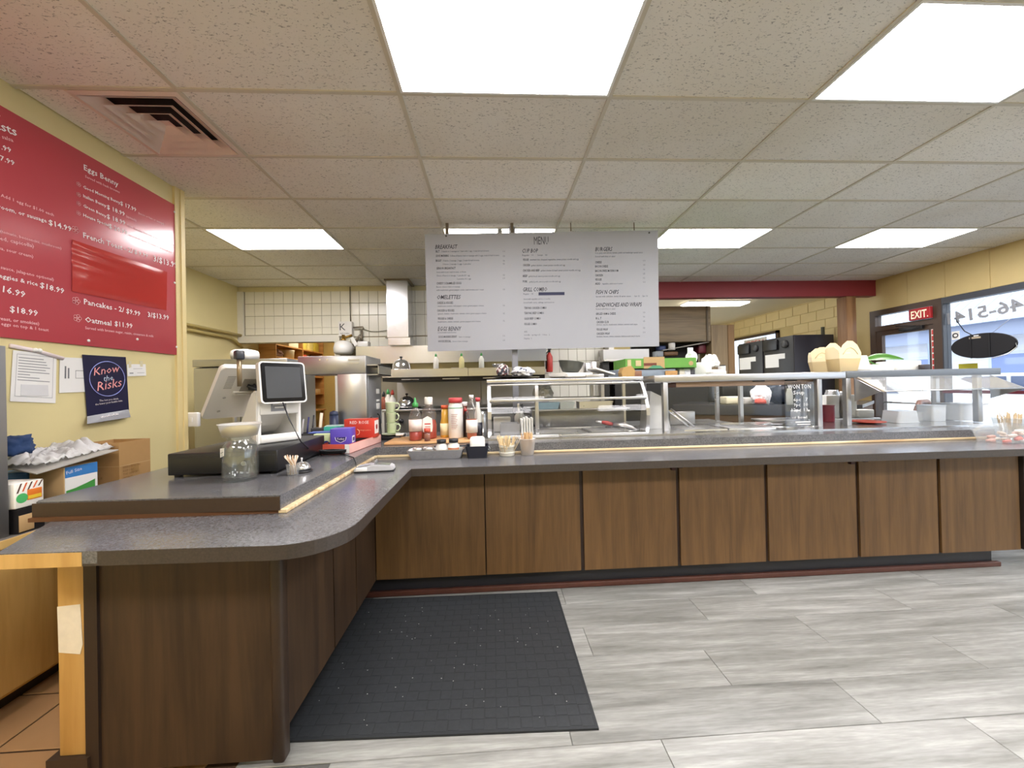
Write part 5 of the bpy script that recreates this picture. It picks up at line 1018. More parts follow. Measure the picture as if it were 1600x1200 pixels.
t = sb('ketchup_bottle', 'red ketchup bottle with white cap and shield label on the cutting board', 670, 3.09, [(.05, 0), (.062, .01), (.064, .11), (.056, .15), (.062, .19), (.05, .235), (.028, .262), (.027, .275)], CLB, cap=WHITEPL, capprof=[(.03, .272), (.033, .276), (.033, .33), (.03, .334), (0, .334)], liquid=REDS, liqprof=[(0, .004), (.057, .004), (.06, .012), (.061, .11), (.053, .148), (.0, .16)])
b = B(); b.prism([(-.035, .06), (.035, .06), (.04, .10), (.036, .165), (.0, .185), (-.036, .165), (-.04, .10)], -.0665, -.0655, 'y'); lb = part(t, 'shield_label', b, M('ece6e0', .5)); b = B(); b.box(-.024, .024, -.0672, -.0667, .118, .128); b.box(-.02, .02, -.0672, -.0667, .098, .103); b.lathe([(.007, 0), (.007, .001)], mat=Matrix.Translation((.004, -.0672, .078)) @ Matrix.Rotation(PI/2, 4, 'X'), n=10); part(lb, 'label_print', b, M('b03a34', .5), kind='stuff')
sb('mustard_bottle', 'amber squeeze bottle with orange cap behind the big white jar', 695, 3.14, [(.035, 0), (.038, .01), (.038, .12), (.03, .15), (.026, .235)], M('c99a3c', .25), cap=M('cc5a34', .4), capprof=[(.03, .235), (.03, .262), (0, .264)], labelmat=M('e8dcb0', .5), labelband=(.0385, .02, .115))
t = sb('powder_jar', 'big white jar with red screw lid and printed label on the cutting board', 712, 3.08, [(.055, 0), (.06, .008), (.06, .25), (.05, .275), (.05, .285)], M('dcdcda', .25), cap=M('c2454a', .35), capprof=[(.055, .284), (.056, .32), (.05, .324), (0, .324)])
b = B()
for k in range(9): b.box(-.03, .02-.006*(k % 3), -.0612, -.0603, .19-.014*k, .194-.014*k)
part(t, 'label_print', b, M('b08a86', .6), kind='stuff'); b = B(); b.lathe([(.0605, .24), (.0612, .24), (.0612, .246), (.0605, .246)], n=16, close=False); part(t, 'green_band', b, M('4f9a6a', .5))
sb('white_capped_bottle', 'bottle with white cap half behind the syrup bottle', 726, 3.16, [(.03, 0), (.034, .01), (.034, .2), (.02, .235), (.018, .25)], M('7a2c20', .2), cap=WHITEPL, capprof=[(.024, .25), (.026, .285), (0, .287)])
sb('dark_sauce_bottle', 'tall dark sauce bottle left of the syrup bottle', 728, 3.12, [(.024, 0), (.026, .01), (.026, .16), (.012, .2), (.012, .21)], M('241410', .15), cap=M('b8302c', .4), capprof=[(.014, .21), (.014, .23), (0, .23)])
sb('syrup_bottle', 'clear plastic bottle of amber red sauce with white cap at the board end', 737, 3.0, [(.036, 0), (.042, .008), (.042, .16), (.044, .2), (.036, .25), (.018, .285), (.014, .3), (.014, .318)], CLB, cap=WHITEPL, capprof=[(.017, .316), (.018, .345), (0, .346)], labelmat=M('e6e2dc', .5), labelband=(.0445, .05, .15), liquid=M('a8502c', .2), liqprof=[(0, .004), (.035, .004), (.039, .012), (.039, .155), (0, .155)])
sb('soy_bottle', 'black sauce bottle with red cap right of the syrup bottle', 747, 3.08, [(.026, 0), (.03, .008), (.03, .19), (.016, .24), (.014, .29)], M('c9cac4', .25), cap=M('c9444a', .4), capprof=[(.018, .29), (.02, .32), (0, .322)], labelmat=M('20222e', .4), labelband=(.0305, .01, .12))
sb('steel_shaker', 'small steel shaker at the right end of the cutting board', 754, 3.16, [(.03, 0), (.032, .15), (.028, .16), (.03, .17), (.026, .2), (0, .21)], STEEL)
t = sb('spice_shaker', 'little spice jar with red cap in front of the ketchup bottle', 667, 2.93, [(.022, 0), (.024, .005), (.024, .068), (.02, .072)], CLB, cap=M('c9503c', .4), capprof=[(.025, .07), (.025, .098), (0, .1)], liquid=M('8a4a2c', .7), liqprof=[(0, .003), (.021, .003), (.021, .055), (0, .055)])
# steel pan of spice jars on the ledge
t = thing('steel_tray', 'shallow stainless pan of spice jars on the lower ledge', 'tray', (-.41, 2.725, .901))
o = rrect(.40, .13, .02); q = rrect(.385, .115, .016); bt = rrect(.34, .085, .016)
b = B(); n = len(o)
vs = [(*p, .066) for p in o]+[(*p, .066) for p in q]+[(*p, .004) for p in bt]+[(*p, .063) for p in o]+[(p[0]*1.015, p[1]*1.03, 0) for p in bt]; fs = []
for i in range(n):
    j = (i+1) % n; fs += [(i, j, n+j, n+i), (n+i, n+j, 2*n+j, 2*n+i), (i, 3*n+i, 3*n+j, j), (3*n+i, 4*n+i, 4*n+j, 3*n+j)]
fs += [tuple(range(2*n, 3*n)), tuple(range(4*n, 5*n))]; b.add(vs, fs); part(t, 'pan', b, steel('pan_steel', .75, .18))
for k, (px, r_, h_, cl, cp, lab) in enumerate(((653, .036, .075, 'c9c9c8', None, 'steel topped shaker leftmost in the pan'), (670, .040, .078, 'cfcfce', None, 'wider steel shaker second in the pan'), (690, .042, .105, 'e2e2e0', '18181c', 'white spice jar with black lid and blue patch in the pan'), (709, .042, .108, 'e0ded8', '18181c', 'spice jar with black lid and brown label in the pan'))):
    x = at(px, 700, y=2.725).x; g = 'spice jars in the steel pan'
    t = thing('spice_jar', lab, 'spice jar', (x, 2.722, .906), 0, g)
    if cp is None:
        b = B(); b.lathe([(r_*.9, 0), (r_, .004), (r_, h_*.6), (r_*.96, h_*.62)], n=20); part(t, 'jar_body', b, CLEARPL); b = B(); b.lathe([(r_*1.02, h_*.55), (r_*1.03, h_*.85), (r_*.95, h_), (0, h_)], n=20); part(t, 'steel_top', b, STEEL)
    else:
        b = B(); b.lathe([(r_*.94, 0), (r_, .005), (r_, h_*.75), (r_*.7, h_*.92), (r_*.7, h_)], n=20); part(t, 'jar_body', b, M(cl, .3)); b = B(); b.lathe([(r_*.8, h_*.97), (r_*.8, h_*1.2), (0, h_*1.21)], n=20); part(t, 'black_lid', b, BLACK)
        b = B(); b.lathe([(r_+.0004, .008), (r_+.0012, .008), (r_+.0012, .07 if k == 3 else .045), (r_+.0004, .07 if k == 3 else .045)], n=8, close=False, a0=-PI*.85 if k == 3 else -PI*.5, a1=-PI*.15); part(t, 'patch_label', b, M('9a5a34' if k == 3 else '3f86b8', .5))
# black napkin bin
t = thing('napkin_bin', 'black plastic bin of folded white napkins on the lower ledge', 'bin', (at(746, 715, y=2.72).x, 2.72, .901))
b = B(); o = rrect(.165, .14, .02); q = rrect(.155, .13, .018); bt = rrect(.13, .11, .02); n = len(o); vs = [(*p, .085) for p in o]+[(*p, .085) for p in q]+[(*p, .004) for p in bt]+[(p[0]*1.04, p[1]*1.04, 0) for p in bt]; fs = []
for i in range(n): j = (i+1) % n; fs += [(i, j, n+j, n+i), (n+i, n+j, 2*n+j, 2*n+i), (i, 3*n+i, 3*n+j, j)]
fs += [tuple(range(2*n, 3*n)), tuple(range(3*n, 4*n))]; b.add(vs, fs); part(t, 'bin_body', b, M('1a1e2a', .35)); b = B(); b.tube([(.08, -.02, .08), (.092, -.02, .06), (.088, 0, .04), (.08, .02, .05)], .004); part(t, 'bin_handle', b, M('aab0b4', .3))
b = B(); b.rbox(-.05, .055, -.05, .05, .03, .135, .018); t2 = single('napkins', b, WHITE, 'stack of folded white napkins in the black bin', 'napkins', (at(746, 715, y=2.72).x, 2.715, .91)); t2.rotation_euler = (.0, 0, .05)
# cups of sticks
def stick_cup(label, px, y, z, r0, r1, h, cupm, n, seed, sl, spread, sm, ring=False, handle=False):
    x = at(px, 700, y=y).x; t = thing('stick_cup', label, 'cup', (x, y, z), 0, 'cups of stir sticks')
    b = B(); b.lathe([(0, 0), (r0, 0), (r0+.002, .004), (r1, h), (r1+.003, h+.001), (r1+.002, h+.005), (r1-.003, h+.002), (r0-.002, .006), (0, .005)], n=26, close=False); part(t, 'cup_wall', b, cupm)
    if ring:
        for z_ in (.022, h-.01): b = B(); b.lathe([(r1, z_), (r1+.003, z_), (r1+.003, z_+.005), (r1, z_+.005)], n=26, close=False); part(t, 'rib', b, cupm)
    r = random.Random(seed)
    for k in range(n):
        a = r.uniform(0, 2*PI); d = (r0-.008)*math.sqrt(r.random()); a2 = a+r.uniform(-.5, .5); d2 = d+spread*r.random(); w_ = .0035
        p0 = Vector((d*math.cos(a), d*math.sin(a), .008)); p1 = Vector((d2*math.cos(a2), d2*math.sin(a2), sl*(.88+.2*r.random())))
        u = Vector((math.cos(a+1.3), math.sin(a+1.3), 0))*w_; v = Vector((-u.y, u.x, 0))*.3
        b = B(); vs = [p+s1*u+s2*v for p in (p0, p1) for s1, s2 in ((-1, -1), (1, -1), (1, 1), (-1, 1))]; vs.append(p1+(p1-p0).normalized()*.004)
        b.add(vs, [(0, 1, 5, 4), (1, 2, 6, 5), (2, 3, 7, 6), (3, 0, 4, 7), (3, 2, 1, 0), (4, 5, 8), (5, 6, 8), (6, 7, 8), (7, 4, 8)]); part(t, 'stir_stick', b, sm)
STK = M('e6d0a6', .6, 0, .12, 40); STK2 = M('d4b284', .6, 0, .12, 40)
stick_cup('white ribbed cup holding a loose fan of wooden stir sticks', 792, 2.745, .901, .052, .056, .075, M('e3e0d4', .35), 46, 1, .135, .075, STK, True)
stick_cup('translucent paper cup packed upright with wooden stir sticks', 824, 2.745, .901, .043, .060, .115, thin_glass('thin_cup', (.95, .93, .9), .1, .3), 46, 2, .152, .012, STK2)
t = thing('candy_tub', 'clear rectangular plastic tub of red wrapped sweets at the right end of the ledge', 'tub', (3.86, 2.66, .901))
b = B(); o = rrect(.36, .21, .025); q = rrect(.35, .2, .022); bt = rrect(.28, .15, .025); n = len(o); vs = [(*p, .13) for p in o]+[(*p, .13) for p in q]+[(*p, .004) for p in bt]+[(p[0]*1.03, p[1]*1.03, 0) for p in bt]; fs = []
for i in range(n): j = (i+1) % n; fs += [(i, j, n+j, n+i), (n+i, n+j, 2*n+j, 2*n+i), (i, 3*n+i, 3*n+j, j)]
fs += [tuple(range(2*n, 3*n)), tuple(range(3*n, 4*n))]; b.add(vs, fs); part(t, 'tub_wall', b, CLEARPL)
r = random.Random(8)
for k in range(16):
    b = B(); x, y, z = r.uniform(-.11, .11), r.uniform(-.05, .05), .018+.028*(k//7); b.rbox(x-.024, x+.024, y-.013, y+.013, z-.01, z+.012, .006, Matrix.Rotation(r.uniform(-.3, .3), 4, 'Y'))
    single('wrapped_sweet', b, M(['e8b0a0', 'd9604a', 'ece4da', 'e2cfc0'][k % 4], .35), ['pink', 'red', 'white', 'beige'][k % 4]+' wrapped sweet in the clear tub', 'sweet', group='wrapped sweets in the clear tub').location += Vector((3.86, 2.66, .901))
stick_cup('clear cup of beige wooden sticks beside the candy tub at the ledge end', 1578, 2.80, .901, .062, .09, .16, CLEARPL, 36, 5, .19, .02, M('cdb895', .6))
# ================================================================== FOOD DISPLAY LINE
SS = steel('counter_steel', .72, .2, (1, 1, 1))
t = thing('steam_table', 'long stainless steel serving table with sunken food pans behind the ledge', 'serving table', (2.0, 3.5, 0))
X0, X1, YF, YB = -.13, 4.36, 3.03, 3.72
wells = [(.36, .80, 3.22, 3.52), (.84, 1.22, 3.22, 3.52), (1.66, 2.02, 3.2, 3.5), (2.06, 2.46, 3.2, 3.5)]
# top sheet with openings: strips around each well
b = B(); xs = sorted([X0, X1]+[w_[0] for w_ in wells]+[w_[1] for w_ in wells])
for i in range(len(xs)-1):
    mid = (xs[i]+xs[i+1])/2; hit = [w_ for w_ in wells if w_[0] < mid < w_[1]]
    if hit:
        b.box(xs[i], xs[i+1], YF, hit[0][2], .96, .984); b.box(xs[i], xs[i+1], hit[0][3], YB, .96, .984)
    else: b.box(xs[i], xs[i+1], YF, YB, .96, .984)
part(t, 'steel_top', b, SS, True, kind=None)
for k, (x0, x1, y0, y1) in enumerate(wells):
    o = [(x0-.012, y0-.012), (x1+.012, y0-.012), (x1+.012, y1+.012), (x0-.012, y1+.012)]; q = [(x0+.012, y0+.012), (x1-.012, y0+.012), (x1-.012, y1-.012), (x0+.012, y1-.012)]
    b = B(); b.ring(o, q, .984, .992); b.ring([(x0, y0), (x1, y0), (x1, y1), (x0, y1)], q, .86, .984); b.box(x0, x1, y0, y1, .85, .86); part(t, 'food_pan', b, SS if k else STEEL, True)
for (x, y, r_) in ((2.62, 3.38, .12), (2.86, 3.34, .10)):
    b = B(); b.lathe([(r_, .9855), (r_*.96, .9855), (r_*.9, .95)], (x, y, 0), 26, close=False); b.lathe([(r_*1.12, .984), (r_*1.12, .99), (r_*.98, .99), (r_*.98, .9845)], (x, y, 0), 26, close=False); part(t, 'well_rim', b, SS, True); b = B(); b.lathe([(0, .9845), (r_*.97, .9845), (r_*.97, .985)], (x, y, 0), 26); part(t, 'dark_well', b, M('2c2c30', .3, .5), True)
b = B(); b.box(X0, X1, YF+.05, YB-.02, .12, .96); part(t, 'body', b, STEELD, True)
for x in (0, 1.5, 3, 4.3): b = B(); b.box(x-.03, x+.03, YF+.1, YF+.16, 0, .12); part(t, 'leg', b, STEELD, True)
# glass display case
t = thing('glass_display_case', 'stainless framed glass food case with bowed front on the counter', 'display case', (.6, 3.3, .984))
prof = [(3.08, .99), (3.045, 1.06), (3.035, 1.14), (3.04, 1.20), (3.08, 1.30), (3.15, 1.40), (3.19, 1.425)]
def prof_at(z):
    for (y0, z0), (y1, z1) in zip(prof, prof[1:]):
        if z0 <= z <= z1: return y0+(y1-y0)*(z-z0)/(z1-z0)
    return prof[-1][0]
for x in (-.03, 1.27):
    b = B(); pts = [(x, y, z) for y, z in prof]+[(x, 3.62, 1.45)]; pts2 = [(x, 3.62, .99)]
    for (p, q_) in zip(pts, pts[1:]):
        b.add([(x-.014, p[1], p[2]), (x+.014, p[1], p[2]), (x+.014, q_[1], q_[2]), (x-.014, q_[1], q_[2]), (x-.014, p[1]+.028, p[2]-.006), (x+.014, p[1]+.028, p[2]-.006), (x+.014, q_[1]+.028, q_[2]-.006), (x-.014, q_[1]+.028, q_[2]-.006)], [(0, 1, 2, 3), (4, 7, 6, 5), (0, 3, 7, 4), (1, 5, 6, 2)])
    b.box(x-.014, x+.014, 3.60, 3.63, .985, 1.45); part(t, 'end_frame', b, STEEL, True)
    b = B(); poly = prof+[(3.61, 1.44), (3.61, .99)]; b.prism(poly, x-.002, x+.002, 'x'); part(t, 'end_glass', b, GLASS, True)
b = B(); b.rbox(-.05, 1.29, 3.17, 3.66, 1.43, 1.462, .006); part(t, 'top_sheet', b, STEELH, True)
b = B(); b.rbox(-.03, 1.27, 3.165, 3.19, 1.405, 1.42, .003); part(t, 'front_rail', b, STEEL, True)
b = B(); b.rbox(-.03, 1.27, prof_at(1.28)-.014, prof_at(1.28)+.012, 1.275, 1.295, .003); part(t, 'middle_rail', b, STEEL, True)
b = B(); b.rbox(.355, .385, 3.17, 3.2, .985, 1.42, .003); part(t, 'divider_post', b, STEEL, True)
b = B(); b.rbox(-.03, 1.27, 3.06, 3.1, .985, 1.0, .003); part(t, 'bottom_rail', b, STEEL, True)
def pane(x0, x1, z0, z1, name='front_glass'):
    zs = [z0+(z1-z0)*k/6 for k in range(7)]; b = B()
    for za, zb in zip(zs, zs[1:]): b.add([(x0, prof_at(za), za), (x1, prof_at(za), za), (x1, prof_at(zb), zb), (x0, prof_at(zb), zb)], [(0, 1, 2, 3)], True)
    part(t, name, b, GLASS, True)
for (x0, x1) in ((-.02, .62), (.625, 1.26)): pane(x0, x1, 1.0, 1.275); pane(x0, x1, 1.295, 1.405)
b = B(); b.rbox(.37, 1.26, 3.58, 3.6, 1.0, 1.16, .003); b.box(.37, 1.26, 3.5, 3.6, 1.155, 1.165); part(t, 'rear_apron', b, M('9a9b9c', .35, .5), True)
b = B(); b.rbox(.36, 1.27, 3.45, 3.61, 1.17, 1.18, .003); part(t, 'rear_shelf', b, STEEL, True)
for (x0, x1, m_, lab) in ((.42, .62, M('9fc0d4', .3), 'pale blue food tub on the shelf in the glass case'), (.56, .76, M('cfd8d8', .2), 'clear food tray on the shelf in the glass case'), (.80, 1.12, STEEL, 'steel food tray on the shelf in the glass case')):
    x0 += .06*(x0 == .56); b = B(); b.prism([(x0, 1.182), (x1-.02, 1.182), (x1, 1.245), (x0-.0, 1.245)], 3.47, 3.6, 'y'); single('food_tub', b, m_, lab, 'tub', group='food tubs in the glass case')
crumple('foil_wrap', 'crumpled clear film hanging at the top of the glass case', 'film', (.47, 3.5, 1.29), (.09, .06, .08), M('d6d6d2', .2, .1, .2, 20), 9, amp=.3)
t = thing('steel_hopper', 'white topped steel hopper with leaning slide rails right of the glass case', 'hopper', (1.55, 3.6, .985))
b = B(); b.prism([(1.40, .985), (1.62, .985), (1.56, 1.27), (1.44, 1.33)], 3.38, 3.56, 'y'); part(t, 'hopper_body', b, M('d6d8da', .3, .2), True)
for k in range(2): b = B(); b.tube([(1.60+.05*k, 3.44, 1.16), (1.78+.05*k, 3.36, .995)], .011, 6); part(t, 'slide_rail', b, STEEL, True)
b = B(); b.rbox(1.70, 1.95, 3.56, 3.6, 1.0, 1.12, .004); part(t, 'grey_plate', b, STEELD, True)
# tongs
t = thing('tongs', 'steel tongs with red grip lying in the glass case', 'tongs', (1.0, 3.3, 1.0))
b = B(); b.tube([(1.04, 3.245, 1.05), (1.0, 3.255, 1.06), (.95, 3.27, 1.07)], [.014, .02, .014], 7); part(t, 'grip', b, M('b04a48', .4), True); b = B(); b.tube([(1.04, 3.245, 1.05), (1.13, 3.22, 1.045), (1.2, 3.2, 1.02), (1.23, 3.19, 1.0), (1.15, 3.17, .996)], [.02, .022, .014, .008, .006], 6); b.tube([(.95, 3.27, 1.07), (.90, 3.29, 1.075)], .012); part(t, 'arm', b, STEEL, True)
# napkin / cutlery holder at the left of the case
t = thing('cutlery_sleeve_box', 'grey box of white paper cutlery sleeves in the left of the glass case', 'box', (.17, 3.3, .985))
b = B(); b.ring([(.06, 3.24), (.22, 3.24), (.22, 3.4), (.06, 3.4)], [(.066, 3.246), (.214, 3.246), (.214, 3.394), (.066, 3.394)], .985, 1.08); part(t, 'holder', b, M('a9aaae', .4, .3), True)
for k in range(5):
    b = B(); x = .235+.022*k; b.rbox(x, x+.016, 3.2, 3.32, .99, 1.12+.008*(k % 3), .003); part(t, 'sleeve', b, WHITE, True)
b = B(); b.rbox(-.0, .16, 3.45, 3.56, .985, 1.12, .01); single('paper_stack', b, WHITE, 'stack of white papers at the back left of the glass case', 'paper')
b = B(); b.lathe([(.045, 0), (.05, .01), (.05, .13), (.035, .16), (.035, .18), (0, .182)], (.245, 3.52, .985)); single('white_bottle', b, M('dcdcd6', .3), 'white bottle at the back of the glass case by the pole', 'bottle')
t = thing('ladle', 'black handled server hanging inside the left of the glass case', 'server', (.28, 3.35, 1.1)); b = B(); b.tube([(.25, 3.33, 1.24), (.28, 3.33, 1.16), (.33, 3.33, 1.15), (.335, 3.33, 1.08), (.36, 3.32, 1.04)], .012, 6); part(t, 'black_handle', b, BLACK, True)
b = B(); b.rbox(.215, .235, 3.33, 3.345, 1.17, 1.25, .004); part(t, 'blade', b, STEEL, True)
# things on the case top
def patterned(name, cols, sc, st=(1, 1, 1)):
    m, n, l, bs = base_mat(name); tc = n.new('ShaderNodeTexCoord'); mp = n.new('ShaderNodeMapping'); mp.inputs['Scale'].default_value = st; vo = n.new('ShaderNodeTexVoronoi'); vo.inputs['Scale'].default_value = sc
    sp = n.new('ShaderNodeSeparateColor'); cr = n.new('ShaderNodeValToRGB'); cr.color_ramp.interpolation = 'CONSTANT'; e = cr.color_ramp.elements; e[0].color = srgb(cols[0]); e[1].position = .36; e[1].color = srgb(cols[1]); k = e.new(.68); k.color = srgb(cols[2])
    l.new(tc.outputs['Object'], mp.inputs[0]); l.new(mp.outputs[0], vo.inputs['Vector']); l.new(vo.outputs['Color'], sp.inputs[0]); l.new(sp.outputs[0], cr.inputs[0]); l.new(cr.outputs[0], bs.inputs['Base Color']); bs.inputs['Roughness'].default_value = .85; return m
CT = 1.463
def plate_at(px, y, z, r_, mat, label, grp=None): x = at(px, 0, y=y).x; b = B(); b.lathe([(0, 0), (r_*.5, 0), (r_*.6, .004), (r_, .018), (r_*1.0, .021), (r_*.6, .008), (0, .005)], (x, y, z), 24, close=False); return single('plate', b, mat, label, 'plate', group=grp)
t = thing('serving_platter', 'dark round metal platter on the left of the glass case top', 'platter', (at(788, 0, y=3.35).x, 3.38, CT))
b = B(); b.lathe([(0, 0), (.07, 0), (.17, .022), (.175, .026), (.165, .026), (.07, .006), (0, .006)], n=28, close=False); part(t, 'dish', b, M('4a4440', .35, .6))
crumple('patterned_cloth_ball', 'red and grey patterned cloth ball on the metal platter', 'cloth', (at(773, 0, y=3.36).x, 3.36, CT+.04), (.058, .05, .062), patterned('cloth_pattern_red', ('c9c4c2', '6a3a3c', '3a3c44'), 60), 6, amp=.15)
crumple('striped_towel', 'blue and white striped kitchen towel heaped on the platter', 'towel', (at(803, 0, y=3.4).x, 3.40, CT+.035), (.1, .06, .05), patterned('cloth_pattern_blue', ('e2e2e4', '4a4f66', 'c9cad2'), 26, (1, 3.5, 1)), 8, amp=.45)
for k in range(4): plate_at(862, 3.42, CT+.009*k, .11, WHITEPL, ['lowest', 'second', 'third', 'topmost'][k]+' white plate of the stack on the glass case', 'white plates stacked on the glass case')
x = at(880, 0, y=3.45).x; b = B(); b.lathe([(.07, 0), (.10, .05), (.115, .095), (.118, .1), (.108, .098), (.09, .05), (.06, .008), (0, .008)], (x-.015, 3.45, CT+.055), 22); single('dark_bowl', b, M('4d4f48', .35, .3), 'dark metal bowl leaning behind the white plates', 'bowl', ).rotation_euler = (0, .12, 0)
x = at(888, 0, y=3.3).x; b = B(); b.rbox(x-.10, x+.13, 3.25, 3.5, CT+.002, CT+.045, .012); single('white_tray_stack', b, WHITEPL, 'stack of white trays beside the plates on the glass case', 'tray')
for k, px in enumerate((904, 914)): xx = at(px, 0, y=3.55).x; b = B(); b.lathe([(.032, 0), (.034, .01), (.033, .14+.012*k), (.03, .145+.012*k), (0, .13)], (xx, 3.56, CT), 16); single('steel_cup', b, STEEL, ['left', 'right'][k]+'-standing tall steel tumbler behind the white trays', 'tumbler', group='steel tumblers on the glass case')
x = at(926, 0, y=3.4).x; b = B(); b.rbox(-.1, .1, -.09, .09, 0, .018, .006); o = single('white_platter', b, WHITEPL, 'white rectangular platter tilted on the glass case', 'platter', (x, 3.42, CT+.045)); o.rotation_euler = (0, .28, .2)
x = at(908, 0, y=3.3).x; b = B(); b.rbox(x-.05, x+.11, 3.24, 3.44, CT+.001, CT+.03, .006); single('steel_pan_lid', b, STEEL, 'low steel pan under the tilted platter', 'pan')
x = at(965, 0, y=3.4).x; b = B(); b.prism([(-.055, 0), (.055, 0), (.062, .06), (.03, .10), (-.045, .085), (-.062, .04)], -.05, .05, 'y'); single('kraft_carton', b, M('b7935a', .7), 'small brown kraft carton at the right of the glass case top', 'carton', (x, 3.4, CT))
# first overshelf
def shelf_unit(label, x0, x1, y0, y1, z, posts, name='overshelf'):
    t = thing(name, label, 'shelf', ((x0+x1)/2, (y0+y1)/2, .984))
    b = B(); b.rbox(x0, x1, y0, y1, z-.062, z, .006); part(t, 'shelf_top', b, steel(name+'_steel', .55, .3) if x0 < 3 else M('6f757c', .4, .4), True)  # second shelf is dark grey: shade of its front put into the colour
    for (x, y) in posts: b = B(); b.rbox(x-.022, x+.022, y-.022, y+.022, .984, z-.06, .004); part(t, 'post', b, STEELD, True)
    return t
t = shelf_unit('stainless overshelf with posts carrying the takeout boxes', 1.40, 3.14, 3.20, 3.66, 1.468, ((1.47, 3.62), (1.50, 3.23), (2.90, 3.23), (3.10, 3.62)))
b = B(); b.rbox(1.62, 2.92, 3.26, 3.36, 1.36, 1.405, .004); part(t, 'heat_lamp_bar', b, M('b59a88', .4, .3), True, 'pinkish steel heat lamp bar'); b = B(); b.rbox(1.53, 1.62, 3.26, 3.36, 1.36, 1.40, .004); part(t, 'dark_socket', b, M('4a2a20', .5), True)
for k in range(2): b = B(); b.rbox(2.32+.3*k, 2.42+.3*k, 3.24, 3.27, 1.395, 1.407, .002); part(t, 'lamp_clip', b, DGREY, True)
b = B(); b.box(1.53, 2.56, 3.225, 3.231, 1.0, 1.36); part(t, 'guard_glass', b, GLASS, True)
t2 = shelf_unit('second stainless overshelf with a slanted glass guard', 3.145, 4.62, 3.20, 3.66, 1.472, ((3.17, 3.23), (4.42, 3.23), (3.2, 3.62), (4.5, 3.62)))
# slanted glass guard with steel end cheeks
b = B(); b.slab([(3.26, 3.20, 1.41), (4.50, 3.20, 1.41), (4.50, 2.98, 1.295), (3.26, 2.98, 1.295)], .006, (0, -.4, .8)); part(t2, 'slant_glass', b, thin_glass('guard_glass', (.93, .96, .97), .12, .12), True)
b = B(); b.tube([(3.25, 3.2, 1.41), (3.25, 2.975, 1.292)], .009, 6); part(t2, 'white_edge', b, M('e8dccb', .4), True)
b = B(); b.tube([(3.25, 2.978, 1.292), (4.51, 2.978, 1.292)], .005, 5); part(t2, 'edge_rail', b, STEEL, True)
for x in (3.215, 4.51):
    b = B(); b.prism([(3.2, 1.41), (2.97, 1.29), (3.2, 1.2)], x-.004, x+.004, 'x'); part(t2, 'end_cheek', b, STEELD, True)
b = B(); b.box(3.26, 4.40, 3.06, 3.065, .985, 1.29); part(t2, 'upright_glass', b, GLASS, True)
# wonton price writing on glass
t = thing('glass_notice', 'hand lettered won ton soup price panel leaning inside the glass', 'notice', (2.70, 3.21, .985))
b = B(); b.rbox(2.575, 2.845, 3.205, 3.212, .99, 1.385, .002); part(t, 'clear_board', b, thin_glass('board_glass', (.8, .82, .85), .08), True)
CH = M('f0f0f0', .6, 0, 0, 8)
for s, x0, x1, z, h in (('WON TON', 2.60, 2.81, 1.325, .04), ('Soup', 2.65, 2.75, 1.275, .035), ('6pc   7', 2.65, 2.78, 1.215, .03), ('9pc  10', 2.65, 2.78, 1.17, .03), ('12pc 13', 2.63, 2.78, 1.125, .03), ('or bowl', 2.63, 2.77, 1.06, .028)): write((t, 'chalk_lettering', CH), s, (x0, 3.203, z), (x1, 3.203, z), (0, -1, 0), h=h)
b = B(); b.box(2.66, 2.80, 3.202, 3.204, 1.025, 1.035); b.box(2.68, 2.8, 3.202, 3.204, 1.005, 1.012); part(t, 'chalk_strokes', b, CH, True, kind='stuff')
# takeout boxes
def takeout(label, px0, px1, y, rot, h, wide):
    a, e = at(px0, 580, y=y), at(px1, 580, y=y); cx = (a.x+e.x)/2
    t = thing('takeout_box', label, 'takeout box', (cx, y, 1.469), rot, 'kraft takeout boxes on the overshelf'); w0 = wide; w1 = wide*1.28
    b = B(); hb = h*.42; lo = [(-w0/2, -w0*.4), (w0/2, -w0*.4), (w0/2, w0*.4), (-w0/2, w0*.4)]; mid = [(-w1/2, -w0*.5), (w1/2, -w0*.5), (w1/2, w0*.5), (-w1/2, w0*.5)]
    b.add([(*p, 0) for p in lo]+[(*p, hb) for p in mid], [(3, 2, 1, 0), (0, 1, 5, 4), (1, 2, 6, 5), (2, 3, 7, 6), (3, 0, 4, 7)]); bmesh.ops.solidify(b.bm, geom=b.bm.faces[:], thickness=.002); part(t, 'body', b, KRAFT)
    for s in (-1, 1):
        b = B(); yy = s*w0*.5; pl = [(-w1/2, hb), (w1/2, hb), (w1*.5, h*.62), (w1*.34, h*.86), (w1*.12, h), (-w1*.12, h), (-w1*.34, h*.86), (-w1*.5, h*.62)]; b.prism(pl, yy-.0015, yy+.0015, 'y'); part(t, 'flap', b, KRAFT)
        b = B(); b.tube([(-w1*.34, yy-.003, h*.56), (-w1*.18, yy-.003, h*.72), (0, yy-.003, h*.78), (w1*.18, yy-.003, h*.72), (w1*.34, yy-.003, h*.56)], .0022, 4); part(t, 'crease', b, M('cdb47e', .7))
    for s in (-1, 1):
        b = B(); xx = s*w1/2; b.prism([(-w0*.5, hb), (w0*.5, hb), (w0*.45, h*.7), (w0*.2, h*.82), (-w0*.2, h*.82), (-w0*.45, h*.7)], xx-.0015, xx+.0015, 'x'); part(t, 'flap', b, KRAFT)
    b = B(); b.box(-w1*.2, -.0, -w0*.5-.003, -w0*.5-.0015, h*.60, h*.615); part(t, 'slot', b, PAPER); return t
takeout('left-hand kraft takeout box standing open and turned on the overshelf', 1268, 1296, 3.44, -.5, .235, .125)
takeout('taller kraft takeout box standing open facing the room on the overshelf', 1297, 1334, 3.32, .02, .275, .165)
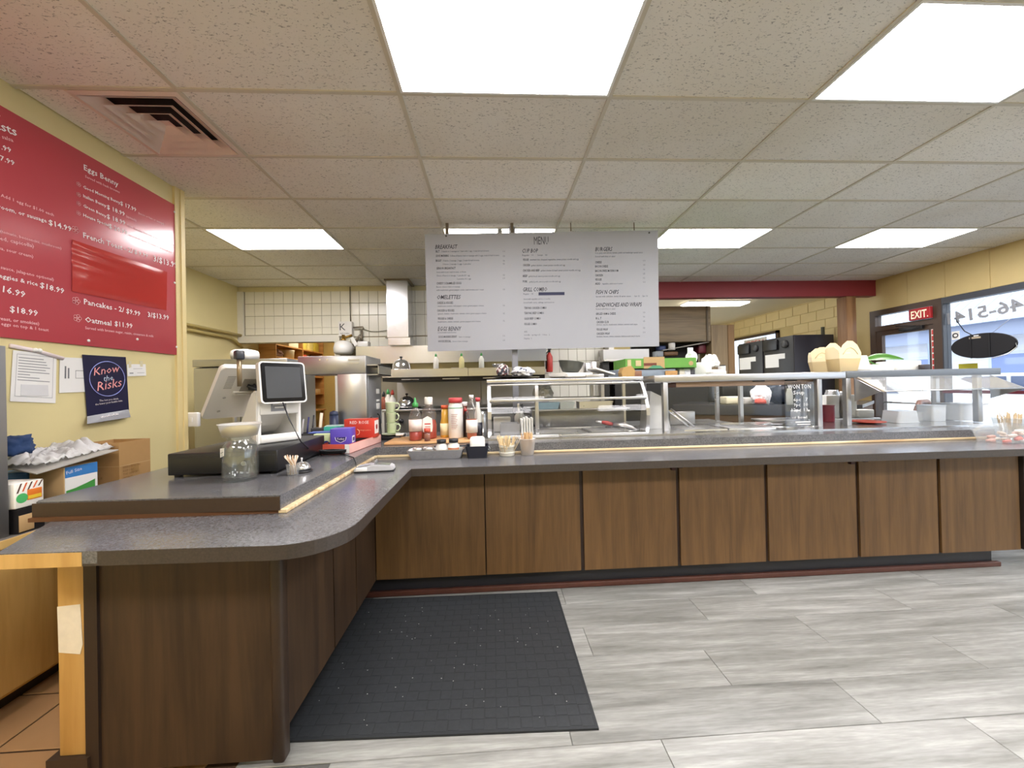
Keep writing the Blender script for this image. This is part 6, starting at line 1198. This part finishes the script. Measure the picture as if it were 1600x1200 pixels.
def px_box(name, label, cat, x0, y0, x1, y1, Y, d, mat, z=None, r=.006, group=None):
    a, e = at(x0, y1, y=Y), at(x1, y0, y=Y); zb = a.z if z is None else z; b = B(); b.rbox(a.x, e.x, Y, Y+d, zb, e.z, r); return single(name, b, mat, label, cat, group=group)
a = at(1345, 560, y=3.4); b = B(); b.lathe([(.085, 0), (.082, .02), (.06, .14), (.056, .145), (0, .145)], (a.x, 3.42, 1.474), 24); single('plastic_tub', b, WHITEPL, 'upturned white plastic tub beside the takeout boxes', 'tub')
px_box('napkin_pack', 'flat white pack at the foot of the green leaf', 'package', 1358, 569, 1398, 577, 3.38, .2, WHITE, 1.473); px_box('paper_stack', 'low white paper stack right of the green leaf', 'paper', 1402, 563, 1440, 576, 3.36, .2, WHITE, 1.473)
px_box('label_jar', 'small jar with a dark label at the right end of the second overshelf', 'jar', 1444, 569, 1454, 576, 3.3, .05, M('3a3438', .4), 1.473)
t = thing('orchid_plant', 'pot plant with one broad green leaf on the second overshelf', 'plant', (at(1372, 0, y=3.5).x, 3.52, 1.473))
b = B(); b.lathe([(.035, 0), (.045, .05), (.047, .055), (.04, .053), (0, .05)], n=16); part(t, 'pot', b, M('d8d4cc', .4)); b = B()
for k in range(5): b.lathe([(0, 0), (.012, .006), (.014, .014), (.0, .024)], (.03*math.cos(k*1.3), .02*math.sin(k*1.3), .05), 8)
part(t, 'pebbles', b, M('cfc8b8', .6), kind='stuff')
a0, a1 = at(1356, 561, y=3.5), at(1412, 559, y=3.5); L0 = Vector(t.location)
def leaf(u, v):
    p = a0.lerp(a1, u)-L0; wv = .052*math.sin(PI*min(1, u*.94+.06))**.6; return (p.x, p.y+(v-.5)*wv*1.6, p.z+.025*math.sin(PI*u)-.01*u+(v-.5)*wv*1.3-(.5-abs(v-.5))*.02)
b = B(); b.grid(leaf, 18, 6); bmesh.ops.solidify(b.bm, geom=b.bm.faces[:], thickness=.003); part(t, 'leaf', b, M('5f9a3c', .35, 0, .12, 8))
b = B(); b.tube([(0, 0, .05), ((a0.x-L0.x)*.6, 0, .07), (a0.x-L0.x, 0, a0.z-L0.z)], .007); part(t, 'stalk', b, M('4f8634', .4))
# green tray carton etc.
GRC = M('6fae4c', .6, 0, .1, 12)
t = thing('produce_tray', 'green and tan cardboard produce tray above the glass case', 'carton', (at(1030, 0, y=4.1).x, 4.2, 1.56)); a, e = at(975, 577, y=4.05), at(1084, 559, y=4.05)
t.location = ((a.x+e.x)/2, 4.2, a.z)
W2 = (e.x-a.x)/2; b = B(); b.ring([(-W2, -.2), (W2, -.2), (W2, .2), (-W2, .2)], [(-W2+.006, -.194), (W2-.006, -.194), (W2-.006, .194), (-W2+.006, .194)], .0, .11); b.box(-W2, W2, -.2, .2, 0, .006); part(t, 'tray_wall', b, GRC)
b = B(); b.box(-W2+.2, -W2+.43, -.203, -.2, .0, .125); pn = part(t, 'tan_panel', b, M('c7a876', .7)); b = B(); b.box(-W2+.2, -W2+.34, -.205, -.203, .03, .06); part(pn, 'brown_label', b, M('7a4030', .6)); b = B(); b.prism([(-W2+.24, .0), (-W2+.42, .0), (-W2+.38, .03), (-W2+.3, .035)], -.206, -.203, 'y'); part(pn, 'green_print', b, M('5aa37c', .6))
b = B(); b.box(-W2+.02, -W2+.06, -.206, -.2, .01, .1); b.box(-W2+.11, -W2+.17, -.206, -.2, .03, .09); part(t, 'pale_patches', b, M('d9c89a', .7), kind='stuff'); b = B(); b.lathe([(.025, 0), (.025, .002)], mat=Matrix.Translation((W2-.06, -.2, .05)) @ Matrix.Rotation(PI/2, 4, 'X'), n=14); part(t, 'tan_emblem', b, M('c7a876', .7))
zt = t.location.z
# a kitchen island holds these
t = thing('prep_shelf', 'steel prep table and raised shelf behind the overshelves', 'table', (2.2, 4.25, 0))
b = B(); b.rbox(1.15, 2.75, 3.98, 4.5, 1.40, 1.43, .004); part(t, 'raised_shelf', b, STEEL, True); b = B(); b.rbox(1.15, 2.75, 3.98, 4.7, .9, .93, .004); part(t, 'table_top', b, STEEL, True)
for x in (1.18, 2.72):
    for y in (4.02, 4.46): b = B(); b.box(x-.018, x+.018, y-.018, y+.018, 0, 1.40); part(t, 'leg', b, STEEL, True)
PS = 1.431
b = B(); b.rbox(1.36, 2.0, 4.02, 4.38, PS, zt-.002, .01); single('blue_grey_tub', b, M('8d9aa8', .4, .1), 'blue grey plastic tub under the green produce tray', 'tub')
px_box('brown_carton', 'open brown carton below the left end of the produce tray', 'carton', 979, 579, 1003, 590, 3.98, .02, M('9a7058', .7), PS)
px_box('bread_bag', 'bag of brown rolls beside the blue grey tub', 'bag', 1040, 579, 1059, 588, 4.0, .018, M('c99a5c', .6, 0, .3, 25), PS, .01)
for k, (x0, x1, m_, lab) in enumerate(((1062, 1070, 'e2dccb', 'narrow cream carton on the raised steel shelf'), (1070, 1079, 'dfe2e6', 'white carton with blue edge on the raised steel shelf'), (1079, 1086, '4a4c50', 'dark carton on the raised steel shelf'))): px_box('carton', lab, 'carton', x0, 577, x1, 586, 4.05, .1, M(m_, .5), PS)
px_box('plastic_bin', 'clear plastic bin of supplies right of the produce tray', 'bin', 1086, 566, 1112, 584, 4.1, .25, M('d9dcd6', .35), PS)
crumple('white_bags', 'heap of white plastic bags in the supply bin', 'bag', (at(1098, 0, y=4.2).x, 4.22, at(1098, 568, y=4.2).z-.03), (.09, .08, .08), WHITE, 11, amp=.5)
px_box('white_case', 'white rounded case at the end of the raised steel shelf', 'case', 1112, 577, 1137, 585, 3.99, .2, WHITEPL, PS, .03)
b = B(); a = at(1128, 577, y=4.3); b.lathe([(.04, 0), (.04, .15), (.038, .155), (0, .155)], (a.x, 4.3, PS), 18); t = single('white_canister', b, WHITEPL, 'white canister with blue stripe and dark lid', 'canister'); b = B(); b.lathe([(.041, .155), (.041, .165), (0, .166)], n=18); part(t, 'lid', b, BLACK)
crumple('sauce_packets', 'heap of clear plastic cups in the produce tray', 'cups', (at(1068, 0, y=4.15).x, 4.18, zt+.085), (.06, .06, .07), M('e6e8e8', .25), 13, amp=.3)
px_box('receipt_paper', 'curled white paper standing in the produce tray', 'paper', 1075, 543, 1083, 560, 4.2, .015, PAPER)
# ================================================================== HUTCH AND CLUTTER, FAR SIDE
t = thing('wooden_hutch', 'grey brown wooden hutch with a cluttered open shelf below its cupboard', 'hutch', (3.6, 6.9, 0))
a, e = at(1000, 535, y=6.8), at(1110, 478, y=6.8); b = B(); b.rbox(a.x, e.x, 6.8, 7.3, a.z, e.z, .01); part(t, 'cupboard', b, BROWNW, True); b = B(); b.box(e.x-.09, e.x-.06, 6.785, 6.8, a.z, e.z); part(t, 'door_edge', b, M('5a4c36', .5), True)
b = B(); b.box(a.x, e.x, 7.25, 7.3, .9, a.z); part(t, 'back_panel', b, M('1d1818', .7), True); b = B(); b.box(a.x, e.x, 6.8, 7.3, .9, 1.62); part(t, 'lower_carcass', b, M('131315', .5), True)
f, g = at(1111, 508, y=6.85), at(1145, 508, y=6.85); b = B(); b.box(f.x, g.x, 6.85, 7.3, 0, f.z); part(t, 'side_panel', b, wood_mat('hutch_side', '7d6a4e', '96815f', 'Z', .7, .5), True); b = B(); xm = at(1124, 0, y=6.84).x; b.box(xm, xm+.12, 6.835, 6.85, 0, f.z); part(t, 'side_board', b, M('8a6a42', .5), True)
b = B(); b.box(a.x, a.x+.03, 6.8, 7.3, 0, .9); b.box(e.x-.03, e.x, 6.8, 7.3, 0, .9); part(t, 'leg_board', b, M('5f5444', .5), True)
HS = 1.622
for k, (x0, y0, x1, y1, Y, m_, nm, lab, ct) in enumerate(((1045, 536, 1054, 547, 6.9, 'e2e0da', 'can', 'white can with dark rim on the hutch shelf', 'can'), (1031, 540, 1041, 548, 6.95, '2f3f6a', 'blue_carton', 'blue carton on the hutch shelf', 'carton'), (1026, 548, 1037, 558, 6.9, '9aa0a6', 'grey_bag', 'grey crumpled bag on the hutch shelf', 'bag'), (1038, 549, 1060, 556, 6.9, '6a4a2c', 'wooden_crate', 'brown crate on the hutch shelf', 'crate'), (1092, 538, 1104, 552, 7.0, '6a2430', 'maroon_cloth', 'maroon cloth on the hutch shelf', 'cloth'))):
    p0, p1 = at(x0, y1, y=Y), at(x1, y0, y=Y); b = B()
    if nm == 'can': b.lathe([(.06, 0), (.06, p1.z-p0.z), (.055, p1.z-p0.z+.005), (0, p1.z-p0.z+.005)], ((p0.x+p1.x)/2, Y, p0.z), 16)
    else: b.rbox(p0.x, p1.x, Y, Y+.2, p0.z, p1.z, .02)
    single(nm, b, M(m_, .5, 0, .1, 14), lab, ct)
b = B(); p0, p1 = at(1036, 548, y=6.86), at(1108, 535, y=6.86); b.slab([p0, p1, p1+Vector((0, .25, 0)), p0+Vector((0, .25, 0))], .018, (0, 0, 1)); single('tilted_board', b, M('8a847a', .4, .2), 'grey board lying tilted across the hutch shelf', 'board')
crumple('paper_heap', 'heap of white papers at the right of the hutch shelf', 'paper', (at(1098, 0, y=6.95).x, 6.98, HS+.08), (.16, .12, .15), WHITE, 15, amp=.5)
# wall shelf left of the hutch, seen under the menu board
t = thing('steel_wall_shelf', 'steel shelf with dark equipment below, left of the hutch', 'shelf', (2.35, 6.2, 1.6)); a, e = at(943, 562, y=6.0), at(1014, 545, y=6.0)
b = B(); b.box(a.x, e.x, 6.0, 6.24, e.z-.16, e.z); part(t, 'fascia', b, STEELD, True); b = B(); b.box(a.x, e.x, 5.98, 6.24, e.z-.19, e.z-.16); part(t, 'lip', b, STEEL, True)
b = B(); b.box(a.x, e.x+.2, 6.05, 6.24, .0, e.z-.2); part(t, 'dark_cabinet', b, M('16140f', .5), True)
b = B(); b.box(at(934, 0, y=6.2).x, at(942, 0, y=6.2).x, 6.05, 6.28, 0, 3.0); struct('trim_4', b, WHP, 'cream end post of the tiled wall')
px_box('towel_dispenser', 'white slim holder on the tiled wall end', 'holder', 937, 557, 943, 571, 6.2, .05, WHITEPL)
# black refrigerators
t0 = None
for k, (y0, lab) in enumerate(((6.70, 'nearer tall black refrigerator with side towards the counter'), (7.50, 'farther tall black refrigerator beside the window'))):
    t = thing('black_refrigerator', lab, 'refrigerator', (5.97, y0+.39, 0), 0, 'black refrigerators')
    b = B(); b.rbox(-.38, .39, -.385, .385, .05, 2.24, .008); part(t, 'body', b, M('20202c', .4)); b = B(); b.rbox(-.40, -.38, -.38, .38, .1, 2.235, .006); d = part(t, 'door', b, M('2c2c2e', .45, 0, .06, 30))
    b = B(); b.rbox(-.44, -.40, -.02, .36, 2.0, 2.2, .01); part(d, 'control_box', b, BLACK); b = B(); b.lathe([(.075, 0), (.07, .04), (.03, .05), (0, .05)], mat=Matrix.Translation((-.40, -.2, 2.09)) @ Matrix.Rotation(-PI/2, 4, 'Y'), n=18); part(d, 'round_dial', b, DGREY)
    b = B(); b.box(-.4025, -.40, -.02, .34, 1.66, 1.92); b.box(-.4025, -.40, -.18, -.02, 1.82, 1.92); part(d, 'white_notice', b, PAPER)
    b = B(); b.rbox(-.36, .36, -.36, .36, 0, .05, .004); part(t, 'base', b, BLACK)
b = B(); b.box(6.38, 6.5, 7.08, 7.2, 2.0, 2.4); single('pipe_stub', B().cyl((6.42, 7.0, .0), (6.42, 7.0, 2.42), .03), M('5a5c50', .5), 'thin grey pipe standing behind the nearer black refrigerator', 'pipe'); b.bm.free()
# far little window with red sign
a, e = at(1151, 600, x=6.6), at(1184, 528, x=6.6); b = B()
y0, y1 = 8.35, 10.2
for (p, q_, z0, z1) in ((y0, y0+.06, 1.0, 2.56), (y1-.06, y1, 1.0, 2.56), (y0, y1, 2.5, 2.56), (y0, y1, 1.0, 1.06)): b.box(6.56, 6.64, p, q_, z0, z1)
wf = struct('window_2', b, BROWNF, 'small far window with a red open sign'); b = B(); b.box(6.60, 6.607, y0, y1, 1.06, 2.5); part(wf, 'pane', b, WINGLASS)
b = B(); b.rbox(6.55, 6.58, 8.7, 9.5, 2.26, 2.46, .01); t = single('open_sign', b, WHITEPL, 'white sign with red letters in the small far window', 'sign'); write((t, 'sign_lettering', M('d24a40', .5, 0, 0, 8)), 'OPEN', (6.545, 9.42, 2.30), (6.545, 8.78, 2.30), (-1, 0, 0), h=.12)
t = thing('far_light', 'lit ceiling light in the far room', 'ceiling light', (4.55, 7.45, 3.0)); b = B(); b.box(-.62, .62, -.16, .16, -.03, .015); part(t, 'diffuser', b, emitter('far_lamp', (1, .97, .9), 6)); b = B(); b.box(-.64, .64, -.18, .18, .0, .02); part(t, 'frame', b, WHITE)
# ================================================================== BACK COUNTER BEHIND THE OVERSHELF
t = thing('back_counter', 'dark steel topped back counter running away behind the glass guard', 'counter', (3.6, 4.9, 0))
q4 = [(2.45, 5.05), (4.25, 4.15), (5.2, 4.9), (3.2, 6.0)]
b = B(); b.prism(q4, 1.06, 1.10); part(t, 'top', b, M('45464a', .25, .5), True); b = B(); b.prism([(x*.985+.05, y*.985+.07) for x, y in q4], .1, 1.06); part(t, 'body', b, M('5c4632', .6), True); b = B(); b.prism([(2.45, 5.04), (4.25, 4.14), (4.25, 4.155), (2.45, 5.055)], .97, 1.10); part(t, 'front_edge', b, M('55565a', .3, .5), True)
b = B(); b.prism([(x*.97+.1, y*.97+.15) for x, y in q4], 0, .1); part(t, 'plinth', b, BLACK, True)
BT = 1.101
def on_counter(name, label, cat, px, Y, w_, d, h, mat, shape='box', group=None, r=.01):
    x = at(px, 0, y=Y).x; b = B()
    if shape == 'box': b.rbox(x-w_/2, x+w_/2, Y-d/2, Y+d/2, BT, BT+h, r)
    else: b.lathe([(w_*.46, 0), (w_*.5, .01), (w_*.5, h*.7), (w_*.36, h*.92), (w_*.34, h), (0, h)], (x, Y, BT), 18)
    return single(name, b, mat, label, cat, group=group)
on_counter('cream_carton', 'long cream carton on the dark back counter', 'carton', 1126, 4.95, .22, .15, .10, M('e8dfc0', .5)); on_counter('grey_carton', 'pale carton next to the cream one on the back counter', 'carton', 1150, 4.85, .16, .15, .085, M('d9d6cf', .5))
x = at(1172, 0, y=4.7).x; crumple('produce_bag', 'white plastic bag with red tomatoes on the back counter', 'bag', (x, 4.7, BT+.02), (.12, .1, .15), M('eceaea', .4), 17, amp=.25); crumple('tomato_bag', 'red part of a produce bag on the back counter', 'bag', (x-.06, 4.62, BT+.012), (.07, .05, .045), M('c9503c', .4), 18, amp=.2)
t = thing('office_chair', 'dark office chair behind the back counter', 'chair', (at(1185, 0, y=6.2).x, 6.35, 0)); b = B(); b.rbox(-.26, .26, -.05, .05, .62, 1.45, .05); part(t, 'backrest', b, M('242a38', .5)); b = B(); b.rbox(-.27, .27, -.5, .02, .45, .55, .04); part(t, 'seat', b, M('242a38', .5)); b = B(); b.cyl((0, -.2, .08), (0, -.2, .46), .03); part(t, 'column', b, BLACK)
for k in range(5): b = B(); a_ = 2*PI*k/5; b.cyl((0, -.2, .1), (.28*math.cos(a_), -.2+.28*math.sin(a_), .05), .022, .015); b.cyl((.28*math.cos(a_), -.2+.28*math.sin(a_)-.015, .03), (.28*math.cos(a_), -.2+.28*math.sin(a_)+.015, .03), .03); part(t, 'leg', b, BLACK)
for k, (px, Y) in enumerate(((1085, 5.3),)): on_counter('microwave', 'dark microwave oven at the far end of the back counter', 'microwave', 1128, 5.45, .52, .36, .30, M('131418', .3))
on_counter('coffee_machine', 'black rounded coffee machine on the back counter', 'coffee machine', 1208, 4.75, .30, .28, .28, M('1c2230', .2), 'box', None, .07)
for k, (px, m_, h_, lab) in enumerate(((1217, 'd6d4c4', .2, 'pale ribbed bottle before the coffee machine'),)): on_counter('tall_bottle', lab, 'bottle', px, 4.45, .07, .07, h_, M(m_, .4), 'round')
for k, (px, w_, h_) in enumerate(((1283, .13, .30), (1299, .08, .28))): x = at(px, 0, y=3.97).x; b = B(); b.lathe([(w_*.48, 0), (w_*.5, .01), (w_*.5, h_*.85), (w_*.42, h_*.95), (w_*.42, h_), (0, h_)], (x, 3.97, .985), 18); single('steel_flask', b, STEEL, ['wide steel urn behind the overshelf post', 'slim steel flask behind the overshelf post'][k], 'flask', group='steel flasks behind the overshelf')
# a low side table carries the flasks and the white boxes
t = thing('side_table', 'steel side table behind the second overshelf', 'table', (4.0, 4.0, 0)); b = B(); b.rbox(2.9, 4.1, 3.80, 4.12, .955, .983, .004); part(t, 'top', b, STEEL, True)
for x in (2.95, 4.05):
    for y in (3.83, 4.08): b = B(); b.box(x-.015, x+.015, y-.015, y+.015, 0, .955); part(t, 'leg', b, STEEL, True)
for k, (x, lab) in enumerate(((3.64, 'tall white carton behind the glass guard post'), (3.86, 'second tall white carton behind the glass guard'))): b = B(); b.rbox(x-.08+.02*k, x+.06-.02*k, 3.86, 3.99, .984, 1.23, .004); single('white_carton', b, PAPER, lab, 'carton', group='white cartons behind the glass guard')
b = B(); b.rbox(3.3, 3.55, 3.84, 4.04, .984, 1.07, .004); single('flat_white_carton', b, WHITE, 'low white carton between the flasks and the tall cartons', 'carton')
# red canister beside the post, and containers under the slanted glass
x = at(1281, 0, y=3.5).x; b = B(); b.lathe([(.06, 0), (.062, .01), (.062, .155), (.066, .165), (.05, .16), (.03, .165), (0, .165)], (x, 3.55, .985), 22); t = single('red_canister', b, M('7c2030', .35), 'dark red canister behind the overshelf post', 'canister')
b = B(); b.lathe([(.05, .0), (.13, .012), (.135, .02), (.12, .022), (.05, .01), (0, .008)], (at(1338, 0, y=3.35).x, 3.36, .985), 24); single('red_plate', b, M('d0584a', .35), 'red plate under the slanted glass guard', 'plate')
def cont(label, px, Y, w0, w1, d, h, mat, up=False):
    x = at(px, 0, y=Y).x; t = thing('food_container', label, 'container', (x, Y, .985), 0, 'plastic containers under the slanted glass'); b = B(); lo, hi2 = (w0, w1) if not up else (w1, w0)
    o = rrect(lo, d, .02); q = rrect(hi2, d*1.05, .02); n = len(o); b.add([(*p, 0) for p in o]+[(*p, h) for p in q], [tuple(range(n))[::-1], tuple(range(n, 2*n))]+[(i, (i+1) % n, n+(i+1) % n, n+i) for i in range(n)]); part(t, 'tub_wall', b, mat)
    b = B(); e_ = rrect(hi2*1.04, d*1.1, .022); b.prism(e_, h-.006, h+.002) if not up else b.prism(rrect(lo*1.04, d*1.05, .022), -.0, .008); part(t, 'rim', b, mat); return t
cont('upturned clear tub left under the slanted glass', 1387, 3.36, .17, .22, .16, .11, M('dfe3e8', .25), True)
cont('tall frosted tub in the middle under the slanted glass', 1436, 3.40, .14, .15, .14, .15, M('e0e4ea', .3))
cont('low clear tub between the frosted ones under the glass', 1412, 3.45, .08, .09, .08, .08, M('d6dade', .2))
t = cont('large frosted box right under the slanted glass', 1484, 3.42, .27, .29, .2, .16, M('e4e7ec', .3))
px_box('white_parcel', 'white wrapped parcel on the side table beyond the slanted glass', 'parcel', 1342, 640, 1366, 656, 3.83, .12, WHITE, .984)
# dining furniture at the right
WD = wood_mat('bentwood', '4a2f22', '6d4834', 'X', 1, .3)
t = thing('bentwood_chair', 'dark brown chair with a curved back rail near the shop window', 'chair', (5.35, 4.1, 0), .3)
b = B(); b.rbox(-.22, .22, -.22, .22, .43, .47, .015); part(t, 'seat', b, WD)
for sx_ in (-.2, .2):
    for sy in (-.2, .2): b = B(); b.cyl((sx_*1.1, sy*1.1, 0), (sx_, sy, .44), .018); part(t, 'leg', b, WD)
b = B(); b.tube([(-.24, .22, .45), (-.25, .25, .8), (-.20, .26, 1.0), (-.08, .28, 1.1), (.08, .28, 1.1), (.20, .26, 1.0), (.25, .25, .8), (.24, .22, .45)], .03, 8); part(t, 'back_rail', b, WD)
b = B(); b.grid(lambda u, v: (-.2+.4*u, .27+.02*math.sin(PI*u), .6+.44*v), 8, 4); bmesh.ops.solidify(b.bm, geom=b.bm.faces[:], thickness=.012); part(t, 'back_panel', b, WD)
t = thing('dining_table', 'dining table with dark edge beyond the right end of the counter', 'table', (5.0, 3.35, 0)); b = B(); b.rbox(-.42, .42, -.36, .36, .73, .77, .01); part(t, 'top', b, M('1c1a1e', .3)); b = B(); b.rbox(-.36, .36, -.28, .28, .60, .73, .004); part(t, 'apron', b, M('cbb37c', .5))
for sx_ in (-.34, .34):
    for sy in (-.26, .26): b = B(); b.rbox(sx_-.03, sx_+.03, sy-.03, sy+.03, 0, .6, .004); part(t, 'leg', b, M('2a2422', .5))
flush_text()
